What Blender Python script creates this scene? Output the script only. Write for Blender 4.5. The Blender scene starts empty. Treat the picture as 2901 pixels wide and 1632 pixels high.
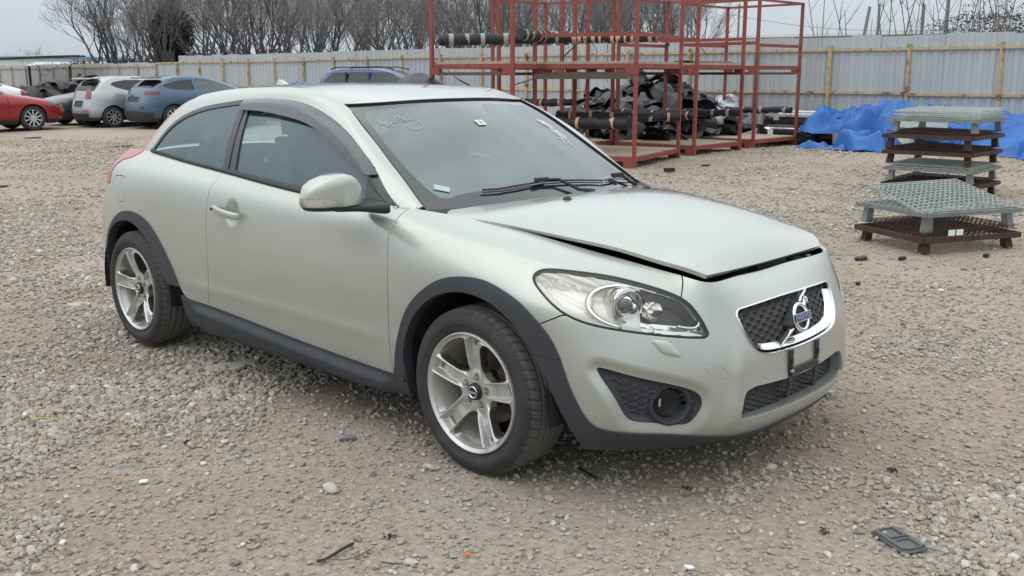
import bpy, bmesh, math, random
import numpy as np
from mathutils import Vector, Matrix, Euler

SC = bpy.context.scene
COL = SC.collection
R = math.radians
PI = math.pi

# ---------------------------------------------------------------- camera
cam_d = bpy.data.cameras.new('camera')
cam_o = bpy.data.objects.new('camera', cam_d)
COL.objects.link(cam_o)
CAM = (2.5025, -3.2679, 1.4585)
cam_o.location = CAM
_f = Vector((math.cos(-.212965)*math.cos(2.333462), math.cos(-.212965)*math.sin(2.333462), math.sin(-.212965)))
cam_o.rotation_euler = (_f.to_track_quat('-Z', 'Y').to_matrix() @ Matrix.Rotation(-.00198, 3, 'Z')).to_euler()
cam_d.sensor_width = 36.0
cam_d.lens = 36.0*2793.55/2901
cam_d.clip_start = .05
cam_d.clip_end = 900
SC.camera = cam_o

# ---------------------------------------------------------------- sky and sun (overcast)
world = bpy.data.worlds.new("World")
SC.world = world
world.use_nodes = True
nt = world.node_tree
nt.nodes.clear()
SUN_EL, SUN_AZ = R(62), R(205)
sky = nt.nodes.new('ShaderNodeTexSky')
sky.sky_type = 'NISHITA'
sky.sun_disc = False
sky.sun_elevation = SUN_EL
sky.sun_rotation = SUN_AZ
sky.air_density = 1.0
sky.dust_density = 3.0
hsv = nt.nodes.new('ShaderNodeHueSaturation')
hsv.inputs['Saturation'].default_value = .25
nt.links.new(sky.outputs[0], hsv.inputs['Color'])
tc = nt.nodes.new('ShaderNodeTexCoord')
sep = nt.nodes.new('ShaderNodeSeparateXYZ')
nt.links.new(tc.outputs['Generated'], sep.inputs[0])
ramp = nt.nodes.new('ShaderNodeValToRGB')          # thick even cloud cover: a little brighter overhead
cr = ramp.color_ramp
cr.elements[0].position = 0.0; cr.elements[0].color = (4.6, 5.2, 5.65, 1)
cr.elements[1].position = 1.0; cr.elements[1].color = (13.4, 13.9, 14.2, 1)
e = cr.elements.new(.2); e.color = (6.9, 7.55, 8.0, 1)
e = cr.elements.new(.5); e.color = (11.4, 12.1, 12.5, 1)
nt.links.new(sep.outputs['Z'], ramp.inputs[0])
cn = nt.nodes.new('ShaderNodeTexNoise'); cn.inputs['Scale'].default_value = 2.2; cn.inputs['Detail'].default_value = 5
mp = nt.nodes.new('ShaderNodeMapping'); mp.inputs['Scale'].default_value = (1, 1, 3.2)
nt.links.new(tc.outputs['Generated'], mp.inputs[0]); nt.links.new(mp.outputs[0], cn.inputs['Vector'])
cm = nt.nodes.new('ShaderNodeMapRange'); cm.inputs[1].default_value = .3; cm.inputs[2].default_value = .7
cm.inputs[3].default_value = .90; cm.inputs[4].default_value = 1.08
nt.links.new(cn.outputs[0], cm.inputs[0])
mul = nt.nodes.new('ShaderNodeVectorMath'); mul.operation = 'SCALE'
nt.links.new(ramp.outputs[0], mul.inputs[0]); nt.links.new(cm.outputs[0], mul.inputs['Scale'])
mixc = nt.nodes.new('ShaderNodeMixRGB'); mixc.inputs[0].default_value = .88
nt.links.new(hsv.outputs[0], mixc.inputs[1]); nt.links.new(mul.outputs[0], mixc.inputs[2])
bg = nt.nodes.new('ShaderNodeBackground'); bg.inputs['Strength'].default_value = .092
out = nt.nodes.new('ShaderNodeOutputWorld')
nt.links.new(mixc.outputs[0], bg.inputs[0]); nt.links.new(bg.outputs[0], out.inputs[0])

sun_d = bpy.data.lights.new('sun', 'SUN')
sun_o = bpy.data.objects.new('sun', sun_d)
COL.objects.link(sun_o)
sun_d.energy = .6
sun_d.angle = R(80)
sun_d.color = (1, .96, .90)
sun_o.rotation_euler = (R(90)-SUN_EL, 0, R(180)-SUN_AZ)

SC.render.engine = 'CYCLES'
SC.view_settings.view_transform = 'Standard'
SC.view_settings.look = 'None'
SC.view_settings.exposure = 0.42
SC.view_settings.gamma = 1
SC.view_settings.use_curve_mapping = False
SC.cycles.max_bounces = 8
SC.cycles.transparent_max_bounces = 12
# ---------------------------------------------------------------- materials
MATS = {}
def mat(name, col, rough=.6, metal=0, var=.0, scale=8, bump=0, bscale=60, coat=0, coat_rough=.05, spec=.5, col2=None,
        stretch=(1, 1, 1), rust=None, rust_amt=.5, rust_scale=3, detail=6, space='Object', rnd=False):
    """procedural principled material: base colour varied by noise, optional second colour (col2) in patches,
    optional rust stains, fine bump"""
    if name in MATS: return MATS[name]
    m = bpy.data.materials.new(name); m.use_nodes = True
    n = m.node_tree.nodes; L = m.node_tree.links
    b = n['Principled BSDF']
    b.inputs['Base Color'].default_value = (*col, 1)
    b.inputs['Roughness'].default_value = rough
    b.inputs['Metallic'].default_value = metal
    b.inputs['Specular IOR Level'].default_value = spec
    b.inputs['Coat Weight'].default_value = coat
    b.inputs['Coat Roughness'].default_value = coat_rough
    tc = n.new('ShaderNodeTexCoord'); mp = n.new('ShaderNodeMapping'); mp.inputs['Scale'].default_value = stretch
    L.new(tc.outputs[space], mp.inputs[0])
    if rnd:                                                     # shift the pattern from copy to copy
        oi = n.new('ShaderNodeObjectInfo'); L.new(oi.outputs['Location'], mp.inputs['Location'])
    c_out = None
    if var or col2:
        t = n.new('ShaderNodeTexNoise'); t.inputs['Scale'].default_value = scale; t.inputs['Detail'].default_value = detail
        t.inputs['Roughness'].default_value = .6
        L.new(mp.outputs[0], t.inputs['Vector'])
        r = n.new('ShaderNodeValToRGB'); r.color_ramp.elements[0].position = .33; r.color_ramp.elements[1].position = .67
        c2 = col2 or tuple(min(1, c*(1+var)) for c in col); c1 = col if col2 else tuple(c*(1-var) for c in col)
        r.color_ramp.elements[0].color = (*c1, 1); r.color_ramp.elements[1].color = (*c2, 1)
        L.new(t.outputs[0], r.inputs[0]); c_out = r.outputs[0]
    if rust:
        t = n.new('ShaderNodeTexNoise'); t.inputs['Scale'].default_value = rust_scale; t.inputs['Detail'].default_value = 9
        t.inputs['Roughness'].default_value = .7
        L.new(mp.outputs[0], t.inputs['Vector'])
        r = n.new('ShaderNodeValToRGB'); r.color_ramp.elements[0].position = 1-rust_amt-.04; r.color_ramp.elements[1].position = 1-rust_amt+.05
        L.new(t.outputs[0], r.inputs[0])
        mx = n.new('ShaderNodeMixRGB'); L.new(r.outputs[0], mx.inputs[0])
        if c_out: L.new(c_out, mx.inputs[1])
        else: mx.inputs[1].default_value = (*col, 1)
        mx.inputs[2].default_value = (*rust, 1)
        c_out = mx.outputs[0]
    if c_out: L.new(c_out, b.inputs['Base Color'])
    if bump:
        t = n.new('ShaderNodeTexNoise'); t.inputs['Scale'].default_value = bscale; t.inputs['Detail'].default_value = 4
        L.new(mp.outputs[0], t.inputs['Vector'])
        bp = n.new('ShaderNodeBump'); bp.inputs['Strength'].default_value = bump; bp.inputs['Distance'].default_value = .01
        L.new(t.outputs[0], bp.inputs['Height']); L.new(bp.outputs[0], b.inputs['Normal'])
    MATS[name] = m
    return m

def glass_mat(name, tint, refl=1.0, rough=.02, opacity=.0, film=(.3, .35, .35), ior=1.5, dust=0.0):
    """thin sheet glass: fresnel mirror over tinted see-through, optional diffuse film, mottled by dust"""
    if name in MATS: return MATS[name]
    m = bpy.data.materials.new(name); m.use_nodes = True
    n = m.node_tree.nodes; L = m.node_tree.links; n.clear()
    o = n.new('ShaderNodeOutputMaterial')
    tr = n.new('ShaderNodeBsdfTransparent'); tr.inputs[0].default_value = (*tint, 1)
    gl = n.new('ShaderNodeBsdfGlossy'); gl.inputs['Roughness'].default_value = rough; gl.inputs[0].default_value = (refl, refl, refl, 1)
    df = n.new('ShaderNodeBsdfDiffuse'); df.inputs[0].default_value = (*film, 1)
    fr = n.new('ShaderNodeFresnel'); fr.inputs['IOR'].default_value = ior
    m1 = n.new('ShaderNodeMixShader'); m2 = n.new('ShaderNodeMixShader')
    if dust:
        tc = n.new('ShaderNodeTexCoord'); t = n.new('ShaderNodeTexNoise'); t.inputs['Scale'].default_value = 3.5; t.inputs['Detail'].default_value = 8
        L.new(tc.outputs['Object'], t.inputs['Vector'])
        mr = n.new('ShaderNodeMapRange'); mr.inputs[1].default_value = .3; mr.inputs[2].default_value = .75
        mr.inputs[3].default_value = opacity; mr.inputs[4].default_value = opacity+dust
        L.new(t.outputs[0], mr.inputs[0]); L.new(mr.outputs[0], m1.inputs[0])
    else: m1.inputs[0].default_value = opacity
    L.new(tr.outputs[0], m1.inputs[1]); L.new(df.outputs[0], m1.inputs[2])
    L.new(fr.outputs[0], m2.inputs[0]); L.new(m1.outputs[0], m2.inputs[1]); L.new(gl.outputs[0], m2.inputs[2])
    L.new(m2.outputs[0], o.inputs[0])
    MATS[name] = m
    return m

# ---------------------------------------------------------------- scene graph helpers
def thing(name, label, cat, loc=(0, 0, 0), rz=0, group=None):
    o = bpy.data.objects.new(name, None); COL.objects.link(o)
    o.empty_display_size = .1
    o.location = loc; o.rotation_euler = (0, 0, rz)
    o['label'] = label; o['category'] = cat
    if group: o['group'] = group
    return o

def tag(o, label=None, cat=None, group=None, kind=None):
    for k, v in (('label', label), ('category', cat), ('group', group), ('kind', kind)):
        if v: o[k] = v
    return o

def make(name, V, F, m, parent=None, N=None, smooth=True, loc=None, angle=None):
    """mesh object from arrays; F may be an (n,3) array or a list of faces; N = per-vertex normals"""
    me = bpy.data.meshes.new(name)
    V = np.asarray(V, np.float32)
    if isinstance(F, np.ndarray):
        k = F.shape[1]; nf = len(F)
        me.vertices.add(len(V)); me.vertices.foreach_set('co', V.ravel())
        me.loops.add(nf*k); me.loops.foreach_set('vertex_index', F.astype(np.int32).ravel())
        me.polygons.add(nf); me.polygons.foreach_set('loop_start', np.arange(0, nf*k, k, dtype=np.int32))
        try: me.polygons.foreach_set('loop_total', np.full(nf, k, np.int32))
        except Exception: pass
        me.update(calc_edges=True); me.validate()
    else:
        me.from_pydata([tuple(map(float, v)) for v in V], [], [tuple(f) for f in F]); me.update()
    for mm in (m if isinstance(m, (list, tuple)) else [m]): me.materials.append(mm)
    if smooth: me.polygons.foreach_set('use_smooth', np.ones(len(me.polygons), bool))
    if N is not None:
        me.normals_split_custom_set_from_vertices([tuple(map(float, n)) for n in N])
    elif angle is not None:
        me.set_sharp_from_angle(angle=R(angle))
    o = bpy.data.objects.new(name, me); COL.objects.link(o)
    if parent is not None: o.parent = parent
    if loc is not None: o.location = loc
    return o

def copy_tree(o, parent=None, label=None):
    c = o.copy(); COL.objects.link(c)
    if parent is not None:
        c.parent = parent; c.matrix_parent_inverse = o.matrix_parent_inverse.copy()
    for ch in list(o.children): copy_tree(ch, c)
    if label: c['label'] = label
    return c

class MB:
    """collects simple solids into one mesh"""
    def __init__(s): s.v = []; s.f = []; s.n = 0
    def add(s, V, F):
        s.v.extend([tuple(map(float, p)) for p in V]); s.f.extend([tuple(int(i)+s.n for i in f) for f in F]); s.n += len(V)
        return s
    def box(s, c, d, rz=0, M=None):
        x, y, z = d[0]/2, d[1]/2, d[2]/2
        V = [Vector((a*x, b*y, e*z)) for a in (-1, 1) for b in (-1, 1) for e in (-1, 1)]
        Mx = M if M is not None else Matrix.Rotation(rz, 3, 'Z')
        V = [Mx @ v + Vector(c) for v in V]
        return s.add(V, [(0, 1, 3, 2), (4, 6, 7, 5), (0, 4, 5, 1), (2, 3, 7, 6), (0, 2, 6, 4), (1, 5, 7, 3)])
    def bar(s, a, b, w, h=None, up=(0, 0, 1)):
        """rectangular bar from a to b"""
        a = Vector(a); b = Vector(b); h = h or w; d = (b-a).normalized(); u = Vector(up)
        if abs(d.dot(u)) > .98: u = Vector((1, 0, 0))
        sd = d.cross(u).normalized(); u = sd.cross(d)
        V = [p+sd*(i*w/2)+u*(j*h/2) for p in (a, b) for i, j in ((-1, -1), (1, -1), (1, 1), (-1, 1))]
        return s.add(V, [(3, 2, 1, 0), (4, 5, 6, 7), (0, 1, 5, 4), (1, 2, 6, 5), (2, 3, 7, 6), (3, 0, 4, 7)])
    def tube(s, pts, r, n=8, cap=True):
        """tube along a polyline; r may be a list"""
        P = [Vector(p) for p in pts]; rr = r if isinstance(r, (list, tuple, np.ndarray)) else [r]*len(P)
        V = []; F = []
        prev = None
        for i, p in enumerate(P):
            d = (P[min(i+1, len(P)-1)]-P[max(i-1, 0)])
            if d.length < 1e-9: d = Vector((0, 0, 1))
            d.normalize()
            if prev is None:
                u = Vector((0, 0, 1)) if abs(d.z) < .9 else Vector((1, 0, 0))
                a = d.cross(u).normalized()
            else: a = (prev-d*prev.dot(d)).normalized()
            prev = a; b = d.cross(a)
            for k in range(n):
                t = 2*PI*k/n; V.append(p+(a*math.cos(t)+b*math.sin(t))*rr[i])
        for i in range(len(P)-1):
            for k in range(n):
                F.append((i*n+k, i*n+(k+1) % n, (i+1)*n+(k+1) % n, (i+1)*n+k))
        if cap: F += [tuple(range(n-1, -1, -1)), tuple((len(P)-1)*n+k for k in range(n))]
        return s.add(V, F)
    def lathe(s, prof, n=32, c=(0, 0, 0), axis='y', M=None):
        """prof: (radius, along axis)"""
        V = []; F = []; m = len(prof)
        for k in range(n):
            t = 2*PI*k/n
            for r_, a in prof:
                if axis == 'y': p = Vector((r_*math.cos(t), a, r_*math.sin(t)))
                elif axis == 'z': p = Vector((r_*math.cos(t), r_*math.sin(t), a))
                else: p = Vector((a, r_*math.cos(t), r_*math.sin(t)))
                if M is not None: p = M @ p
                V.append(p+Vector(c))
        for k in range(n):
            k2 = (k+1) % n
            for i in range(m-1): F.append((k*m+i, k*m+i+1, k2*m+i+1, k2*m+i))
        return s.add(V, F)
    def build(s, name, m, parent=None, smooth=False, angle=None, bevel=0, loc=None):
        o = make(name, s.v, s.f, m, parent, smooth=smooth or angle is not None, angle=angle, loc=loc)
        if bevel:
            bm = bmesh.new(); bm.from_mesh(o.data)
            bmesh.ops.bevel(bm, geom=bm.edges[:], offset=bevel, segments=1, affect='EDGES', clamp_overlap=True)
            bm.to_mesh(o.data); bm.free()
        return o

# ---------------------------------------------------------------- iso-cutting of triangle meshes
def sdf(P, poly):
    """signed distance (inside negative) of points P (n,2) to a closed polygon"""
    P = np.asarray(P, float); poly = np.asarray(poly, float); n = len(poly)
    d2 = np.full(len(P), 1e9); ins = np.zeros(len(P), bool)
    for i in range(n):
        a = poly[i]; b = poly[(i+1) % n]; e = b-a; w = P-a
        t = np.clip((w@e)/max(e@e, 1e-12), 0, 1)
        q = w-t[:, None]*e; d2 = np.minimum(d2, (q**2).sum(1))
        c = (a[1] > P[:, 1]) != (b[1] > P[:, 1])
        if e[1] != 0:
            xi = a[0]+e[0]*(P[:, 1]-a[1])/e[1]; ins ^= c & (P[:, 0] < xi)
    d = np.sqrt(d2)
    return np.where(ins, -d, d)

def cut(M, f):
    """keep the part of mesh M=(V,N,F) where f<0, splitting triangles on f=0"""
    V, N, F = M
    f = np.where(np.abs(f) < 1e-7, 1e-7, f)
    s = f < 0; c = s[F].sum(1)
    keep = F[c == 3]; out = [keep]
    nv = len(V); newV = []; newN = []; cache = {}
    def mid(a, b):
        k = (a, b) if a < b else (b, a)
        if k not in cache:
            t = f[a]/(f[a]-f[b]); cache[k] = nv+len(newV)
            newV.append(V[a]+(V[b]-V[a])*t); q = N[a]+(N[b]-N[a])*t; newN.append(q/(np.linalg.norm(q)+1e-12))
        return cache[k]
    ex = []
    for tri in F[(c == 1) | (c == 2)].tolist():
        i = [s[t] for t in tri]
        if sum(i) == 1:
            k = i.index(True); a, b, d = tri[k], tri[(k+1) % 3], tri[(k+2) % 3]
            ex.append((a, mid(a, b), mid(a, d)))
        else:
            k = i.index(False); a, b, d = tri[k], tri[(k+1) % 3], tri[(k+2) % 3]
            p, q = mid(a, b), mid(a, d); ex.append((p, b, d)); ex.append((p, d, q))
    F2 = np.concatenate([keep, np.array(ex, int).reshape(-1, 3)]) if ex else keep
    V2 = np.concatenate([V, np.array(newV).reshape(-1, 3)]); N2 = np.concatenate([N, np.array(newN).reshape(-1, 3)])
    u, inv = np.unique(F2, return_inverse=True)
    return V2[u], N2[u], inv.reshape(-1, 3)

def boundary(M, skip=None):
    V, N, F = M
    E = np.concatenate([F[:, [0, 1]], F[:, [1, 2]], F[:, [2, 0]]])
    key = np.sort(E, 1); k = key[:, 0].astype(np.int64)*(len(V)+1)+key[:, 1]
    _, idx, cnt = np.unique(k, return_index=True, return_counts=True)
    B = E[idx[cnt == 1]]
    if skip is not None:
        m = skip(V); B = B[~(m[B[:, 0]] & m[B[:, 1]])]
    return B

def skirt(M, depth=.012, skip=None, direction=None, round_=.0018):
    """turn the free edges of a panel inwards so that it reads as thick sheet"""
    V, N, F = M
    B = boundary(M, skip)
    if len(B) == 0: return M
    a, b = B[:, 0], B[:, 1]
    u, inv = np.unique(B, return_inverse=True); inv = inv.reshape(-1, 2)
    t = V[b]-V[a]; t /= np.linalg.norm(t, axis=1, keepdims=True)+1e-12
    side = np.cross(t, N[a]+N[b])          # outward from the panel
    sn = np.zeros((len(u), 3)); np.add.at(sn, inv[:, 0], side); np.add.at(sn, inv[:, 1], side)
    sn /= np.linalg.norm(sn, axis=1, keepdims=True)+1e-12
    dn = N[u] if direction is None else -np.tile(np.array(direction, float), (len(u), 1))
    r = round_
    A0 = V[u]; A1 = V[u]+sn*r*.0-dn*r+sn*r*.6; A2 = A1-dn*depth
    n0 = N[u]; n1 = (n0+sn*1.2); n1 /= np.linalg.norm(n1, axis=1, keepdims=True)
    base = len(V); k = len(u)
    V2 = np.concatenate([V, A0, A1, A1, A2]); N2 = np.concatenate([N, n0, n1, sn, sn])
    i0, i1 = inv[:, 0]+base, inv[:, 1]+base
    Fs = [np.stack([i1, i0, i0+k], 1), np.stack([i1, i0+k, i1+k], 1),
          np.stack([i1+2*k, i0+2*k, i0+3*k], 1), np.stack([i1+2*k, i0+3*k, i1+3*k], 1)]
    return V2, N2, np.concatenate([F]+Fs)

def offset(M, d):
    V, N, F = M
    return V+N*d, N, F
def mirror(M):
    V, N, F = M
    return V*[1, -1, 1], N*[1, -1, 1], F[:, ::-1]
def join(*Ms):
    V = []; N = []; F = []; n = 0
    for a, b, c in Ms: V.append(a); N.append(b); F.append(c+n); n += len(a)
    return np.concatenate(V), np.concatenate(N), np.concatenate(F)
def subdiv(M, times=1):
    """split every triangle in four"""
    for _ in range(times):
        V, N, F = M; n = len(V)
        E = np.concatenate([F[:, [0, 1]], F[:, [1, 2]], F[:, [2, 0]]]); E.sort(1)
        u, inv = np.unique(E, axis=0, return_inverse=True); inv = inv.reshape(-1)
        mv = (V[u[:, 0]]+V[u[:, 1]])/2; mn_ = N[u[:, 0]]+N[u[:, 1]]; mn_ /= np.linalg.norm(mn_, axis=1, keepdims=True)+1e-12
        k = len(F); a, b, c = inv[:k]+n, inv[k:2*k]+n, inv[2*k:]+n
        F2 = np.concatenate([np.stack(t, 1) for t in ((F[:, 0], a, c), (F[:, 1], b, a), (F[:, 2], c, b), (a, b, c))])
        M = (np.concatenate([V, mv]), np.concatenate([N, mn_]), F2)
    return M
def emit(name, M, m, parent, **k):
    return make(name, M[0], M[2], m, parent, N=M[1], **k)
# ---------------------------------------------------------------- hatchback body surfaces (pure numpy)
def nspline(t, P, tq):
    """natural cubic spline through P (n,k) at knots t, evaluated at tq"""
    t = np.asarray(t, float); P = np.asarray(P, float); n = len(t); h = np.diff(t)
    A = np.zeros((n, n)); B = np.zeros((n, P.shape[1])); A[0, 0] = A[-1, -1] = 1
    for i in range(1, n-1):
        A[i, i-1] = h[i-1]; A[i, i] = 2*(h[i-1]+h[i]); A[i, i+1] = h[i]
        B[i] = 6*((P[i+1]-P[i])/h[i]-(P[i]-P[i-1])/h[i-1])
    M = np.linalg.solve(A, B)
    tq = np.asarray(tq, float); k = np.clip(np.searchsorted(t, tq)-1, 0, n-2)
    a = (t[k+1]-tq)[:, None]; b = (tq-t[k])[:, None]; hh = h[k][:, None]
    return (M[k]*a**3+M[k+1]*b**3)/(6*hh)+(P[k]/hh-M[k]*hh/6)*a+(P[k+1]/hh-M[k+1]*hh/6)*b

def f1(xs, ys):
    """smooth 1-d function through points"""
    xs = np.array(xs, float); ys = np.array(ys, float); o = np.argsort(xs)
    xs, ys = xs[o], ys[o]
    def f(x):
        x = np.atleast_1d(np.asarray(x, float)); xc = np.clip(x, xs[0], xs[-1])
        return nspline(xs, ys[:, None], xc.ravel())[:, 0].reshape(x.shape)
    return f

def resample(C, n):
    """closed or open polyline C resampled by arc length"""
    C = np.asarray(C, float); d = np.r_[0, np.cumsum(np.linalg.norm(np.diff(C, axis=0), axis=1))]
    q = np.linspace(0, d[-1], n)
    return np.stack([np.interp(q, d, C[:, k]) for k in range(C.shape[1])], 1)

def smoothcurve(C, n, closed=False):
    """spline through C with n samples"""
    C = np.asarray(C, float)
    if closed:
        m = len(C); E = np.concatenate([C[-3:], C, C[:4]])
        d = np.r_[0, np.cumsum(np.linalg.norm(np.diff(E, axis=0), axis=1)**.5)]
        return nspline(d, E, np.linspace(d[3], d[3+m], n, endpoint=False))
    d = np.r_[0, np.cumsum(np.linalg.norm(np.diff(C, axis=0), axis=1)**.5)]
    return nspline(d, C, np.linspace(0, d[-1], n))

def tensor(G, nu, nv, mir=True, step=None):
    """G[rows][cols] control points -> dense grid (nv rows, nu cols). mir: reflect in y at both column ends"""
    G = np.array(G, float); R, C = G.shape[:2]
    if mir:
        m = G[:, [3, 2, 1]]*[1, -1, 1]; e = G[:, [-2, -3, -4]]*[1, -1, 1]
        GG = np.concatenate([m, G, e], 1); o = 3
    else: GG = G; o = 0
    d = np.linalg.norm(np.diff(GG, axis=1), axis=2)
    t = np.r_[0, np.cumsum(d.mean(0))]
    tq = np.linspace(t[o], t[o+C-1], nu)
    rows = np.array([nspline(t, GG[r], tq) for r in range(R)])
    dv = np.linalg.norm(np.diff(G, axis=0), axis=2).mean(1)
    s = np.r_[0, np.cumsum(dv)]; sq = np.linspace(0, s[-1], nv)
    out = nspline(s, rows.reshape(R, -1), sq).reshape(nv, nu, 3)
    return out

def gridnormals(S):
    du = np.gradient(S, axis=1); dv = np.gradient(S, axis=0)
    n = np.cross(du, dv); n /= np.linalg.norm(n, axis=2, keepdims=True)+1e-12
    return n

def smoothgrid(S, it, mir=True):
    """relax a grid; boundary rows stay"""
    for _ in range(it):
        T = S.copy()
        T[:, 1:-1] = S[:, 1:-1]*.5+(S[:, 2:]+S[:, :-2])*.25
        S = T; T = S.copy()
        T[1:-1] = S[1:-1]*.5+(S[2:]+S[:-2])*.25
        S = T
    return S

def gridmesh(S, N=None, flip=False):
    nv, nu = S.shape[:2]
    i = np.arange(nv*nu).reshape(nv, nu)
    a, b, c, d = i[:-1, :-1].ravel(), i[:-1, 1:].ravel(), i[1:, 1:].ravel(), i[1:, :-1].ravel()
    F = np.concatenate([np.stack([a, b, c], 1), np.stack([a, c, d], 1)])
    if N is None: N = gridnormals(S)
    if flip: F = F[:, ::-1]; N = -N
    return S.reshape(-1, 3).copy(), N.reshape(-1, 3).copy(), F

# --- lower body ring: rows from sill to hood edge / belt line, columns from nose centre round to tail centre
def row(*p): return list(p)
NOSE = [  # per row: six points (x,y,z) from centre to corner
 row((.815,0,.195),(.805,-.22,.195),(.750,-.40,.195),(.655,-.57,.195),(.565,-.685,.197),(.48,-.765,.20)),
 row((.876,0,.268),(.866,-.22,.268),(.818,-.42,.270),(.722,-.58,.278),(.62,-.705,.285),(.515,-.79,.29)),
 row((.868,0,.385),(.858,-.22,.385),(.820,-.43,.385),(.748,-.59,.388),(.65,-.722,.39),(.535,-.808,.395)),
 row((.860,0,.485),(.850,-.22,.485),(.812,-.43,.487),(.742,-.59,.49),(.648,-.722,.495),(.53,-.815,.50)),
 row((.835,0,.585),(.823,-.22,.585),(.785,-.42,.587),(.722,-.575,.595),(.63,-.705,.60),(.515,-.803,.61)),
 row((.788,0,.655),(.780,-.22,.657),(.757,-.42,.665),(.695,-.555,.68),(.60,-.68,.695),(.49,-.78,.71)),
 row((.735,0,.706),(.736,-.22,.712),(.735,-.43,.722),(.672,-.525,.735),(.575,-.62,.755),(.47,-.70,.775)),
 row((.677,0,.742),(.688,-.22,.750),(.716,-.435,.766),(.645,-.475,.784),(.55,-.503,.802),(.45,-.528,.820)),
]
SX = [.34,.17,0,-.22,-.50,-.85,-1.3,-1.8,-2.25,-2.64,-2.93]
SIDE = []
zt = f1([.34,.17,0,-.22,-.50,-.85,-1.3,-1.8,-2.25,-2.64,-2.93],[.838,.866,.893,.918,.948,.950,.968,1.003,1.032,1.058,1.052])
yt = f1([.34,.17,0,-.22,-.50,-.85,-1.3,-1.8,-2.25,-2.64,-2.93],[.552,.585,.616,.655,.760,.803,.803,.787,.765,.735,.70])
def side_pts(x):
    ym = float(f1([.34,0,-.5,-1.3,-1.8,-2.25,-2.64,-2.93],[.868,.888,.884,.886,.889,.892,.890,.868])(x)[0])
    T = float(zt(x)[0]); Y = float(yt(x)[0])
    k = float(f1([.34,0,-.5,-1.3,-2,-2.64,-2.93],[.0,.0,.0,.0,.0,.0,.0])(x)[0])
    zs = [.20, .29, .40, .53, .665]
    ys = [ym-.055, ym-.028, ym-.010, ym-.002, ym]
    z5 = float(f1([.34,.17,0,-.22,-.5,-.85,-1.8,-2.64,-2.93],[.735,.765,.79,.80,.805,.81,.84,.87,.87])(x)[0])
    y5 = ym-float(f1([.34,0,-.5,-1.3,-1.8,-2.64,-2.93],[.035,.020,.016,.014,.013,.018,.030])(x)[0])
    z6 = float(f1([.34,.17,0,-.22,-.5,-.85,-1.8,-2.64,-2.93],[.808,.838,.866,.884,.890,.890,.935,.975,.972])(x)[0])
    y6 = float(f1([.34,.17,0,-.22,-.5,-.85,-1.3,-1.8,-2.25,-2.64,-2.93],[.745,.765,.783,.805,.846,.854,.854,.852,.850,.835,.80])(x)[0])
    return [(x,-y,z) for y,z in zip(ys,zs)]+[(x,-y5,z5),(x,-y6,z6),(x,-Y,T)]
TAIL = [
 row((-3.14,-.75,.26),(-3.27,-.42,.27),(-3.31,0,.27)),
 row((-3.17,-.77,.34),(-3.31,-.43,.34),(-3.35,0,.34)),
 row((-3.18,-.78,.43),(-3.325,-.43,.43),(-3.365,0,.43)),
 row((-3.18,-.785,.55),(-3.32,-.43,.55),(-3.36,0,.55)),
 row((-3.15,-.785,.68),(-3.28,-.43,.68),(-3.32,0,.68)),
 row((-3.12,-.765,.82),(-3.23,-.42,.82),(-3.27,0,.82)),
 row((-3.09,-.725,.94),(-3.19,-.41,.94),(-3.23,0,.94)),
 row((-3.06,-.63,1.02),(-3.15,-.40,1.03),(-3.19,0,1.035)),
]
def body_grid(nu=560, nv=88):
    side = [side_pts(x) for x in SX]
    G = [NOSE[r]+[side[c][r] for c in range(len(SX))]+TAIL[r] for r in range(8)]
    S = tensor(G, nu, nv)
    S[:, 0, 1] = 0; S[:, -1, 1] = 0
    return smoothgrid(S, 14)

# --- greenhouse side between belt line and roof ditch / windscreen edge, one vertical section per x
GX = np.array([-.435,-.50,-.58,-.68,-.80,-.92,-1.02,-1.10,-1.22,-1.40,-1.7,-2.0,-2.3,-2.55,-2.75,-2.92,-3.03])
g_zt = f1([-.425,-.463,-.539,-.609,-.682,-.808,-.933,-1.02,-1.09,-1.167,-1.238,-1.341,-1.516,-1.8,-2.1,-2.4,-2.7,-2.92,-3.03],
          [.944,.968,1.016,1.060,1.104,1.182,1.253,1.300,1.330,1.356,1.375,1.392,1.401,1.400,1.386,1.356,1.307,1.250,1.21])
g_yt = f1([-.425,-.539,-.682,-.808,-.933,-1.02,-1.1,-1.24,-1.5,-1.9,-2.3,-2.7,-3.03],[.703,.680,.655,.634,.609,.588,.570,.562,.560,.555,.545,.530,.51])
g_zd = f1([-.435,-.52,-.60,-.70,-.82,-.95,-1.08,-1.20,-1.36,-1.55,-1.8,-2.0,-2.2,-2.4,-2.6,-2.75,-2.9,-3.03],
          [.938,.942,.985,1.070,1.165,1.240,1.288,1.317,1.338,1.343,1.335,1.322,1.302,1.272,1.228,1.18,1.13,1.09])
def glass_y(x, z):
    b = yt(x)-.004; dz = z-zt(x)
    lean = .34+.10*np.clip((-x-2.2)/.8, 0, 1)
    return b-lean*dz-.42*dz*np.abs(dz)
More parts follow.
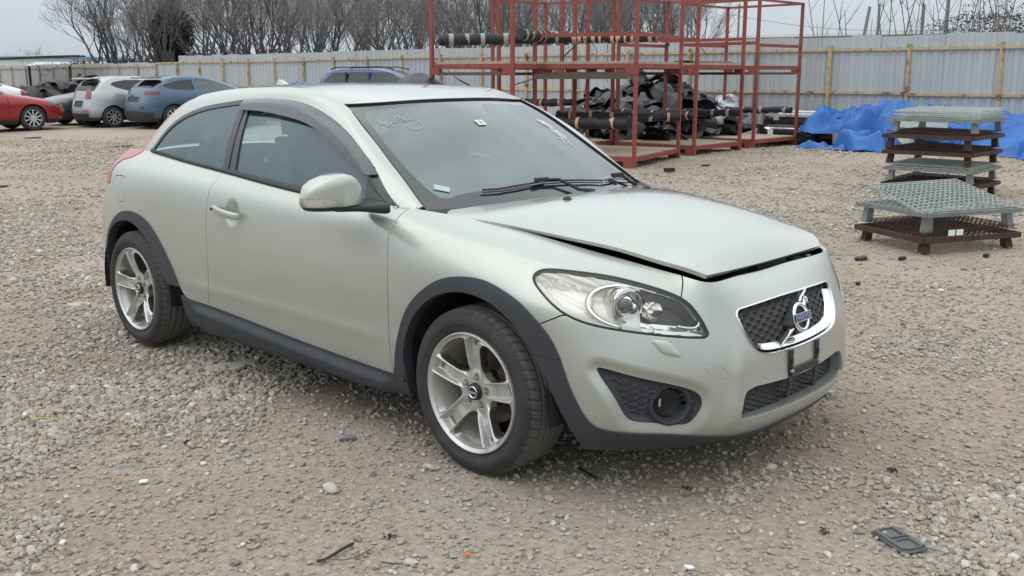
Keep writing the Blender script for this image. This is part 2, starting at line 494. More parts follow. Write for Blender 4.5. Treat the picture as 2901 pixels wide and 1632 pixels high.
def green_grid(nu=330, nv=64):
    G = []
    for x in GX:
        z0 = float(zt(max(x, -3.0))[0]); zT = float(g_zt(x)[0]); zD = min(float(g_zd(x)[0]), zT-.002); Y = float(g_yt(x)[0])
        if x > -.6: z0 = min(z0, zD-.002)
        if x > -.47: z0 = min(z0, zT-.012); zD = max(z0+.004, min(zD, zT-.006))
        col = []
        for q in (0, .35, .7, 1.):
            z = z0+(zD-z0)*q; col.append((x, -float(glass_y(np.array([x]), np.array([z]))[0]), z))
        y1, z1 = -col[-1][1], col[-1][2]
        d = np.hypot(y1-Y, zT-z1)
        for q in (.4, .75):
            b = 4*q*(1-q)*d*.13
            col.append((x, -(y1+(Y-y1)*q+b*.65), z1+(zT-z1)*q+b*.75))
        col.append((x, -Y, zT)); G.append(col)
    G = np.array(G).transpose(1, 0, 2)
    return smoothgrid(tensor(G, nu, nv, mir=False), 6)

def roof_grid(nu=200, nv=120):
    """columns along y, rows along x from windscreen header to the tail"""
    xs = np.array([-1.10,-1.3,-1.55,-1.9,-2.3,-2.65,-2.95])
    zc = np.array([1.347,1.390,1.415,1.419,1.403,1.363,1.305])
    G = []
    for i, x in enumerate(xs):
        Y = float(g_yt(x)[0]); Z = float(g_zt(x)[0]); rowp = []
        bow = .138 if i == 0 else (.085 if i == 1 else (.04 if i == 2 else (-.02 if i > 4 else 0)))
        for q in (-1, -.85, -.5, 0, .5, .85, 1):
            a = 1-q*q
            rowp.append((x+bow*a, Y*q, Z+(zc[i]-Z)*(1-abs(q)**2.6)))
        G.append(rowp)
    return tensor(G, nu, nv, mir=False)

def screen_grid(nu=200, nv=110):
    """windscreen: rows from cowl up to header"""
    R = []
    bot = [(-.425,-.703,.934),(-.385,-.62,.936),(-.29,-.35,.941),(-.255,0,.945)]
    top = [(-1.098,-.567,1.327),(-1.067,-.50,1.331),(-.995,-.28,1.342),(-.960,0,1.347)]
    for q, b in ((0,0),(.3,.9),(.6,1.),(.85,.55),(1,0)):
        r = []
        for (p0, p1) in zip(bot, top):
            p0 = np.array(p0); p1 = np.array(p1); p = p0+(p1-p0)*q
            w = 1-abs(p0[1])/.703
            p[0] += .016*b*(.4+.6*w); p[2] += .026*b*(.4+.6*w)
            if p0[1] < -.7:
                p[0] = p0[0]+(p1[0]-p0[0])*q; p[1] = -float(g_yt(p[0])[0]); p[2] = float(g_zt(p[0])[0])-.004
            r.append(tuple(p))
        R.append(r+[(x, -y, z) for x, y, z in r[-2::-1]])
    return tensor(R, nu, nv, mir=False)

lift = f1([-.42,-.15,.0,.15,.41,.75],[0,.001,.008,.018,.030,.029])
def hood_grid(nu=170, nv=150):
    """columns along y, rows from windscreen to nose"""
    xs = [-.40,-.30,-.15,.05,.25,.42,.56,.645,.698]      # edge stations
    xc = [-.262,-.20,-.08,.08,.26,.42,.55,.622,.672]      # centre stations
    zc = [.953,.963,.975,.975,.954,.917,.866,.822,.771]
    ze = [.927,.922,.915,.889,.856,.829,.801,.784,.760]
    ye = [.690,.668,.641,.602,.560,.523,.492,.464,.412]
    L = lift(np.array(xs))
    G = []
    for i in range(9):
        r = []
        for q in (-1, -.93, -.7, -.36, 0, .36, .7, .93, 1):
            a = 1-abs(q)**2.2
            zz = ze[i]+L[i]+(zc[i]-ze[i]-L[i])*(1-abs(q)**(2.4 if i < 6 else 2.0))
            if i == 8: zz = ze[i]+.027+(zc[i]-ze[i]-.027)*(1-q*q)
            r.append((xs[i]+(xc[i]-xs[i])*a, ye[i]*q, zz))
        G.append(r)
    return tensor(G, nu, nv, mir=False)
# ---------------------------------------------------------------- the silver-green hatchback
PAINT = mat('car_paint', (.425, .452, .412), rough=.32, metal=.48, coat=1.0, coat_rough=.05, var=.02, scale=1.5, spec=.5)
def _paint_dust():
    """thin road dust, heavier low on the doors, over the metallic paint"""
    n = PAINT.node_tree.nodes; L = PAINT.node_tree.links; b = n['Principled BSDF']
    tc = n.new('ShaderNodeTexCoord'); sp = n.new('ShaderNodeSeparateXYZ'); L.new(tc.outputs['Object'], sp.inputs[0])
    mr = n.new('ShaderNodeMapRange'); mr.inputs[1].default_value = .2; mr.inputs[2].default_value = .75
    mr.inputs[3].default_value = .55; mr.inputs[4].default_value = .16; L.new(sp.outputs['Z'], mr.inputs[0])
    t = n.new('ShaderNodeTexNoise'); t.inputs['Scale'].default_value = 6; t.inputs['Detail'].default_value = 9
    t.inputs['Roughness'].default_value = .65; L.new(tc.outputs['Object'], t.inputs['Vector'])
    mu = n.new('ShaderNodeMath'); mu.operation = 'MULTIPLY'; L.new(mr.outputs[0], mu.inputs[0]); L.new(t.outputs[0], mu.inputs[1])
    mx = n.new('ShaderNodeMixRGB'); L.new(mu.outputs[0], mx.inputs[0])
    src = b.inputs['Base Color'].links[0].from_socket
    L.new(src, mx.inputs[1]); mx.inputs[2].default_value = (.33, .335, .30, 1); L.new(mx.outputs[0], b.inputs['Base Color'])
    ml = n.new('ShaderNodeMapRange'); ml.inputs[1].default_value = .0; ml.inputs[2].default_value = .5
    ml.inputs[3].default_value = .50; ml.inputs[4].default_value = .26; L.new(mu.outputs[0], ml.inputs[0]); L.new(ml.outputs[0], b.inputs['Metallic'])
    mc = n.new('ShaderNodeMapRange'); mc.inputs[1].default_value = .0; mc.inputs[2].default_value = .4
    mc.inputs[3].default_value = .03; mc.inputs[4].default_value = .30; L.new(mu.outputs[0], mc.inputs[0]); L.new(mc.outputs[0], b.inputs['Coat Roughness'])
_paint_dust()
TRIM = mat('grey_plastic_trim', (.033, .038, .046), rough=.62, var=.12, scale=5, bump=.05, bscale=400, spec=.5)
BLACK = mat('black_plastic', (.018, .019, .021), rough=.5, var=.15, scale=10)
SHELLM = mat('inner_shell_black', (.004, .004, .005), rough=.9, spec=.1)
RUBBER = mat('black_rubber', (.012, .012, .013), rough=.55)
CHROME = mat('chrome', (.80, .81, .82), rough=.09, metal=1)
SATIN = mat('satin_black_frame', (.022, .024, .028), rough=.28, coat=.3)
REDL = mat('red_lamp_plastic', (.42, .02, .03), rough=.15, coat=.6)
REDL2 = mat('pale_red_lamp_plastic', (.50, .09, .10), rough=.18, coat=.6)
CGLASS = glass_mat('side_glass', (.70, .86, .85), refl=.95, rough=.015, opacity=.17, film=(.17, .34, .40), ior=1.75, dust=.09)
RGLASS = glass_mat('rear_glass', (.82, .92, .90), refl=.6, rough=.02, opacity=.02, film=(.3, .35, .35), ior=1.2)
WGLASS = glass_mat('windscreen_glass', (.80, .93, .92), refl=.95, rough=.03, opacity=.13, film=(.34, .48, .49), ior=2.1, dust=.15)  # pale film: dust plus hazy sky reflection put into the colour
CLEAR = glass_mat('lamp_glass', (.97, .97, .96), refl=.8, rough=.03, opacity=.02, film=(.75, .75, .68), ior=1.35, dust=.02)
FRITM = mat('glass_border_black', (.022, .024, .028), rough=.10, coat=.9, coat_rough=.03)

car = thing('hatchback_car', 'silver-green three-door hatchback with its bonnet ajar and no number plate, nearest in the yard', 'car')

# ---- outlines traced on the body; (x,z) for the side, (y,z) for the nose, (s,z) with s=.7x+.7y round the corner
def P2(*a): return np.array(a, float)
ARCHF = P2((-.427,.36),(-.395,.452),(-.329,.582),(-.231,.672),(-.134,.725),(-.031,.749),(.081,.749),(.186,.721),(.262,.690),(.34,.633),(.384,.585),(.418,.524))
SKIRT = P2((.450,.432),(.482,.354),(.500,.318),(.520,.295),(.556,.280),(.62,.270),(.704,.257),(.766,.232),(.795,.212))
ARCHR = P2((-3.06,.36),(-3.02,.45),(-2.98,.523),(-2.914,.603),(-2.817,.685),(-2.721,.731),(-2.613,.749),(-2.496,.740),(-2.391,.706),(-2.309,.650),(-2.234,.575),(-2.166,.485),(-2.123,.409),(-2.095,.372),(-2.062,.352))
SILLT = P2((-2.03,.349),(-1.87,.347),(-1.47,.329),(-1.05,.305),(-.66,.292),(-.50,.289),(-.452,.291))
TRIMP = np.concatenate([P2((-.452,.291),(-.442,.318)), smoothcurve(ARCHF, 60), smoothcurve(SKIRT, 40), P2((.85,.205),(.95,.1),(-3.6,.1),(-3.6,.33),(-3.12,.34)), smoothcurve(ARCHR, 80), smoothcurve(SILLT, 40)[1:-1]])
def wheel_hole(cx, front):
    a = np.linspace(PI, 0.25 if front else .35, 50)
    r = .374
    pts = [(cx+r*math.cos(t), .322+r*math.sin(t)) for t in a]
    tail = [(.385,.400),(.425,.305),(.458,.22),(.475,.05)] if front else [(.385,.43),(.44,.33),(.50,.26),(.56,.05)]
    return np.array([(cx-.38, .05), (cx-.377, .25)]+pts+[(cx+p, q) for p, q in tail])
HOLEF = wheel_hole(0, True); HOLER = wheel_hole(-2.64, False)
DOORP = np.concatenate([smoothcurve(P2((-.468,1.2),(-.464,.93),(-.459,.89),(-.463,.854),(-.458,.797),(-.450,.72),(-.446,.64),(-.451,.50),(-.455,.38),(-.458,.29),(-.459,.25)), 60),
                        P2((-1.9,.25)), smoothcurve(P2((-1.86,.33),(-1.83,.45),(-1.812,.6),(-1.812,.8),(-1.805,.90),(-1.785,1.02),(-1.78,1.2)), 40)])
FUELP = smoothcurve(P2((-2.862,.895),(-2.835,.918),(-2.77,.926),(-2.695,.920),(-2.668,.890),(-2.664,.845),(-2.680,.800),(-2.74,.788),(-2.815,.803),(-2.855,.845)), 60, True)
BUMPP = P2((-.52,.56),(-.42,.612),(-.37,.636),(-.328,.659),(-.302,.673),(0,.70),(.1015,.724),(.114,.769),(.113,.83),(1,.83),(1,0),(-.42,0),(-.52,.3))
HLP = smoothcurve(P2((-.392,.77),(-.388,.787),(-.374,.798),(-.344,.806),(-.276,.806),(-.138,.791),(-.004,.763),(.090,.731),(.131,.704),(.158,.672),(.179,.640),(.193,.612),(.196,.600),(.187,.591),(.165,.590),(.094,.599),(-.016,.615),(-.107,.628),(-.195,.643),(-.248,.657),(-.293,.676),(-.328,.699),(-.360,.728)), 200, True)
GRP = np.array([(y*k, z) for k in (-1,) for y, z in [(.330,.660),(.341,.650),(.342,.616),(.332,.574),(.310,.538),(.284,.515),(.240,.500),(.164,.493),(.08,.490),(0,.489)]])
def sym(P): return np.concatenate([P, (P*[-1, 1])[::-1][1:]])
GRILP = smoothcurve(sym(GRP), 140); GRILP = np.concatenate([GRILP, P2((.32,.664),(0,.668),(-.32,.664))])
INTP = np.concatenate([smoothcurve(sym(P2((-.345,.390),(-.365,.372),(-.378,.335),(-.384,.305),(-.375,.292),(-.33,.286),(-.2,.284),(0,.284))), 90), P2((.30,.3965),(.12,.387),(0,.384),(-.12,.387),(-.30,.3965))])
FOGP = smoothcurve(P2((-.186,.501),(-.178,.505),(-.062,.477),(.077,.440),(.138,.416),(.166,.393),(.174,.368),(.167,.340),(.140,.300),(.120,.289),(.04,.298),(-.054,.311),(-.080,.325),(-.100,.354),(-.132,.412),(-.164,.460)), 120, True)
WASHP = smoothcurve(P2((-.008,.597),(.020,.598),(.050,.592),(.072,.568),(.093,.543),(.086,.539),(.045,.548),(.016,.563),(.002,.582)), 50, True)
TOWP = smoothcurve(P2((.176,.506),(.195,.507),(.224,.497),(.255,.476),(.282,.443),(.274,.440),(.243,.450),(.205,.463),(.190,.475)), 50, True)
DLOP = np.concatenate([smoothcurve(P2((-2.628,1.045),(-2.625,1.062),(-2.598,1.086),(-2.553,1.136),(-2.49,1.192),(-2.382,1.250),(-2.195,1.300),(-2.009,1.325),(-1.82,1.343),(-1.657,1.350),(-1.486,1.347),(-1.312,1.329),(-1.127,1.286),(-.935,1.218),(-.749,1.121),(-.652,1.049),(-.58,.990),(-.519,.949)), 120),
                       P2((-.49,.90),(-.49,.80),(-2.60,.80),(-2.615,1.03))])
def S_(V): return .7*V[:, 0]+.7*V[:, 1]
XZ = lambda V: V[:, [0, 2]]; YZ = lambda V: V[:, [1, 2]]; SZ = lambda V: np.stack([S_(V), V[:, 2]], 1)

# ---- base surface with local dents: handle dish, fog lamp recess
def make_body():
    S = body_grid(600, 92)
    n = gridnormals(S)
    if (n[40, 300]@np.array([0, -1, 0])) < 0: n = -n; flip = True
    else: flip = False
    X, Y, Z = S[..., 0], S[..., 1], S[..., 2]
    d = np.hypot(X+1.588, Z-.836)/.060; S = S-n*(np.clip(1-d*d, 0, 1)**.8*.016)[..., None]
    q = np.stack([.7*X.ravel()+.7*Y.ravel(), Z.ravel()], 1)
    m = (X.ravel() > 0)
    D = np.full(len(q), 9.); D[m] = sdf(q[m], FOGP)
    t = np.clip(1-D/.040, 0, 1); t = t*t*(3-2*t)
    S = S-n*(t*.020).reshape(X.shape)[..., None]
    # soft light-catching fold above the sill and along the shoulder
    k = np.exp(-((Z-.435)/.03)**2)*np.clip((-X-.3)/.3, 0, 1)*np.clip((X+2.2)/.3, 0, 1)
    S = S+n*(k*.004)[..., None]
    cy = Y+.400-.16*(Z-.40); k = np.exp(-(cy/.030)**2)*np.clip((Z-.24)/.05, 0, 1)*np.clip((.56-Z)/.10, 0, 1)*(X > .3)
    S = S+n*(k*.008)[..., None]
    M = gridmesh(S, None, flip)
    return M
BODY = make_body()
c_mid = lambda V: np.abs(V[:, 1]) < 1e-4
def region(M, f): return cut(M, f(M[0]))
def inner(poly, proj, e=0.): return lambda V: sdf(proj(V), poly)+e
def outer(poly, proj, e=0.): return lambda V: -(sdf(proj(V), poly))+e
def front_only(f): return lambda V: np.where(V[:, 0] > -.1, f(V), 9.)
def front_out(f): return lambda V: np.where(V[:, 0] > -.1, f(V), -9.)

holes = [outer(HOLEF, XZ), outer(HOLER, XZ)]
no_wheels = BODY
for h in holes: no_wheels = region(no_wheels, h)
trimreg = region(no_wheels, inner(TRIMP, XZ, .0))
paint = region(no_wheels, outer(TRIMP, XZ, .0012))
G_ = .0030                                                     # half a panel gap
for f in (front_out(outer(HLP, SZ, .001)), front_out(outer(GRILP, YZ)), front_out(outer(INTP, YZ)), front_out(outer(FOGP, SZ, .001)), front_out(outer(TOWP, SZ, .0012))):
    paint = region(paint, f)
bumper = region(paint, front_only(inner(BUMPP, SZ, G_)))
rest = region(paint, front_out(outer(BUMPP, SZ, G_)))
door = region(rest, inner(DOORP, XZ, G_)); rest = region(rest, outer(DOORP, XZ, G_))
fender = region(rest, lambda V: -V[:, 0]-1.0); quarter = region(rest, lambda V: V[:, 0]+1.0)
LAMPB = P2((-2.924,.868),(-2.922,.925),(-2.905,.965),(-2.837,1.003),(-2.75,1.020),(-2.702,1.045),(-2.69,1.3),(-3.6,1.3),(-3.6,.868))
side_y = lambda V: -(np.abs(V[:, 1])-.56)
def lampf(e): return lambda V: np.maximum(sdf(XZ(V), LAMPB)+e, side_y(V))
lampb = region(quarter, lampf(.001)); quarter = region(quarter, lambda V: -lampf(-.002)(V))
tailgate = region(quarter, lambda V: np.maximum(V[:, 0]+3.1, -V[:, 2]+.62)); quarter = region(quarter, lambda V: -np.maximum(V[:, 0]+3.1, -V[:, 2]+.62)+.004)
fuel = region(quarter, inner(FUELP, XZ, .0024)); quarter = region(quarter, outer(FUELP, XZ, .0024))
def both(name, M, m, par, d=.012, skip=None, **k):
    """right-hand panel and its mirror twin"""
    a = emit(name, skirt(M, d, skip), m, par, **k); b = emit(name, skirt(mirror(M), d, skip), m, par, **k)
    return a, b
def whole(name, M, m, par, d=.012, **k): return emit(name, skirt(join(M, mirror(M)), d, c_mid), m, par, **k)
p_bumper = whole('bumper', bumper, PAINT, car, .012)
tag(p_bumper, 'painted front bumper with grille and fog lamp openings')
p_fend = both('front_wing', fender, PAINT, car)
p_door = both('door', door, PAINT, car)
p_quart = both('rear_quarter_panel', quarter, PAINT, car)
both('fuel_flap', fuel, PAINT, car, .006)
whole('tailgate', tailgate, PAINT, car)
both('tail_lamp', offset(lampb, .003), REDL, car, .03)
tow = region(no_wheels, front_only(inner(TOWP, SZ, .0008))); both('tow_hook_cover', tow, PAINT, car, .006)
w0 = region(BODY, front_only(inner(WASHP, SZ))); wd = -sdf(SZ(w0[0]), WASHP)
w0 = (w0[0]+w0[1]*(np.clip(wd/.010, 0, 1)**.35*.006)[:, None], w0[1], w0[2])
def renorm(M):
    V, N, F = M; fn = np.cross(V[F[:, 1]]-V[F[:, 0]], V[F[:, 2]]-V[F[:, 0]]); n = np.zeros_like(V)
    for k in range(3): np.add.at(n, F[:, k], fn)
    L_ = np.linalg.norm(n, axis=1, keepdims=True); n = n/(L_+1e-15)
    if np.abs(N).sum() > 0:                                     # sliver triangles at a cut keep the surface normal
        bad = ((n*N).sum(1) < .55) | (L_[:, 0] < np.median(L_)*.02); n[bad] = N[bad]
    return V, n, F
both('headlamp_washer_cover', renorm(w0), PAINT, car, .004)

# plastic cladding, split as on the car
def tsplit(f): return skirt(offset(region(trimreg, f), .007), .045, c_mid)
def bothT(name, f):
    r = region(trimreg, f); a = skirt(offset(r, .007), .045, c_mid)
    emit(name, a, TRIM, car); emit(name, mirror(a), TRIM, car)
mx = np.maximum; mn = np.minimum
bothT('front_arch_trim', lambda V: mx(mx(V[:, 0]-.9, -V[:, 0]-.47), np.where(V[:, 0] > 0, .5255-V[:, 2], .3615-V[:, 2])))
r = region(trimreg, lambda V: mx(-V[:, 0]+.1, V[:, 2]-.5225)); emit('bumper_skirt', skirt(join(offset(r, .007), mirror(offset(r, .007))), .045, c_mid), TRIM, car)
sl = subdiv(region(trimreg, lambda V: mx(mx(V[:, 2]-.3585, V[:, 0]-.0), -V[:, 0]-2.12)), 1)
def sillshape(M):
    V, N, F = M; ztop = np.interp(V[:, 0], SILLT[:, 0], SILLT[:, 1]); t = np.clip((ztop-.006-V[:, 2])/.040, 0, 1); t = t*t*(3-2*t)
    e = np.clip(np.minimum(-.44-V[:, 0], V[:, 0]+2.04)/.10, 0, 1)
    dn = np.clip((.225-V[:, 2])/.03, 0, 1)
    V = V+N*(.005+.026*t*e-.012*dn)[:, None]; return renorm((V, N, F))
sl = skirt(sillshape(sl), .045, c_mid); emit('sill_trim', sl, TRIM, car); emit('sill_trim', mirror(sl), TRIM, car)
bothT('rear_arch_trim', lambda V: mx(V[:, 0]+2.06, mn(-V[:, 0]-2.12, 0)*0+np.where(V[:, 0] > -2.64, .405-V[:, 2], .355-V[:, 2])))
bothT('rear_lower_trim', lambda V: mx(V[:, 0]+2.60, V[:, 2]-.352))

# dark structure behind the panel gaps, lamp and grille openings
sh = region(region(no_wheels, front_out(outer(HLP, SZ, .0))), front_out(outer(GRILP, YZ)))
for f in (front_out(outer(INTP, YZ)), front_out(outer(FOGP, SZ)), lambda V: V[:, 2]-1.2): sh = region(sh, f)
sh = offset(sh, -.014)
emit('inner_shell', join(sh, mirror(sh)), SHELLM, car)

# ---- greenhouse
GS = green_grid(360, 66); gflip = (gridnormals(GS)[30, 150]@np.array([0, -1, 0])) < 0
GREEN = gridmesh(GS, None, gflip)
LG = P2((-2.76,.9),(-2.702,1.053),(-2.655,1.118),(-2.60,1.172),(-2.53,1.235),(-2.45,1.292),(-2.36,1.345),(-2.25,1.46))
def cline(P, e=0):                                             # negative on the front side of the lamp line
    xs = P[:, 0]; zs = P[:, 1]
    return lambda V: np.interp(V[:, 2], zs, xs)-V[:, 0]+e
frame = region(region(GREEN, cline(LG, .002)), outer(DLOP, XZ, .001))
lampg = region(region(region(GREEN, lambda V: -cline(LG)(V)), cline(LG, -.042)), lambda V: V[:, 2]-1.335)
def inward(M, d0):                                             # the lamp turns the corner towards the tailgate glass
    V, N, F = M; d = np.interp(V[:, 2], LG[:, 1], LG[:, 0])-V[:, 0]; V = V.copy(); V[:, 1] += np.clip(d, 0, 1)*d0; return renorm((V, N, F))
both('roof_side_rail', frame, PAINT, car, .010)
both('upper_tail_lamp', inward(lampg, .22), REDL2, car, .02)
QG = lambda e: (lambda V: mx(sdf(XZ(V), DLOP)+.020+e, V[:, 0]-(-1.842+.1*(1.30-V[:, 2]))+e))
QG2 = lambda e: (lambda V: mx(QG(e)(V), 1.012+.055*(-1.8-V[:, 0])-V[:, 2]+e))
belt_c = lambda V: np.interp(V[:, 0], [-1.8, -1.149, -.69], [1.022, .986, .962])
DGf = lambda e: (lambda V: mx(mx(sdf(XZ(V), DLOP)+.026+e, (-1.752+.235*(1.263-V[:, 2]))-V[:, 0]+e), mx(V[:, 0]-(-.715+.2*(1.068-V[:, 2]))+e, belt_c(V)-V[:, 2]+e)))
frm = region(region(region(GREEN, inner(DLOP, XZ)), lambda V: -QG2(0)(V)), lambda V: -DGf(0)(V))
frm = region(frm, lambda V: -V[:, 2]+np.interp(V[:, 0], [-2.7,-2.6,-1.8,-1.1,-.5], [1.052,1.048,1.0,.965,.945])-.006)
both('window_frame', offset(frm, .001), SATIN, car, .012)
both('quarter_glass', offset(region(GREEN, QG2(-.004)), -.005), CGLASS, car, .001)
both('door_glass', offset(region(GREEN, DGf(-.004)), -.007), CGLASS, car, .001)
# belt moulding strip along the foot of the glass
def beltline(n=60, x0=-.60, x1=-2.60):
    xs = np.linspace(x0, x1, n); out = []
    for x in xs:
        z = float(zt(x)[0])+.006; out.append((x, -float(glass_y(np.array([x]), np.array([z]))[0])-.004, z))
    return out
for s in (1, -1):
    mb = MB(); mb.tube([(x, y*s, z) for x, y, z in beltline()], .0095, 8); mb.build('belt_moulding', RUBBER, car, smooth=True)
    mb = MB(); L_ = [(-1.800,1.322),(-1.78,1.20),(-1.765,1.10),(-1.752,1.02)]
    mb.tube([(x, s*(-float(glass_y(np.array([x]), np.array([z]))[0])-.001), z) for x, z in smoothcurve(L_, 12)], .004, 6); mb.build('pillar_seal', RUBBER, car, smooth=True)
# smoked rain visor over the door glass
VISP = P2((-1.812,1.343),(-1.652,1.349),(-1.479,1.344),(-1.303,1.324),(-1.118,1.281),(-.927,1.213),(-.745,1.119),(-.662,1.058),(-.690,1.053),(-.735,1.064),(-.807,1.092),(-.942,1.150),(-1.19,1.232),(-1.387,1.262),(-1.602,1.281),(-1.806,1.284))
VISP = np.concatenate([smoothcurve(VISP[:8], 60), smoothcurve(VISP[8:], 60)])
UPC = resample(VISP[:60], 500)
def vis():
    M = region(GREEN, inner(VISP, XZ)); V, N, F = M
    d = np.min(np.hypot(V[:, None, 0]-UPC[None, :, 0], V[:, None, 2]-UPC[None, :, 1]), 1)
    V = V+N*(.006+.020*np.clip(d/.03, 0, 1)**.7)[:, None]; return renorm((V, N, F))
VISM = mat('smoked_visor', (.035, .038, .046), rough=.16, coat=.6, coat_rough=.05)
both('rain_visor', vis(), VISM, car, .004)

# ---- roof, bonnet, windscreen
def orient(S, d):
    n = gridnormals(S).reshape(-1, 3).mean(0); return gridmesh(S, None, n@np.array(d, float) < 0)
RS = roof_grid(200, 130); roofM = orient(RS, (0, 0, 1))
def shrinky(M, e, g): return cut(M, g(M[0])+e)
roofM = cut(roofM, np.abs(roofM[0][:, 1])-(yt(0)*0+1)*0-np.interp(roofM[0][:, 0], GX[::-1], [float(g_yt(x)[0]) for x in GX[::-1]])+.004)
roofM = cut(roofM, -roofM[0][:, 0]-2.38-.34*(1-(roofM[0][:, 1]/.54)**2))
emit('roof_panel', skirt(offset(roofM, -.001), .012), PAINT, car)
# ditch seal
for s in (1, -1):
    mb = MB(); mb.tube([(x, s*-float(g_yt(x)[0]), float(g_zt(x)[0])-.006) for x in np.linspace(-1.10, -2.36, 50)], .005, 6)
    mb.build('roof_seam_seal', RUBBER, car, smooth=True)
hoodM = orient(hood_grid(190, 150), (0, 0, 1))
emit('bonnet', skirt(hoodM, .014), PAINT, car)
HV = hoodM[0]
scr = orient(screen_grid(220, 130), (1, 0, 1))
YX = lambda V: V[:, [1, 0]]
FR_L = [(-.520,-1.012),(-.548,-.985),(-.562,-.93),(-.600,-.76),(-.618,-.60),(-.617,-.50),(-.604,-.452),(-.575,-.427),(-.52,-.418),(-.403,-.385),(-.20,-.345),(0,-.335)]
FRITP = np.concatenate([smoothcurve(sym(P2(*FR_L)), 120), P2((.50,-1.018),(.28,-.945),(.12,-.918),(.05,-.86),(.035,-.765),(-.035,-.765),(-.07,-.86),(-.13,-.918),(-.28,-.945),(-.50,-1.018))])
# shift the clear area to follow the header
emit('windscreen', skirt(offset(region(scr, inner(FRITP, YX)), -.004), .001), WGLASS, car)
emit('windscreen_border', skirt(offset(region(scr, outer(FRITP, YX)), -.004), .004), FRITM, car)
# header and pillar seals
def scr_at(y, x):
    V = scr[0]; i = np.argmin((V[:, 0]-x)**2+(V[:, 1]-y)**2); return V[i], scr[1][i]
SG = screen_grid(120, 60)
mb = MB(); mb.tube(SG[-1]+[0, 0, .001], .0045, 6); mb.build('windscreen_seal', RUBBER, car, smooth=True)
for k in (0, -1):
    mb = MB(); mb.tube(SG[:, k]+[0, 0, .0], .005, 6); mb.build('windscreen_seal', RUBBER, car, smooth=True)
# cowl under the bonnet's rear edge
CW = mat('cowl_plastic', (.02, .021, .023), rough=.6)
mb = MB()
cw = []
for y in np.linspace(-.69, .69, 30):
    x = np.interp(abs(y), [0, .35, .62, .69], [-.255, -.29, -.385, -.42])
    cw.append(((x-.03, y, .940), (x+.07, y, .925), (x+.12, y, .86)))
V = [p for c in cw for p in c]; F = []
for i in range(29):
    for k in range(2): F.append((i*3+k, (i+1)*3+k, (i+1)*3+k+1, i*3+k+1))
mb.add(V, F).build('scuttle_panel', CW, car, smooth=True)

# ---- wipers
def wiper(arm, blade):
    w = MB(); w.tube(arm, [.010, .008, .006, .005], 6); o = w.build('wiper', BLACK, car, smooth=True)
    b = MB(); b.tube(blade, .0042, 6); b.tube([(p[0]+.004, p[1], p[2]-.010) for p in blade], .0028, 5)
    c = blade[len(blade)//2]; b.box((c[0], c[1], c[2]+.008), (.022, .07, .018)); b.build('wiper_blade', BLACK, o, smooth=False)
def onscr(y, x, h=.012):
    p, n = scr_at(y, x); return tuple(p+n*h)
wiper([(-.25,.14,.955), (-.262,.05,.968), onscr(-.03,-.325,.022), onscr(-.10,-.335,.022)], [onscr(y, x) for y, x in ((-.43,-.385),(-.35,-.36),(-.25,-.345),(-.12,-.335),(.0,-.325),(.12,-.32),(.28,-.325))])
wiper([(-.36,.60,.94), (-.37,.56,.955), onscr(.52,-.40,.022), onscr(.50,-.405,.022)], [onscr(y, x) for y, x in ((.30,-.325),(.38,-.345),(.47,-.385),(.55,-.40),(.62,-.415))])
# washer jets
def bonnet_at(x, y):
    i = np.argmin((HV[:, 0]-x)**2+(HV[:, 1]-y)**2); return HV[i]
for y in (-.262, .275):
    p = bonnet_at(-.06, y); m = MB()
    m.lathe([(0, .016), (.010, .014), (.016, .006), (.018, 0), (.018, -.004)], 12, (0, 0, 0), 'z')
    V = [(p[0]+v[0]*1.1, p[1]+v[1]*1.0, p[2]+v[2]*.85) for v in m.v]
    make('washer_jet', V, m.f, BLACK, car)

# ---- rear screen, interior
rg = []
for q in np.linspace(0, 1, 14):                                # tailgate glass between the two upper lamps
    z = 1.05+(1.338-1.05)*q; xe = float(np.interp(z, LG[:, 1], LG[:, 0]))-.035
    ye = float(glass_y(np.array([xe]), np.array([min(z, 1.25)]))[0])-.06-(.10 if z > 1.25 else 0)*((z-1.25)/.09)
    rg.append([(xe-(.40-.06*q)*(1-abs(t)**2.6), ye*t, z-.0*t) for t in np.linspace(-1, 1, 21)])
rg = np.array(rg); RG = orient(rg, (-1, 0, .5))
emit('rear_screen', RG, RGLASS, car)
top = np.array([[(x+(RS[-1, k, 0]-x)*0, RS[-1, k, 1], RS[-1, k, 2]-.02*i) for k in range(0, 200, 8)] for i, x in ((0, -2.95), (1, -2.96))])
CLOTH = mat('seat_cloth', (.05, .056, .062), rough=.9, var=.2, scale=30)
DASH = mat('dash_plastic', (.030, .033, .037), rough=.65, var=.1)
BEIGE = mat('headliner', (.16, .17, .17), rough=.95)
def rbox(name, c, d, m, par, r=.03, rx=0, ry=0, seg=3):
    bm = bmesh.new(); bmesh.ops.create_cube(bm, size=1)
    for v in bm.verts: v.co = Vector((v.co.x*d[0], v.co.y*d[1], v.co.z*d[2]))
    bmesh.ops.bevel(bm, geom=bm.edges[:], offset=min(r, min(d)*.48), segments=seg, affect='EDGES')
    Mx = Matrix.Translation(c) @ Matrix.Rotation(ry, 4, 'Y') @ Matrix.Rotation(rx, 4, 'X')
    bmesh.ops.transform(bm, matrix=Mx, verts=bm.verts)
    me = bpy.data.meshes.new(name); bm.to_mesh(me); bm.free(); me.materials.append(m)
    me.polygons.foreach_set('use_smooth', np.ones(len(me.polygons), bool)); me.set_sharp_from_angle(angle=R(50))
    o = bpy.data.objects.new(name, me); COL.objects.link(o); o.parent = par; return o
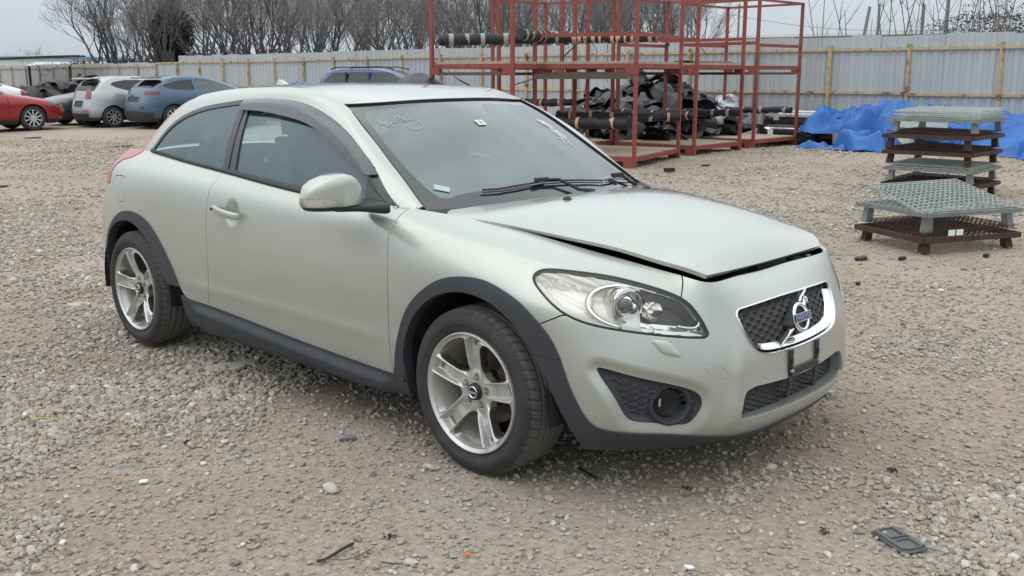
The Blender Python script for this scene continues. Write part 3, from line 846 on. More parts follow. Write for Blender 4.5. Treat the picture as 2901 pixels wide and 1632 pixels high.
for y in (-.37, .37):
    s = rbox('front_seat', (-1.36, y, .52), (.52, .50, .18), CLOTH, car, .06)
    rbox('seat_back', (-1.62, y, .86), (.15, .48, .62), CLOTH, s, .06, ry=R(-12))
    rbox('headrest', (-1.70, y, 1.215), (.10, .27, .17), CLOTH, s, .045, ry=R(-8))
for y in (-.33, .33):
    s = rbox('rear_seat', (-2.25, y, .56), (.50, .50, .18), CLOTH, car, .06)
    rbox('seat_back', (-2.52, y, .82), (.14, .50, .50), CLOTH, s, .05, ry=R(-16))
    rbox('headrest', (-2.60, y, 1.10), (.09, .25, .13), CLOTH, s, .04)
# dashboard
prof = [(-.36,.93),(-.45,.945),(-.62,.965),(-.74,.960),(-.82,.93),(-.86,.86),(-.84,.75),(-.80,.60)]
V = []; F = []
ys = np.linspace(-.66, .66, 23)
for y in ys:
    b = .055*math.exp(-((y+.37)/.17)**2)
    for i, (x, z) in enumerate(prof): V.append((x, y, z-.035+(b if 1 < i < 5 else 0)))
for i in range(22):
    for k in range(7): F.append((i*8+k, i*8+k+1, (i+1)*8+k+1, (i+1)*8+k))
make('dashboard', V, F, DASH, car)
m = MB(); c = Vector((-.93, -.37, .93)); tl = Matrix.Rotation(R(-24), 3, 'Y')
ring = [c+tl @ Vector((0, .185*math.cos(t), .185*math.sin(t))) for t in np.linspace(0, 2*PI, 37)]
m.tube(ring, .015, 8); m.box(tuple(c), (.04, .15, .11), M=tl)
for a in (PI, 0, -PI/2): m.bar(c, c+tl @ Vector((0, .18*math.cos(a), .18*math.sin(a))), .02, .035)
m.build('steering_wheel', BLACK, car, smooth=True)
rbox('cabin_floor', (-1.5, 0, .33), (2.3, 1.5, .06), BLACK, car, .01)
for s in (-1, 1): rbox('door_card', (-1.12, s*.775, .66), (1.25, .04, .56), DASH, car, .02); rbox('rear_side_card', (-2.25, s*.745, .68), (.95, .05, .58), DASH, car, .02)
rbox('cowl_side', (-.44, -.70, .885), (.12, .10, .09), BLACK, car, .02); rbox('cowl_side', (-.44, .70, .885), (.12, .10, .09), BLACK, car, .02)
rbox('parcel_shelf', (-2.78, 0, .94), (.36, 1.2, .03), DASH, car, .01)
rbox('firewall', (-.36, 0, .60), (.04, 1.36, .56), BLACK, car, .01)
# headliner under the roof
hl = orient(roof_grid(40, 30)-[0, 0, .035], (0, 0, -1)); hl = cut(hl, -hl[0][:, 0]-2.45); emit('headliner', hl, BEIGE, car)
# interior mirror
rbox('interior_mirror', (-.93, -.02, 1.245), (.03, .22, .06), BLACK, car, .012, ry=R(10))

# engine bay floor and underbody, wheel houses
rbox('underbody', (-1.32, 0, .25), (1.75, 1.60, .10), SHELLM, car, .01)
rbox('rear_floor', (-3.10, 0, .33), (.28, 1.1, .16), SHELLM, car, .01)
rbox('engine', (.20, 0, .58), (.70, 1.0, .36), SHELLM, car, .03)
rbox('engine_tray', (.45, 0, .235), (.55, 1.0, .04), SHELLM, car, .01)
for cx, d0 in ((0, 0), (-2.64, 0)):
    for s in (-1, 1):
        a = np.linspace(R(-8), R(188), 30); V = []; F = []
        for t in a:
            r = .385
            for y in (.868, .80, .60, .52): V.append((cx+r*math.cos(t), s*y, .325+r*math.sin(t)))
            V.append((cx+.10*math.cos(t), s*.515, .325+.1*math.sin(t)))
        for i in range(29):
            for k in range(4): F.append((i*5+k, i*5+k+1, (i+1)*5+k+1, (i+1)*5+k))
        make('wheel_house', V, F, mat('wheel_house_felt', (.012, .013, .015), rough=.9), car)
# slam panel under the bonnet front edge
m = MB(); m.box((.60, 0, .715), (.10, .86, .03)); m.box((.52, 0, .70), (.05, .9, .08)); m.box((.62, .08, .735), (.04, .10, .03)); m.tube([(.60,.33,.735),(.62,.37,.755)], .012, 8)
m.build('slam_panel', BLACK, car, bevel=.004)
# ---------------------------------------------------------------- hatchback details: wheels
TYRE = mat('tyre_rubber', (.018, .019, .020), rough=.72, var=.12, scale=14, col2=(.036, .036, .036), bump=.08, bscale=120)
def _tread():
    n = TYRE.node_tree.nodes; L = TYRE.node_tree.links; b = n['Principled BSDF']
    tc = n.new('ShaderNodeTexCoord'); sp = n.new('ShaderNodeSeparateXYZ'); L.new(tc.outputs['Object'], sp.inputs[0])
    cb = n.new('ShaderNodeCombineXYZ'); L.new(sp.outputs[0], cb.inputs[0]); L.new(sp.outputs[2], cb.inputs[2])
    ln = n.new('ShaderNodeVectorMath'); ln.operation = 'LENGTH'; L.new(cb.outputs[0], ln.inputs[0])
    mr = n.new('ShaderNodeMapRange'); mr.inputs[1].default_value = .302; mr.inputs[2].default_value = .3165; mr.inputs[3].default_value = 0; mr.inputs[4].default_value = .85
    L.new(ln.outputs['Value'], mr.inputs[0]); mx = n.new('ShaderNodeMixRGB'); L.new(mr.outputs[0], mx.inputs[0])
    L.new(b.inputs['Base Color'].links[0].from_socket, mx.inputs[1]); mx.inputs[2].default_value = (.125, .118, .108, 1); L.new(mx.outputs[0], b.inputs['Base Color'])
_tread()
ALLOY = mat('alloy', (.52, .52, .50), rough=.38, metal=.65, var=.06, scale=20)
DIRTALLOY = mat('dusty_alloy', (.40, .37, .33), rough=.5, metal=.6, col2=(.26, .23, .20), scale=9)
DISC = mat('brake_disc', (.16, .12, .10), rough=.5, metal=.6, col2=(.09, .05, .035), scale=25)
BLUE = mat('badge_blue', (.008, .010, .11), rough=.3, coat=.4)

def tyre_mesh(Ro=.318, Ri=.222, W=.218, nt=432):
    """profile from outer bead over the tread to the inner bead, tread cut with grooves"""
    h = W/2
    ctl = [(Ri, -h+.022), (Ri+.008, -h+.010), (Ri+.03, -h-.001), (Ri+.055, -h-.004), (Ro-.022, -h+.006), (Ro-.009, -h+.016), (Ro-.004, -h+.030), (Ro-.001, -h+.055), (Ro, 0),
           (Ro-.001, h-.055), (Ro-.004, h-.030), (Ro-.010, h-.016), (Ro-.03, h-.002), (Ri+.04, h), (Ri, h-.02)]
    pr = smoothcurve(ctl, 150); pr = resample(pr, 120)
    th = np.linspace(0, 2*PI, nt, endpoint=False)
    r = np.repeat(pr[None, :, 0], nt, 0); y = np.repeat(pr[None, :, 1], nt, 0)
    T = np.repeat(th[:, None], len(pr), 1)
    tread = (r > Ro-.011)
    g = np.zeros_like(r)
    for yc in (-.052, -.018, .018, .052): g = np.maximum(g, np.clip(1.6-np.abs(y-yc)/.0035, 0, 1)*.007)
    ph = (T*54/(2*PI)+(y/.05)*.35) % 1
    sh = (np.abs(y) > .058) & (r > Ro-.020)
    g = np.where(sh, np.maximum(g, np.clip(1.5-np.abs(ph-.5)/.07, 0, 1)*.0055), g)
    ph2 = (T*54/(2*PI)+(y/.03)*.5) % 1
    mid_ = (np.abs(y) < .048)
    g = np.where(mid_, np.maximum(g, np.clip(1.3-np.abs(ph2-.5)/.05, 0, 1)*.003*(np.abs(y) > .012)), g)
    r = r-np.where(tread | sh, g, 0)
    # raised bands on the sidewall
    sw = (y < -h+.012) & (r < Ro-.02)
    r2 = pr[None, :, 0]
    y = y-np.where(sw & (np.abs(r2-.262) < .004), .0012, 0)-np.where(sw & (np.abs(r2-.237) < .002), .0015, 0)
    S = np.stack([r*np.cos(T), y, r*np.sin(T)], 2)
    i = np.arange(nt*len(pr)).reshape(nt, len(pr)); j = np.roll(i, -1, 0)
    F = np.stack([i[:, :-1].ravel(), i[:, 1:].ravel(), j[:, 1:].ravel(), j[:, :-1].ravel()], 1)
    return S.reshape(-1, 3), F[:, ::-1]

def rim_face():
    """polar height field for the five-spoke wheel, windows cut out"""
    nr, na = 74, 560
    rr = np.linspace(.020, .2275, nr); aa = np.linspace(0, 2*PI, na+1)
    Rr, A = np.meshgrid(rr, aa, indexing='ij')
    A0 = R(13)
    loc = (A-A0+PI/5) % (2*PI/5)-PI/5
    u = Rr*np.cos(loc); v = Rr*np.sin(loc)
    w = .0345+np.clip(u-.05, 0, .2)*.045                        # half width of a spoke
    # y: outward is negative
    base = -.872+.030*np.clip((.205-Rr)/.12, 0, 1)**1.2
    ridge = np.exp(-((np.abs(v)-(w-.0065))/.0042)**2)*.011*np.clip((Rr-.06)/.04, 0, 1)
    panel = -np.clip((w-.0115-np.abs(v))/.004, 0, 1)*.0055*np.clip((Rr-.075)/.03, 0, 1)*(1+1.2*np.clip((Rr-.13)/.05, 0, 1))
    y = base-ridge-panel*1.6
    hub = np.clip((.072-Rr)/.012, 0, 1); y = y-hub*.002
    for k in range(5):                                          # bolt wells
        a = A0+2*PI*k/5; d = np.hypot(Rr*np.cos(A)-.054*math.cos(a), Rr*np.sin(A)-.054*math.sin(a))
        y = y+np.clip((.0135-d)/.003, 0, 1)*.012
    d = Rr; y = np.where(Rr < .034, y+.002, y)
    slot = np.maximum(np.abs(u-.188)-.009, np.abs(v)-.019)       # slot at the spoke's outer end
    slot = np.where(np.abs(loc) < .3, slot, 1)
    slotp = np.clip(-slot/.003, 0, 1)
    y = y+slotp*.022+np.clip((u-.15)/.03, 0, 1)*np.clip(1-np.abs(v)/(w-.012), 0, 1)**.4*.004
    y = np.where(Rr > .208, -.872+.004*np.clip((.216-Rr)/.006, -1, 1), y)
    lip = np.exp(-((Rr-.2245)/.0035)**2)*.006; y = y-lip
    S = np.stack([Rr*np.cos(A), y, Rr*np.sin(A)], 2)
    M = gridmesh(S, None, (gridnormals(S)[30, 10]@np.array([0, -1, 0])) < 0)
    V = M[0]; Rv = np.hypot(V[:, 0], V[:, 2]); Av = np.arctan2(V[:, 2], V[:, 0])
    lo = (Av-A0+PI/5) % (2*PI/5)-PI/5; uu = Rv*np.cos(lo); vv = np.abs(Rv*np.sin(lo))
    ww = .0345+np.clip(uu-.05, 0, .2)*.045
    # distance to window: between spokes, inside the outer ring
    e1 = ww-vv; e2 = Rv-.206; e3 = .077-Rv
    k = 90.
    f = np.log(np.exp(k*e1)+np.exp(k*e2)+np.exp(k*e3))/k-.004
    M = cut(M, -f)
    sk = lambda V: (np.hypot(V[:, 0], V[:, 2]) < .0205) | (np.hypot(V[:, 0], V[:, 2]) > .227)
    # the seam of the polar grid is open at angle 0: leave it without a skirt
    sk2 = lambda V: sk(V) | ((np.abs(V[:, 2]) < 1e-5) & (V[:, 0] > 0))
    return skirt(M, .035, sk2, direction=(0, 1, 0))
TYRE_V, TYRE_F = tyre_mesh(); RIMF = rim_face()

def text_mesh(name, txt, size, m, parent, M, depth=.001, spacing=1.0):
    cu = bpy.data.curves.new(name, 'FONT'); cu.body = txt; cu.size = size; cu.extrude = depth; cu.align_x = 'CENTER'; cu.align_y = 'CENTER'
    cu.space_character = spacing; cu.resolution_u = 3
    t = bpy.data.objects.new(name, cu); COL.objects.link(t)
    bpy.context.view_layer.update()
    me = bpy.data.meshes.new_from_object(t.evaluated_get(bpy.context.evaluated_depsgraph_get()))
    bpy.data.objects.remove(t); bpy.data.curves.remove(cu)
    me.materials.clear(); me.materials.append(m); me.transform(M)
    o = bpy.data.objects.new(name, me); COL.objects.link(o); o.parent = parent
    return o
WHITEP = mat('white_print', (.75, .76, .78), rough=.5)

def make_wheel():
    w = bpy.data.objects.new('wheel', None); COL.objects.link(w); w.parent = car; w.empty_display_size = .1
    t = make('tyre', TYRE_V+[0, -.772, 0], TYRE_F, TYRE, w, smooth=True)
    rim = emit('rim', RIMF, ALLOY, w)
    b = MB(); b.lathe([(.2275, -.876), (.2300, -.868), (.222, -.862), (.214, -.850), (.206, -.82), (.200, -.77), (.198, -.70), (.206, -.675), (.220, -.668)], 96)
    b.build('barrel', mat('barrel_alloy', (.62, .59, .55), rough=.42, metal=.35, var=.15, scale=12), w, smooth=True)
    d = MB(); d.lathe([(.03, -.772), (.06, -.776), (.068, -.790), (.068, -.752), (.139, -.752), (.141, -.748), (.141, -.732), (.139, -.728), (.02, -.728)], 64); d.build('brake_disc', DISC, w, smooth=False, angle=40)
    c = MB(); c.box((.10, -.75, .055), (.07, .075, .12), M=Matrix.Rotation(R(-30), 3, 'Y')); c.box((.125, -.775, .01), (.03, .03, .09), M=Matrix.Rotation(R(-10), 3, 'Y')); c.build('brake_caliper', DISC, w, bevel=.006)
    bk = MB(); bk.lathe([(.0, -.700), (.21, -.700)], 40); bk.build('back_plate', SHELLM, w)
    for k in range(5):
        a = R(13)+2*PI*k/5
        n = MB(); n.lathe([(0, -.008), (.0075, -.008), (.0085, -.006), (.0095, .006)], 6, (.054*math.cos(a), -.848, .054*math.sin(a)))
        n.build('wheel_bolt', DIRTALLOY, w, smooth=False)
    h = MB(); h.lathe([(0, -.860), (.028, -.859), (.031, -.856), (.032, -.845)], 40); hc = h.build('hub_cap', BLACK, w, smooth=True, angle=40)
    q = MB(); q.lathe([(.018, -.8600), (.0195, -.8622), (.0215, -.8625), (.023, -.8605)], 40); q.build('hub_ring', CHROME, hc, smooth=True)
    s = MB(); s.box((0, -.8622, 0), (.044, .003, .010)); s.build('hub_band', BLUE, hc)
    text_mesh('hub_lettering', 'VOLVO', .011, WHITEP, hc, Matrix.Translation((0, -.8640, 0)) @ Matrix.Rotation(R(90), 4, 'X'), .0003, 1.15)
    return w
wheel = make_wheel()
wheel.location = (0, 0, .315)
w2 = copy_tree(wheel, car); w2.location = (-2.64, 0, .315); w2.rotation_euler = (0, R(-14), 0)
w3 = copy_tree(wheel, car); w3.location = (0, 0, .315); w3.rotation_euler = (0, 0, PI)
w4 = copy_tree(wheel, car); w4.location = (-2.64, 0, .315); w4.rotation_euler = (0, 0, PI)

# ---------------------------------------------------------------- headlights
HLCH = mat('reflector_chrome', (.78, .78, .75), rough=.16, metal=1)
HLPALE = mat('lamp_housing_pale', (.78, .78, .73), rough=.25, metal=.15)
HLDARK = mat('lamp_housing_dark', (.035, .038, .042), rough=.35)
LENSG = glass_mat('projector_lens', (.30, .34, .38), refl=1, rough=.01, opacity=.35, film=(.05, .06, .07), ior=1.8)
hlreg = region(BODY, front_only(inner(HLP, SZ, .003)))
gask = region(region(BODY, front_only(inner(HLP, SZ, .0005))), front_out(outer(HLP, SZ, -.007)))
lens = region(BODY, front_only(inner(HLP, SZ, .0075)))
def place(o, M):
    o.data.transform(M); return o
def headlight(side):
    k = (lambda M: M) if side < 0 else mirror
    hb = bpy.data.objects.new('headlight', None); COL.objects.link(hb); hb.parent = car; hb.location = (0, 0, 0)
    emit('gasket', k(skirt(offset(gask, -.003), .012)), RUBBER, hb)
    emit('lens', k(offset(lens, -.0015)), CLEAR, hb)
    # bowl behind the lens: pale reflector with a dark inner half
    V, N, F = region(BODY, front_only(inner(HLP, SZ, .006)))
    s = S_(V); d = -sdf(np.stack([s, V[:, 2]], 1), HLP)
    e = np.clip((d-.006)/.022, 0, 1); dep = .010+.050*e**1.3
    B = subdiv(renorm((V-N*dep[:, None], N, F)), 2)
    # ribs in the turn-signal end
    rib = np.clip((-.17-S_(B[0]))/.02, 0, 1)*(.5+.5*np.sin((B[0][:, 2]+.35*S_(B[0]))*2*PI*38))*.0035
    B = renorm((B[0]+B[1]*rib[:, None], B[1], B[2]))
    pale = cut(B, S_(B[0])+.035); dark = cut(B, -S_(B[0])-.035)
    dark_c = cut(dark, -(d_in(dark[0])-.022)); rim_c = cut(dark, d_in(dark[0])-.022)
    emit('reflector', k(pale), HLPALE, hb); emit('reflector', k(rim_c), HLCH, hb); emit('inner_mask', k(dark_c), HLDARK, hb)
    sg = -side
    def at_(x, y, z): return (x, y*sg, z)
    Mo = lambda px, py, pz, yaw: Matrix.Translation((px, py*sg, pz)) @ Matrix.Rotation(R(-yaw*sg), 4, 'Z')
    # projector: barrel, chrome bezel, lens
    for (x, y, z, rad, yaw, nm) in ((.553, -.662, .694, .060, 22, 'projector'), (.622, -.612, .680, .032, 16, 'high_beam')):
        m = MB()
        if nm == 'projector':
            m.lathe([(rad*1.04, -.012), (rad*1.10, -.004), (rad*1.06, .004), (rad*.90, .006), (rad*.78, .0), (rad*.74, -.01)], 48, axis='x')
            m.lathe([(rad*1.04, -.012), (rad*1.08, -.03), (rad*1.02, -.07)], 48, axis='x')
        else:
            m.lathe([(rad*1.08, -.02), (rad*1.10, .004), (rad*.98, .006), (rad*.8, -.014), (rad*.42, -.032), (.001, -.036)], 40, axis='x')
        o = m.build(nm, HLCH, hb, smooth=True, angle=50); o.data.transform(Mo(x, y, z, yaw))
        if nm == 'projector':
            l = MB(); l.lathe([(rad*.74, -.012), (rad*.66, .004), (rad*.45, .015), (rad*.2, .020), (.0005, .021)], 40, axis='x')
            q = l.build('projector_lens', LENSG, o, smooth=True); q.data.transform(Mo(x, y, z, yaw))
            l = MB(); l.lathe([(rad*.8, -.02), (.001, -.02)], 32, axis='x'); q = l.build('projector_back', HLDARK, o); q.data.transform(Mo(x, y, z, yaw))
    # bright crescent blade sweeping round the projector to the turn signal
    cr_ = [(.575,-.725,.636),(.515,-.752,.655),(.462,-.758,.690),(.450,-.735,.728),(.48,-.692,.755),(.545,-.645,.760)]
    cv = smoothcurve(cr_, 24); m = MB(); m.tube([at_(*p) for p in cv], list(.010*np.sin(np.linspace(.25, PI-.25, 24))+.002), 8)
    m.build('light_blade', HLCH, hb, smooth=True)
    cr_ = [(.700,-.560,.630),(.742,-.500,.625),(.735,-.485,.660),(.700,-.500,.700)]
    cv = smoothcurve(cr_, 20); m = MB(); m.tube([at_(*(np.array(p)+[-.02,-.0,0])) for p in cv], .007, 8); m.build('light_blade', HLCH, hb, smooth=True)
    m = MB(); m.lathe([(.012, 0), (.010, .012), (0, .016)], 12, at_(.64, -.655, .628), 'x'); m.build('side_light_bulb', CLEAR, hb, smooth=True)
    return hb
def d_in(V): return -sdf(np.stack([S_(V), V[:, 2]], 1), HLP)
headlight(-1); headlight(1)

# ---------------------------------------------------------------- grille
gr = bpy.data.objects.new('grille', None); COL.objects.link(gr); gr.parent = car
BOTH = join(BODY, mirror(BODY))
FB = cut(BOTH, -BOTH[0][:, 0]+.6)
def ring(poly, e0, e1, f=None):
    M = cut(FB, sdf(YZ(FB[0]), poly)+e0); d = -sdf(YZ(M[0]), poly); M = cut(M, d-e1)
    return M
def weld_push(M, poly, fn):
    d = -sdf(YZ(M[0]), poly); V = M[0]-M[1]*fn(d)[:, None]; return renorm((V, M[1], M[2]))
CHD = mat('chrome_grille_frame', (.74, .75, .77), rough=.12, metal=1)
FV = FB[0]
_gy = np.linspace(-.46, .46, 93); _gz = np.linspace(.22, .72, 51)
FMAP = np.zeros((51, 93))
for _i, _z in enumerate(_gz):
    for _j, _y in enumerate(_gy):
        d = (FV[:, 1]-_y)**2+(FV[:, 2]-_z)**2; k = np.argpartition(d, 4)[:4]; w = 1/(d[k]+1e-7); FMAP[_i, _j] = (FV[k, 0]*w).sum()/w.sum()
for _ in range(3): FMAP[1:-1, 1:-1] = FMAP[1:-1, 1:-1]*.5+.125*(FMAP[:-2, 1:-1]+FMAP[2:, 1:-1]+FMAP[1:-1, :-2]+FMAP[1:-1, 2:])
def FX(y, z):
    iy = min(max((y+.46)/.01, 0), 91.999); iz = min(max((z-.22)/.01, 0), 49.999); a_, b_ = int(iy), int(iz); fy, fz = iy-a_, iz-b_
    return FMAP[b_, a_]*(1-fy)*(1-fz)+FMAP[b_, a_+1]*fy*(1-fz)+FMAP[b_+1, a_]*(1-fy)*fz+FMAP[b_+1, a_+1]*fy*fz
GL = resample(np.concatenate([GRILP, GRILP[:1]]), 201)[:-1]     # evenly spaced outline
_t = np.roll(GL, -1, 0)-np.roll(GL, 1, 0); _t /= np.linalg.norm(_t, axis=1, keepdims=True)
GN_ = np.stack([-_t[:, 1], _t[:, 0]], 1)
if sdf(GL[:1]+GN_[:1]*.01, GRILP)[0] > 0: GN_ = -GN_            # pointing into the opening
def rim_loft(name, prof, m, sel=None, closed=True):
    """prof: list of (inset, depth); swept round the grille opening"""
    idx = list(range(len(GL))) if sel is None else sel
    V = []; k = len(prof)
    for i in idx:
        for e, d in prof:
            y, z = GL[i]+GN_[i]*e; V.append((FX(y, z)-d, y, z))
    F = []; n = len(idx)
    for i in range(n if closed else n-1):
        j = (i+1) % n
        for q in range(k-1): F.append((i*k+q, i*k+q+1, j*k+q+1, j*k+q))
    return make(name, V, F, m, gr, smooth=True, angle=50)
rim_loft('grille_frame', [(-.002, .004), (-.001, -.0025), (.0015, -.004), (.004, -.001), (.0052, .006), (.009, .03)], CHD)
low = [i for i in range(len(GL)) if GL[i, 1] < .640]
st = next((i for i in range(len(GL)) if GL[i, 1] < .640 and GL[i-1, 1] >= .640), 0)
sel = [(st+i) % len(GL) for i in range(len(low))]
rim_loft('chrome_strip', [(.0115, .016), (.012, .004), (.0135, .003), (.030, .019), (.0315, .021), (.032, .034)], CHROME, sel, False)
# honeycomb
def honeycomb(poly, e, depth, pitch, m, name, par, back, ysk=0, aspect=.82, z0=0, rimw=.0022, dx=None):
    """hexagonal funnels cut into a plane behind the opening"""
    xs_, ys_, zs_ = FB[0][:, 0], FB[0][:, 1], FB[0][:, 2]
    ylo, zlo = poly.min(0); yhi, zhi = poly.max(0)
    # surface depth x(y,z) sampled by nearest vertex on a coarse grid
    gy = np.linspace(ylo-.03, yhi+.03, 60); gz = np.linspace(zlo-.03, zhi+.03, 24)
    GXX = np.array([[xs_[np.argmin((ys_-y)**2+(zs_-z)**2)] for y in gy] for z in gz])
    for _ in range(3): GXX[1:-1, 1:-1] = (GXX[:-2, 1:-1]+GXX[2:, 1:-1]+GXX[1:-1, :-2]+GXX[1:-1, 2:])/4
    def X(y, z):
        iy = np.clip((y-gy[0])/(gy[1]-gy[0]), 0, 58.99); iz = np.clip((z-gz[0])/(gz[1]-gz[0]), 0, 22.99)
        a_, b_ = int(iy), int(iz); fy, fz = iy-a_, iz-b_
        return (GXX[b_, a_]*(1-fy)*(1-fz)+GXX[b_, a_+1]*fy*(1-fz)+GXX[b_+1, a_]*(1-fy)*fz+GXX[b_+1, a_+1]*fy*fz)
    mb = MB(); r0 = pitch/math.sqrt(3)
    nx = int((yhi-ylo)/(1.5*r0))+3; nz = int((zhi-zlo)/(pitch*aspect))+3
    for i in range(-nx//2, nx//2+1):
        for j in range(-nz//2, nz//2+1):
            cy = i*1.5*r0; cz = (zlo+zhi)/2+z0+(j+(.5 if i % 2 else 0))*pitch*aspect
            if sdf([[cy, cz]], poly)[0] > r0*.9: continue
            V = []
            for rr_, dd in ((r0, .0), (r0-rimw*1.15, .0), (r0*.74, depth), ):
                for k in range(6):
                    a_ = PI/3*k; y = cy+rr_*math.cos(a_); z = cz+rr_*math.sin(a_)*aspect
                    V.append((X(y, z)-back-dd, y, z))
            F = []
            for k in range(6):
                k2 = (k+1) % 6; F += [(k, k2, 6+k2, 6+k), (6+k, 6+k2, 12+k2, 12+k)]
            F.append((12, 13, 14, 15, 16, 17))
            mb.add(V, F)
    V = np.array(mb.v); F = []
    for f in mb.f:
        for k in range(1, len(f)-1): F.append((f[0], f[k], f[k+1]))
    M = (V, np.zeros_like(V)+[1, 0, 0], np.array(F))
    M = cut(M, sdf(YZ(V), poly)+e)
    return make(name, M[0], M[2], m, par, smooth=False)
GMESH = mat('grille_mesh_plastic', (.030, .032, .035), rough=.45, var=.1)
honeycomb(GRILP, .006, .018, .034, GMESH, 'grille_mesh', gr, .030)
def wall(poly, d0, d1, m, name, par, e=.0):
    """opening side walls running back from the body surface"""
    M = cut(FB, sdf(YZ(FB[0]), poly)+e); V, N, F = M; B = boundary(M, c_mid)
    P = V[B]; Nn = N[B]; q0 = P-Nn*0-np.array([d0, 0, 0]); q1 = P-np.array([d1, 0, 0])
    n = len(B); VV = np.concatenate([q0[:, 0], q0[:, 1], q1[:, 1], q1[:, 0]]); i = np.arange(n)
    return make(name, VV, np.stack([i, i+n, i+2*n, i+3*n], 1), m, par, smooth=False)

# emblem with its band, arrow and the diagonal bar
def onface(y, z, dx=0):
    i = np.argmin((FB[0][:, 1]-y)**2+(FB[0][:, 2]-z)**2); return Vector((FB[0][i, 0]+dx, y, z))
tilt = R(18)
ec = onface(0, .590, .010)
EM = Matrix.Translation(ec) @ Matrix.Rotation(-tilt, 4, 'Y')
m = MB(); ringp = [(0, .0475*math.cos(t), .0475*math.sin(t)) for t in np.linspace(0, 2*PI, 49)]; m.tube(ringp, .0075, 10, cap=False)
m.bar((.002, .036, .036), (.002, .060, .060), .009, .009); m.bar((.002, .062, .064), (.002, .040, .066), .006, .008); m.bar((.002, .062, .064), (.002, .064, .042), .006, .008)
em = m.build('emblem', CHROME, gr, smooth=True, angle=50); em.data.transform(EM)
m = MB(); m.lathe([(.040, -.008), (0, -.008)], 32, axis='x'); q = m.build('emblem_back', BLACK, em); q.data.transform(EM)
m = MB(); m.box((.0085, 0, 0), (.008, .106, .027)); q = m.build('emblem_band', BLUE, em, bevel=.001); q.data.transform(EM)
m = MB(); m.box((.0080, 0, 0), (.008, .110, .0305)); q = m.build('emblem_band_edge', CHROME, em); q.data.transform(EM)
text_mesh('emblem_lettering', 'VOLVO', .0255, mat('badge_silver', (.45, .47, .62), rough=.3, metal=.5), em, EM @ Matrix.Translation((.0129, 0, 0)) @ Matrix.Rotation(R(90), 4, 'Z') @ Matrix.Rotation(R(90), 4, 'X'), .0004, 1.18)
for a_, b_ in (((-.150, .505), (-.052, .556)), ((.040, .622), (.150, .662))):
    m = MB(); A_ = onface(*a_, -.012); B_ = onface(*b_, -.006); m.bar(A_, B_, .008, .020, up=(1, 0, 0)); m.bar(A_+Vector((.005, 0, -.002)), B_+Vector((.005, 0, -.002)), .008, .010, up=(1, 0, 0))
    m.build('grille_bar', CHROME, gr, bevel=.002)
m = MB(); m.bar(onface(-.055, .555, -.018), onface(.045, .625, -.018), .03, .05, up=(1, 0, 0)); m.build('emblem_mount', BLACK, gr, bevel=.003)

# ---------------------------------------------------------------- lower intake, plate bracket
wall(INTP, 0, .055, PAINT, 'intake_surround', car, -.0005)
honeycomb(INTP, -.004, .012, .030, GMESH, 'intake_mesh', car, .052, aspect=.62)
m = MB()
STEELB = mat('bracket_steel', (.022, .024, .027), rough=.45)
for y in (-.098, .098):
    xf = onface(y, .45).x
    m.box((xf+.006, y, .425), (.006, .026, .13)); m.box((xf+.004, y, .345), (.006, .026, .06), M=Matrix.Rotation(R(8), 3, 'Y')); m.box((xf-.010, y, .312), (.030, .024, .006))
    m.box((xf+.011, y, .445), (.008, .012, .03))
xf = onface(0, .42).x
m.bar((xf+.008, -.105, .405), (xf+.008, .105, .405), .006, .028, up=(0, 0, 1))
m.build('plate_bracket', STEELB, car, bevel=.0015)
m = MB(); m.lathe([(0, .010), (.007, .010), (.009, 0)], 10, axis='x')
for y in (-.098, .098):
    make('bracket_bolt', [(v[0]+onface(y, .41).x+.006, v[1]+y, v[2]+.41) for v in m.v], m.f, DIRTALLOY, car)

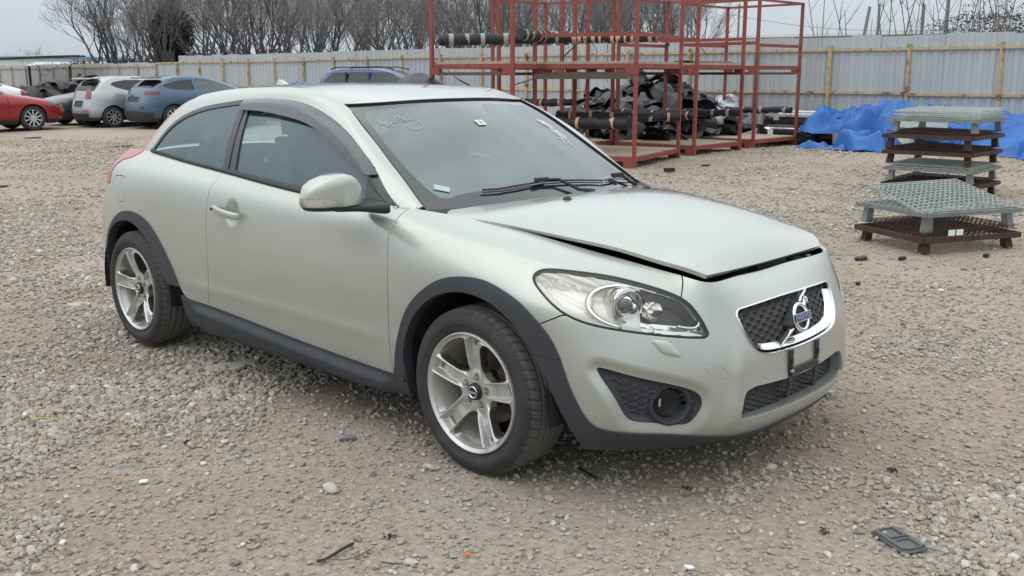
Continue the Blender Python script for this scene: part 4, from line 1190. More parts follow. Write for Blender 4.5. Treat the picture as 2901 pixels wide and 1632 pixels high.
# ---------------------------------------------------------------- fog lamps
def foglamp(side):
    k = (lambda M: M) if side < 0 else mirror
    f = bpy.data.objects.new('fog_lamp', None); COL.objects.link(f); f.parent = car
    base = subdiv(region(BODY, front_only(inner(FOGP, SZ, .0015))), 2)
    V, N, F = base; d = -sdf(SZ(V), FOGP)
    dep = np.clip(d/.012, 0, 1)*.016
    s = S_(V); z = V[:, 2]
    # hexagon relief on the left half
    r0 = .0225; p = r0*math.sqrt(3)*.62
    def hexd(s, z):
        best = np.full(len(s), 9.)
        q = np.full(len(s), 9.)
        for i in range(-12, 14):
            for j in range(-3, 14):
                cs = -.20+i*1.5*r0; cz = .28+(j+(.5 if i % 2 else 0))*p
                a_ = np.abs(s-cs); b_ = np.abs(z-cz)/.62
                h = np.maximum(b_*1.0-r0*.866, a_*.866+b_*.5-r0*.866); q = np.minimum(q, h)
        return q
    h = hexd(s, z); groove = np.clip((h+.0045)/.003, 0, 1)
    m_ = np.clip((d-.014)/.003, 0, 1)
    dep = dep+.006*(1-groove)*m_
    M = renorm((V-N*dep[:, None], N, F))
    ctr = Vector((.690, -.597*1, .366)); yaw = -38
    M = cut(M, .060-np.linalg.norm(M[0]-np.array(ctr), axis=1))
    emit('fog_surround', k(skirt(M, .02)), TRIM, f)
    Mo = Matrix.Translation((ctr.x, ctr.y*(-side), ctr.z)) @ Matrix.Rotation(R(yaw)*(-side), 4, 'Z')
    m = MB(); m.lathe([(.088, -.04), (.080, -.006), (.073, .008), (.066, .011), (.060, .004), (.055, -.020), (.052, -.030)], 48, axis='x')
    o = m.build('fog_ring', TRIM, f, smooth=True, angle=60); o.data.transform(Mo)
    m = MB(); m.lathe([(.0545, -.030), (.035, -.040), (.012, -.046), (.0005, -.048)], 40, axis='x'); o = m.build('fog_reflector', HLDARK, f, smooth=True); o.data.transform(Mo)
    m = MB(); m.lathe([(.0545, -.020), (.034, -.010), (.0005, -.006)], 40, axis='x'); o = m.build('fog_lens', glass_mat('fog_glass', (.55, .58, .60), refl=.5, rough=.05, opacity=.05, film=(.05, .06, .07), ior=1.35), f, smooth=True); o.data.transform(Mo)
    m = MB(); m.box((-.014, .034*side, .004), (.012, .012, .032)); o = m.build('fog_bulb', HLCH, f, bevel=.003); o.data.transform(Mo)
    return f
foglamp(-1); foglamp(1)

# ---------------------------------------------------------------- door mirror and handle
def loft(secs, close=True):
    n = len(secs[0]); V = [tuple(p) for s in secs for p in s]; F = []
    for i in range(len(secs)-1):
        for k in range(n): F.append((i*n+k, i*n+(k+1) % n, (i+1)*n+(k+1) % n, (i+1)*n+k))
    if close: F += [tuple(range(n-1, -1, -1)), tuple((len(secs)-1)*n+k for k in range(n))]
    return V, F
def door_mirror(side):
    sg = -side; n = 40
    mr = bpy.data.objects.new('door_mirror', None); COL.objects.link(mr); mr.parent = car
    # cap: sections across y from inboard to outboard, superellipse in (x,z)
    def body(frac, zlo=None, zhi=None, sc=1.0):
        secs = []
        for t in np.linspace(0, 1, 40):
            y = -.880-.255*t
            # height grows quickly inboard, keeps, then rounds off outboard
            top = .952+.138*float(np.interp(t, [0, .03, .09, .16, .26, .37, .5, .62, .79, .90, .96, 1], [.45, .60, .74, .84, .95, 1.0, .985, .955, .86, .72, .56, .36]))
            bot = np.interp(t, [0, .04, .3, .7, .92, .97, 1], [.962, .953, .948, .948, .952, .962, .978])
            fx = np.interp(t, [0, .06, .2, .5, .8, .95, 1], [-.598, -.570, -.548, -.536, -.556, -.592, -.625])
            bx_ = np.interp(t, [0, .1, .5, .9, 1], [-.655, -.672, -.678, -.672, -.650])
            cz, cx = (top+bot)/2, (fx+bx_)/2; a_, b_ = (fx-bx_)/2, (top-bot)/2
            sec = []
            for k in range(n):
                th = 2*PI*k/n; c_, s_ = math.cos(th), math.sin(th)
                e = .50
                sec.append((cx+a_*sc*math.copysign(abs(c_)**e, c_), y*sg if sg > 0 else -y*-1*1, cz+b_*sc*math.copysign(abs(s_)**e, s_)))
            secs.append([(p[0], y*sg, p[2]) for p in sec])
        return secs
    V, F = loft(body(1))
    F = np.array([(f[0], f[i], f[i+1]) for f in F for i in range(1, len(f)-1)]); V = np.array(V)
    if sg < 0: F = F[:, ::-1]
    M = renorm((V, V*0, F)); 
    ctr = V.mean(0)
    if ((M[1]*(V-ctr)).sum(1)).mean() < 0: M = renorm((V, V*0, F[:, ::-1]))
    seam = lambda V: .968+.0*V[:, 0]
    def lampreg(V): return mx(mx(np.abs(V[:, 1])*-1+1.030-0*V[:, 0], V[:, 2]-(1.002+.0*V[:, 1])+np.clip((1.075-np.abs(V[:, 1]))/.045, 0, 1)*.012), seam(V)-V[:, 2])
    upper = cut(M, seam(M[0])-M[0][:, 2]); 
    lampm = cut(upper, mx(lampreg(upper[0])+.0006, -V_x(upper[0], -.648))); cap = cut(upper, -mx(lampreg(upper[0])-.0006, -V_x(upper[0], -.648)))
    cap = cut(cap, -cap[0][:, 0]-.668)
    emit('mirror_cap', skirt(cap, .004), PAINT, mr)
    emit('indicator_lens', offset(lampm, -.001), glass_mat('indicator_glass', (.85, .84, .80), refl=.7, opacity=.35, film=(.85, .84, .80), ior=1.4), mr)
    emit('indicator_reflector', (lampm[0]-lampm[1]*.010, lampm[1], lampm[2]), HLCH, mr)
    m = MB(); m.lathe([(.010, 0), (.010, .008), (0, .012)], 12, (-.575, sg*-1.075, .987), 'x'); m.build('indicator_bulb', mat('amber_bulb', (.65, .22, .03), rough=.3), mr, smooth=True)
    lower = cut(M, M[0][:, 2]-seam(M[0])+.0012); emit('mirror_base', skirt(offset(lower, -.0015), .006), BLACK, mr)
    backh = cut(M, M[0][:, 0]+.668); backh = cut(backh, seam(backh[0])-backh[0][:, 2]); emit('mirror_back', offset(backh, -.002), BLACK, mr)
    # arm to the door and the sail panel
    secs = []
    for t in np.linspace(0, 1, 12):
        y = -1.00+.165*t; xf = np.interp(t, [0, .4, 1], [-.570, -.545, -.475]); xb = np.interp(t, [0, 1], [-.655, -.64])
        zt_ = np.interp(t, [0, .5, 1], [.968, .968, .974]); zb_ = np.interp(t, [0, .5, 1], [.942, .938, .925])
        secs.append([((xf+xb)/2+(xf-xb)/2*math.copysign(abs(math.cos(a_))**.6, math.cos(a_)), y*sg, (zt_+zb_)/2+(zt_-zb_)/2*math.copysign(abs(math.sin(a_))**.6, math.sin(a_))) for a_ in np.linspace(0, 2*PI, 20, endpoint=False)])
    V, F = loft(secs); make('mirror_arm', V, F, BLACK, mr, smooth=True, angle=60)
    g = region(GREEN, lambda V: mx(mx(sdf(XZ(V), DLOP)+.012, -(V[:, 0]-(-.705+.2*(1.068-V[:, 2])))), V[:, 2]-1.066))
    g = offset(g, .003); emit('sail_panel', skirt(g if side < 0 else mirror(g), .01), SATIN, mr)
    return mr
def V_x(V, x0): return V[:, 0]-x0
door_mirror(-1)                                                 # the far-side mirror is missing on the car

def door_handle(side):
    s = -side; pts = [(-1.712, .848), (-1.68, .846), (-1.62, .840), (-1.56, .833), (-1.515, .828), (-1.492, .826)]
    cv = smoothcurve(pts, 22); m = []
    secs = []
    for i, (x, z) in enumerate(cv):
        t = i/21; out = .012+.030*math.sin(PI*min(1, max(0, t)))**.55; y0 = .882+out*.85
        hh = .0165*(1 if .04 < t < .96 else .75); th = .009
        if t < .28: hh *= 1.08
        secs.append([(x, -(y0-th+2*th*(math.sin(a_)*.5+.5))*s*1, z+hh*math.copysign(abs(math.cos(a_))**.7, math.cos(a_))) for a_ in np.linspace(0, 2*PI, 18, endpoint=False)])
    V, F = loft(secs); o = make('door_handle', V, F, PAINT, car, smooth=True, angle=60)
    if side < 0:
        k = MB(); k.lathe([(0, -.922), (.007, -.921), (.008, -.915)], 12, (-1.694, 0, .846)); k.build('keyhole', BLACK, o)
    g = MB(); g.tube([(x, -(.882)*s, z-.0) for x, z in smoothcurve([(-1.715,.848),(-1.60,.839),(-1.49,.826)], 16)], .017, 8)
    return o
door_handle(-1); door_handle(1)

# roof fin antenna
secs = []
for t in np.linspace(0, 1, 14):
    x = -2.34-.17*t; h = .052*math.sin(PI*min(1, t*.62+.02))**.9*(1 if t < .8 else (1-t)/.2*.6+.4); w = .022*math.sin(PI*(t*.8+.1))
    secs.append([(x, w*math.cos(a_)*(1-.6*max(0, math.sin(a_))), 1.385+(.0 if math.sin(a_) < 0 else h*math.sin(a_))) for a_ in np.linspace(0, 2*PI, 14, endpoint=False)])
V, F = loft(secs); make('antenna_fin', V, F, PAINT, car, smooth=True)

# ---------------------------------------------------------------- marks on the windscreen
CHALK = mat('white_marker', (.80, .84, .82), rough=.8)
FAINT = mat('faint_marker', (.50, .58, .57), rough=.8)
def stroke(pts, r=.003, closed=False):
    """marker stroke on the glass; points are (y, x) on the windscreen"""
    P = [onscr(y, x, .0008) for y, x in pts]
    mb_stroke.tube(P, r, 5)
SCN = scr[0]
def onscr(y, x, h=.001):
    d = (SCN[:, 0]-x)**2+(SCN[:, 1]-y)**2; i = np.argsort(d)[:4]; w = 1/(d[i]+1e-9); w /= w.sum()
    p = (SCN[i]*w[:, None]).sum(0); n = (scr[1][i]*w[:, None]).sum(0)
    return tuple(np.array([x, y, p[2]])+n*h)
def glyph(strokes, o, ux, uy, size, r):
    for s in strokes:
        P = smoothcurve(s, 10) if len(s) > 2 else np.array(s, float)
        stroke([(o[0]+ux[0]*p[0]*size+uy[0]*p[1]*size, o[1]+ux[1]*p[0]*size+uy[1]*p[1]*size) for p in P], r)
D1 = [[(.5, 0), (.5, 1)]]
D3 = [[(.1, .95), (.8, .95), (.4, .55), (.85, .3), (.5, 0), (.05, .1)]]
D5 = [[(.85, 1), (.2, 1), (.15, .55), (.6, .6), (.85, .3), (.5, 0), (.05, .08)]]
O_ = [[(.5+.75*math.cos(t), .5+.75*math.sin(t)) for t in np.linspace(0, 2*PI, 14)]]
mb_stroke = MB()
# written down the passenger-side edge: 1355, a ringed 3, then 27
ux, uy = (.72, 0.0), (.0, -1.)
for i, g_ in enumerate((D1, D3, D5, D5)): glyph(g_, (.382+i*.026, -.735), (1, .0), (.0, -1.), .030 if g_ is D1 else .026, .0022)
for s in (): pass
mb_stroke = MB()
for i, g_ in enumerate((D1, D3, D5, D5)):
    ox, oy = .388+i*.017, -.772
    for s in g_:
        P = smoothcurve(s, 10) if len(s) > 2 else np.array(s, float)
        stroke([(ox+p[0]*.014+.014*(1-p[1]), oy-(p[1])*.055) for p in P], .0017)
for s, sc_ in ((D3[0], .6), (O_[0], 1.)):
    P = smoothcurve(s, 20)
    stroke([(.418+(p[0]-.5)*.036*sc_+.008, -.715-(p[1]-.5)*.062*sc_) for p in P], .0019)
for s in ([(.1, .8), (.5, 1), (.8, .7), (.1, 0), (.8, 0)],):
    P = smoothcurve(s, 12); stroke([(.355+p[0]*.028, -.610-p[1]*.045) for p in P], .0014)
stroke([(.388, -.655), (.415, -.655), (.405, -.600)], .0018)
mb_stroke.build('marker_number', CHALK, car, smooth=True)
mb_stroke = MB()
k = 1/1.0
W1 = [[(-.537,-.935),(-.516,-.917),(-.497,-.878)], [(-.536,-.900),(-.520,-.903),(-.500,-.905)], [(-.487,-.868),(-.470,-.900),(-.458,-.886),(-.444,-.915)], [(-.437,-.912),(-.420,-.925),(-.415,-.905),(-.434,-.90)],
      [(-.405,-.905),(-.408,-.870)], [(-.425,-.885),(-.365,-.872)], [(-.398,-.845),(-.392,-.842)], [(-.380,-.842),(-.376,-.840)]]
for s in W1: stroke([tuple(p) for p in (smoothcurve(s, 8) if len(s) > 2 else s)], .0011)
stroke([(-.392+.036*math.cos(t), -.835+.035*math.sin(t)) for t in np.linspace(-.6, PI*1.15, 16)], .0008)
mb_stroke.build('marker_writing', FAINT, car, smooth=True)
# stickers inside the glass
LAB = mat('paper_label', (.62, .66, .66), rough=.7)
def decal(name, y, x, w, h, ang, m):
    c, s = math.cos(ang), math.sin(ang); P = [onscr(y+a*w/2*c-b*h/2*s, x+a*w/2*s+b*h/2*c, .0012) for a, b in ((-1, -1), (1, -1), (1, 1), (-1, 1))]
    P += [tuple(np.array(p)-[0, 0, .0008]) for p in P]
    return make(name, P, [(0, 1, 2, 3), (7, 6, 5, 4), (0, 4, 5, 1), (1, 5, 6, 2), (2, 6, 7, 3), (3, 7, 4, 0)], m, car, smooth=False)
decal('inspection_sticker', -.085, -.735, .045, .04, .1, LAB); decal('inspection_sticker_print', -.085, -.735, .02, .022, .1, mat('sticker_blue', (.12, .3, .45)))
decal('dash_label', -.565, -.475, .065, .026, .75, mat('faded_label', (.40, .47, .46), rough=.7))
# ---------------------------------------------------------------- ground
def ground_mat():
    m = bpy.data.materials.new('gravelly_dirt'); m.use_nodes = True
    n = m.node_tree.nodes; L = m.node_tree.links; b = n['Principled BSDF']; b.inputs['Roughness'].default_value = .95; b.inputs['Specular IOR Level'].default_value = .2
    tc = n.new('ShaderNodeTexCoord')
    def noise(sc, det=8, rough=.6):
        t = n.new('ShaderNodeTexNoise'); t.inputs['Scale'].default_value = sc; t.inputs['Detail'].default_value = det; t.inputs['Roughness'].default_value = rough
        L.new(tc.outputs['Object'], t.inputs['Vector']); return t.outputs[0]
    def ramp(src, *st):
        r = n.new('ShaderNodeValToRGB'); cr = r.color_ramp
        while len(cr.elements) < len(st): cr.elements.new(.5)
        for e_, (p, c) in zip(cr.elements, st): e_.position = p; e_.color = (*c, 1)
        L.new(src, r.inputs[0]); return r.outputs[0]
    def mix(f, a, c, mode='MIX'):
        x = n.new('ShaderNodeMixRGB'); x.blend_type = mode
        if isinstance(f, float): x.inputs[0].default_value = f
        else: L.new(f, x.inputs[0])
        L.new(a, x.inputs[1]); L.new(c, x.inputs[2]) if not isinstance(c, tuple) else setattr(x.inputs[2], 'default_value', (*c, 1))
        return x.outputs[0]
    big = ramp(noise(.45, 5), (.36, (.375, .302, .240)), (.52, (.425, .357, .293)), (.66, (.455, .403, .345)))
    fine = ramp(noise(38, 9, .75), (.34, (.55, .54, .53)), (.62, (1.0, 1.0, 1.0)), (.75, (1.22, 1.2, 1.18)))
    col = mix(1.0, big, fine, 'MULTIPLY')
    # pebbles by cells: each cell its own tone
    vo = n.new('ShaderNodeTexVoronoi'); vo.inputs['Scale'].default_value = 30; vo.inputs['Randomness'].default_value = 1
    L.new(tc.outputs['Object'], vo.inputs['Vector'])
    sp = n.new('ShaderNodeSeparateXYZ'); L.new(vo.outputs['Color'], sp.inputs[0])
    peb = ramp(sp.outputs[0], (.0, (.20, .185, .17)), (.45, (.33, .30, .27)), (.8, (.42, .40, .37)), (1., (.52, .50, .47)))
    msk = ramp(vo.outputs['Distance'], (.30, (1, 1, 1)), (.48, (0, 0, 0)))
    cov = ramp(noise(1.1, 6), (.42, (0, 0, 0)), (.66, (.40, .40, .40)))
    mm = n.new('ShaderNodeMath'); mm.operation = 'MULTIPLY'; L.new(msk, mm.inputs[0]); L.new(cov, mm.inputs[1])
    col = mix(mm.outputs[0], col, peb)
    wet = ramp(noise(.8, 9, .7), (.60, (1, 1, 1)), (.74, (.72, .68, .64)))
    col = mix(1.0, col, wet, 'MULTIPLY')
    L.new(col, b.inputs['Base Color'])
    bp = n.new('ShaderNodeBump'); bp.inputs['Strength'].default_value = .9; bp.inputs['Distance'].default_value = .012
    ad = n.new('ShaderNodeMath'); ad.operation = 'ADD'; L.new(mm.outputs[0], ad.inputs[0]); L.new(noise(55, 8, .7), ad.inputs[1])
    L.new(ad.outputs[0], bp.inputs['Height']); L.new(bp.outputs[0], b.inputs['Normal'])
    return m
GM = ground_mat()
rng = np.random.default_rng(7)
def vnoise(x, y, sc, seed=0):
    """cheap smooth value noise"""
    r = np.random.default_rng(seed); T = r.random((64, 64)); x = x*sc; y = y*sc
    xi = np.floor(x).astype(int); yi = np.floor(y).astype(int); fx = x-xi; fy = y-yi; fx = fx*fx*(3-2*fx); fy = fy*fy*(3-2*fy)
    g = lambda a, b: T[a % 64, b % 64]
    return (g(xi, yi)*(1-fx)+g(xi+1, yi)*fx)*(1-fy)+(g(xi, yi+1)*(1-fx)+g(xi+1, yi+1)*fx)*fy
def gheight(x, y):
    """gentle unevenness, flat under the wheels of the hatchback"""
    return (vnoise(x, y, .9, 1)-.5)*.030+(vnoise(x, y, 2.3, 2)-.5)*.014+(vnoise(x, y, 7., 3)-.5)*.006-.006
def gpatch(x0, x1, y0, y1, n, m):
    xs = np.linspace(x0, x1, n); ys = np.linspace(y0, y1, m); X, Y = np.meshgrid(xs, ys)
    S = np.stack([X, Y, gheight(X, Y)], 2); return S
# one sheet: fine near the camera, coarse towards the horizon
ax = np.concatenate([[-600, -300, -150, -90, -70], np.arange(-60, -12, 1.0), np.arange(-12, 5, .12), [5.3, 6, 8, 12, 25, 60, 150, 300]])
ay = np.concatenate([[-300, -120, -50, -20, -10, -6], np.arange(-4.6, 9, .12), np.arange(9, 24, .5), [25, 28, 35, 50, 80, 150, 300, 600]])
X, Y = np.meshgrid(ax, ay); Z = gheight(X, Y); S = np.stack([X, Y, Z], 2)
M = gridmesh(S, None, gridnormals(S)[10, 10, 2] < 0)
g = emit('ground', M, GM, None); tag(g, kind='structure')

def stone_mesh(name, seed, mats, flat=.62):
    r = np.random.default_rng(seed)
    bm = bmesh.new(); bmesh.ops.create_icosphere(bm, subdivisions=2, radius=.5)
    dirs = r.normal(size=(9, 3)); dirs /= np.linalg.norm(dirs, axis=1, keepdims=True); lv = r.uniform(.26, .46, 9)
    for v in bm.verts:
        p = np.array(v.co)
        for d, l in zip(dirs, lv):
            h = p@d
            if h > l: p = p-d*(h-l)*.92
        p += r.normal(size=3)*.012
        v.co = (p[0]*1.15, p[1]*.9, p[2]*flat)
    me = bpy.data.meshes.new(name); bm.to_mesh(me); bm.free(); me.materials.append(mats)
    me.polygons.foreach_set('use_smooth', np.ones(len(me.polygons), bool)); me.set_sharp_from_angle(angle=R(32))
    o = bpy.data.objects.new(name, me); return o
def stone_mat():
    m = bpy.data.materials.new('crushed_stone'); m.use_nodes = True
    n = m.node_tree.nodes; L = m.node_tree.links; b = n['Principled BSDF']; b.inputs['Roughness'].default_value = .88; b.inputs['Specular IOR Level'].default_value = .3
    at = n.new('ShaderNodeAttribute'); at.attribute_type = 'INSTANCER'; at.attribute_name = 'tone'
    r = n.new('ShaderNodeValToRGB'); cr = r.color_ramp
    st = [(0, (.22, .215, .20)), (.10, (.29, .28, .255)), (.3, (.36, .338, .298)), (.5, (.405, .370, .320)), (.62, (.405, .338, .275)), (.78, (.43, .402, .355)), (.94, (.47, .45, .405)), (1, (.60, .58, .55))]
    while len(cr.elements) < len(st): cr.elements.new(.5)
    for e_, (p, c) in zip(cr.elements, st): e_.position = p; e_.color = (*c, 1)
    L.new(at.outputs['Fac'], r.inputs[0])
    tc = n.new('ShaderNodeTexCoord'); t = n.new('ShaderNodeTexNoise'); t.inputs['Scale'].default_value = 4; t.inputs['Detail'].default_value = 6
    L.new(tc.outputs['Object'], t.inputs['Vector']); rr = n.new('ShaderNodeValToRGB'); rr.color_ramp.elements[0].position = .35; rr.color_ramp.elements[0].color = (.68, .66, .62, 1); rr.color_ramp.elements[1].position = .65; rr.color_ramp.elements[1].color = (1.1, 1.1, 1.1, 1)
    L.new(t.outputs[0], rr.inputs[0]); mx = n.new('ShaderNodeMixRGB'); mx.blend_type = 'MULTIPLY'; mx.inputs[0].default_value = 1
    L.new(r.outputs[0], mx.inputs[1]); L.new(rr.outputs[0], mx.inputs[2]); L.new(mx.outputs[0], b.inputs['Base Color'])
    return m
STM = stone_mat()
stone_col = bpy.data.collections.new('stone_shapes')            # source shapes, not linked into the scene
for k in range(8): stone_col.objects.link(stone_mesh('stone_shape', 100+k, STM, (.6, .7, .8, .9)[k % 4]))
def scatter(name, P, size, tone, label=None):
    """gravel: instances on a cloud of points"""
    me = bpy.data.meshes.new(name); me.vertices.add(len(P)); me.vertices.foreach_set('co', P.astype(np.float32).ravel())
    a = me.attributes.new('size', 'FLOAT', 'POINT'); a.data.foreach_set('value', size.astype(np.float32))
    a = me.attributes.new('tone', 'FLOAT', 'POINT'); a.data.foreach_set('value', tone.astype(np.float32))
    rot = np.stack([rng.uniform(-.45, .45, len(P)), rng.uniform(-.45, .45, len(P)), rng.uniform(0, 6.28, len(P))], 1)
    a = me.attributes.new('rot', 'FLOAT_VECTOR', 'POINT'); a.data.foreach_set('vector', rot.astype(np.float32).ravel())
    o = bpy.data.objects.new(name, me); COL.objects.link(o)
    ng = bpy.data.node_groups.new('gravel', 'GeometryNodeTree')
    ng.interface.new_socket(name='Geometry', in_out='INPUT', socket_type='NodeSocketGeometry'); ng.interface.new_socket(name='Geometry', in_out='OUTPUT', socket_type='NodeSocketGeometry')
    N = ng.nodes; L = ng.links
    gi = N.new('NodeGroupInput'); go = N.new('NodeGroupOutput')
    m2p = N.new('GeometryNodeMeshToPoints'); iop = N.new('GeometryNodeInstanceOnPoints'); ci = N.new('GeometryNodeCollectionInfo')
    ci.inputs['Collection'].default_value = stone_col; ci.inputs['Separate Children'].default_value = True; ci.inputs['Reset Children'].default_value = True
    def attr(nm, ty):
        q = N.new('GeometryNodeInputNamedAttribute'); q.data_type = ty; q.inputs['Name'].default_value = nm; return q
    sz = attr('size', 'FLOAT'); ro = attr('rot', 'FLOAT_VECTOR')
    L.new(gi.outputs[0], m2p.inputs['Mesh']); L.new(m2p.outputs[0], iop.inputs['Points']); L.new(ci.outputs[0], iop.inputs['Instance'])
    iop.inputs['Pick Instance'].default_value = True
    e2r = N.new('FunctionNodeEulerToRotation'); L.new(ro.outputs['Attribute'], e2r.inputs[0]); L.new(e2r.outputs[0], iop.inputs['Rotation'])
    L.new(sz.outputs['Attribute'], iop.inputs['Scale']); L.new(iop.outputs[0], go.inputs[0])
    md = o.modifiers.new('gravel', 'NODES'); md.node_group = ng
    tag(o, kind='stuff')
    return o
# density of gravel varies in drifts; fewer and smaller stones on the bare dirt
camx, camy = CAM[0], CAM[1]
def sample(n, r0, r1, s0, s1, seed, keep=.25, pw=1.0):
    r = np.random.default_rng(seed)
    rad = r0+(r1-r0)*r.random(n)**pw; az = R(133.7)+r.uniform(-1, 1, n)*np.where(r.random(n) < .72, .62, 1.15)
    x = camx+rad*np.cos(az); y = camy+rad*np.sin(az)
    cl = vnoise(x, y, .55, 11)*.5+vnoise(x, y, 1.7, 12)*.35+vnoise(x, y, 5., 13)*.15
    pr = np.clip((cl-.40+.05*np.clip((R(133.7)+.15-np.arctan2(y-camy, x-camx))*-2, -1, 1))/.24, keep, 1)
    k = (r.random(n) < pr) & (y < 17.3)
    x, y, pr = x[k], y[k], pr[k]
    s = s0+(s1-s0)*r.beta(1.3, 6.0, len(x))*1.6; s *= .65+.5*pr
    z = gheight(x, y)+s*.17
    t = np.clip(r.normal(.5, .24, len(x))+.1*(pr-.5), 0, 1)
    return np.stack([x, y, z], 1), s, t
A = [sample(150000, 1.9, 7.0, .008, .043, 1, .20), sample(120000, 5.5, 13, .011, .052, 2, .20), sample(70000, 11, 26, .018, .07, 3, .3), sample(6000, 1.9, 9, .024, .060, 4, .12)]
P = np.concatenate([a[0] for a in A]); s_ = np.concatenate([a[1] for a in A]); t_ = np.concatenate([a[2] for a in A])
# keep stones out of the tyre contact patches
for cx in (0, -2.64):
    k = ~((np.abs(P[:, 0]-cx) < .10) & (np.abs(np.abs(P[:, 1])-.775) < .11)); P, s_, t_ = P[k], s_[k], t_[k]
scatter('gravel', P, s_, t_)
# ---------------------------------------------------------------- fence
FENCEM = mat('galvanised_sheet', (.43, .465, .485), rough=.50, metal=.12, var=.07, scale=1.2, stretch=(1, 1, .12), rust=(.36, .385, .39), rust_amt=.34, rust_scale=1.1, rnd=True)
POSTM = mat('yellow_rusty_steel', (.50, .385, .22), rough=.75, var=.15, scale=6, rust=(.17, .065, .026), rust_amt=.43, rust_scale=4, rnd=True)
POSTM2 = mat('brown_rusty_steel', (.18, .07, .035), rough=.85, var=.3, scale=9)
FY = 17.48
fence = thing('corrugated_fence', 'long grey corrugated steel fence with rusty yellow posts and rails behind the racks', 'fence', (0, FY, 0))
PW = .66
def panel_mesh():
    xs = []; ys = []
    for k in range(3):
        b = k*.22
        for dx, y in ((0, 0), (.085, 0), (.115, .026), (.19, .026), (.22, 0)): xs.append(b+dx); ys.append(y)
    V = []; F = []
    for x, y in zip(xs, ys): V += [(x, y+.045, 0), (x, y+.045, 2.245)]
    for i in range(len(xs)-1):
        if abs(xs[i]-xs[i+1]) > 1e-6: F.append((2*i, 2*i+2, 2*i+3, 2*i+1))
    return V, F
pv, pf = panel_mesh()
p0 = make('panel', pv, pf, FENCEM, fence, smooth=False)
x = 2.0; k = 0; rr = random.Random(3)
while x > -62:
    o = p0 if k == 0 else p0.copy()
    if k: COL.objects.link(o); o.parent = fence
    o.location = (x-PW, rr.uniform(-.006, .006), rr.uniform(-.022, .018)-(.24 if x < -36 else 0)); o.rotation_euler = (rr.uniform(-.006, .006), 0, 0); x -= PW+.003; k += 1
pm = MB(); pm.box((0, 0, 1.035), (.075, .05, 2.07)); pm.box((0, -.03, 1.035), (.03, .014, 2.06))
post = pm.build('post', POSTM, fence); k = 0
for i in range(-3, 33):
    o = post if k == 0 else post.copy()
    if k: COL.objects.link(o); o.parent = fence
    if i in (8, 11, 14, 30, 31, 6): o = o; 
    o.location = (-4.14-1.8*i+rr.uniform(-.03, .03), rr.uniform(-.01, .01), -.12 if i > 17 else 0); o.rotation_euler = (rr.uniform(-.008, .008), rr.uniform(-.018, .018), 0); k += 1
for zr in (1.97, 1.06):
    for i in range(-3, 32, 2):
        m = MB(); m.box((-1.8, .012, 0), (3.59, .04, .052)); o = m.build('rail', POSTM if (i*7) % 5 else POSTM, fence)
        o.location = (-4.14-1.8*i, 0, zr+rr.uniform(-.016, .016)-(.12 if i > 17 else 0)); o.rotation_euler = (0, rr.uniform(-.003, .003), 0)

# ---------------------------------------------------------------- red stacking racks
REDM = mat('red_oxide_steel', (.245, .056, .046), rough=.62, var=.14, scale=5, rust=(.10, .035, .025), rust_amt=.30, rust_scale=7, rnd=True)
PLY = mat('plywood', (.40, .32, .24), rough=.85, var=.12, scale=3, stretch=(6, .6, 6))
UNDER = mat('weathered_beam', (.10, .075, .06), rough=.9, var=.2)
FOAM = mat('black_foam', (.012, .014, .018), rough=.6, var=.2, scale=20)
TAPE = mat('tan_tape', (.50, .33, .21), rough=.5)
WEB = mat('black_webbing', (.012, .014, .018), rough=.8)
H1 = 1.46
def rack(label, p1, u, v, z0, mids=(), bars=(), ply=True, tops=True, tall=1.30):
    """p1: near corner; u,v: edge vectors along the two sides; z0: floor level of this tier"""
    t = thing('stacking_rack', label, 'rack', (p1[0], p1[1], z0), 0, 'red steel stacking racks')
    U = Vector((*u, 0)); Vv = Vector((*v, 0)); C4 = [Vector((0, 0, 0)), U, U+Vv, Vv]
    for c in C4:
        m = MB(); d1 = (U if c in (C4[0], C4[3]) else -U).normalized(); ang = math.atan2(U.y, U.x)
        m.box(c+Vector((0, 0, .04+tall/2)), (.055, .055, tall+.08), rz=ang)
        m.build('post', REDM, t)
        m = MB(); m.box(c+(d1*.07)+Vector((0, 0, .065)), (.20, .07, .13), rz=ang); m.build('foot', REDM, t)
    zd = .13
    for a, b in ((0, 1), (1, 2), (2, 3), (3, 0)):
        m = MB(); m.bar(C4[a]+Vector((0, 0, zd)), C4[b]+Vector((0, 0, zd)), .04, .07); m.build('bottom_rail', REDM, t)
        if z0 and a in (0, 2): m = MB(); q_ = (C4[b]-C4[a]).normalized()*.12; m.bar(C4[a]+q_+Vector((0, 0, .015)), C4[b]-q_+Vector((0, 0, .015)), .05, .05); m.build('skid', UNDER, t)
        if tops: m = MB(); m.bar(C4[a]+Vector((0, 0, tall+.06)), C4[b]+Vector((0, 0, tall+.06)), .035, .045); m.build('top_rail', REDM, t)
    for (a, b, z) in mids:
        m = MB(); m.bar(C4[a]+Vector((0, 0, z)), C4[b]+Vector((0, 0, z)), .035, .06); m.build('side_rail', REDM, t)
    if ply:
        nb = 3
        for i in range(nb):
            a = (i+.03)/nb; b = (i+.97)/nb; q = [C4[0]+Vv*a, C4[0]+U+Vv*a, C4[0]+U+Vv*b, C4[0]+Vv*b]
            q = [p*.985+(C4[2]*.5)*.015 for p in q]
            V = [p+Vector((0, 0, zd+.038)) for p in q]+[p+Vector((0, 0, zd+(.056 if not z0 else .078))) for p in q]
            make('deck_board', V, [(3, 2, 1, 0), (4, 5, 6, 7), (0, 1, 5, 4), (1, 2, 6, 5), (2, 3, 7, 6), (3, 0, 4, 7)], PLY, t, smooth=False)
    return t, C4, Vector((p1[0], p1[1], z0))
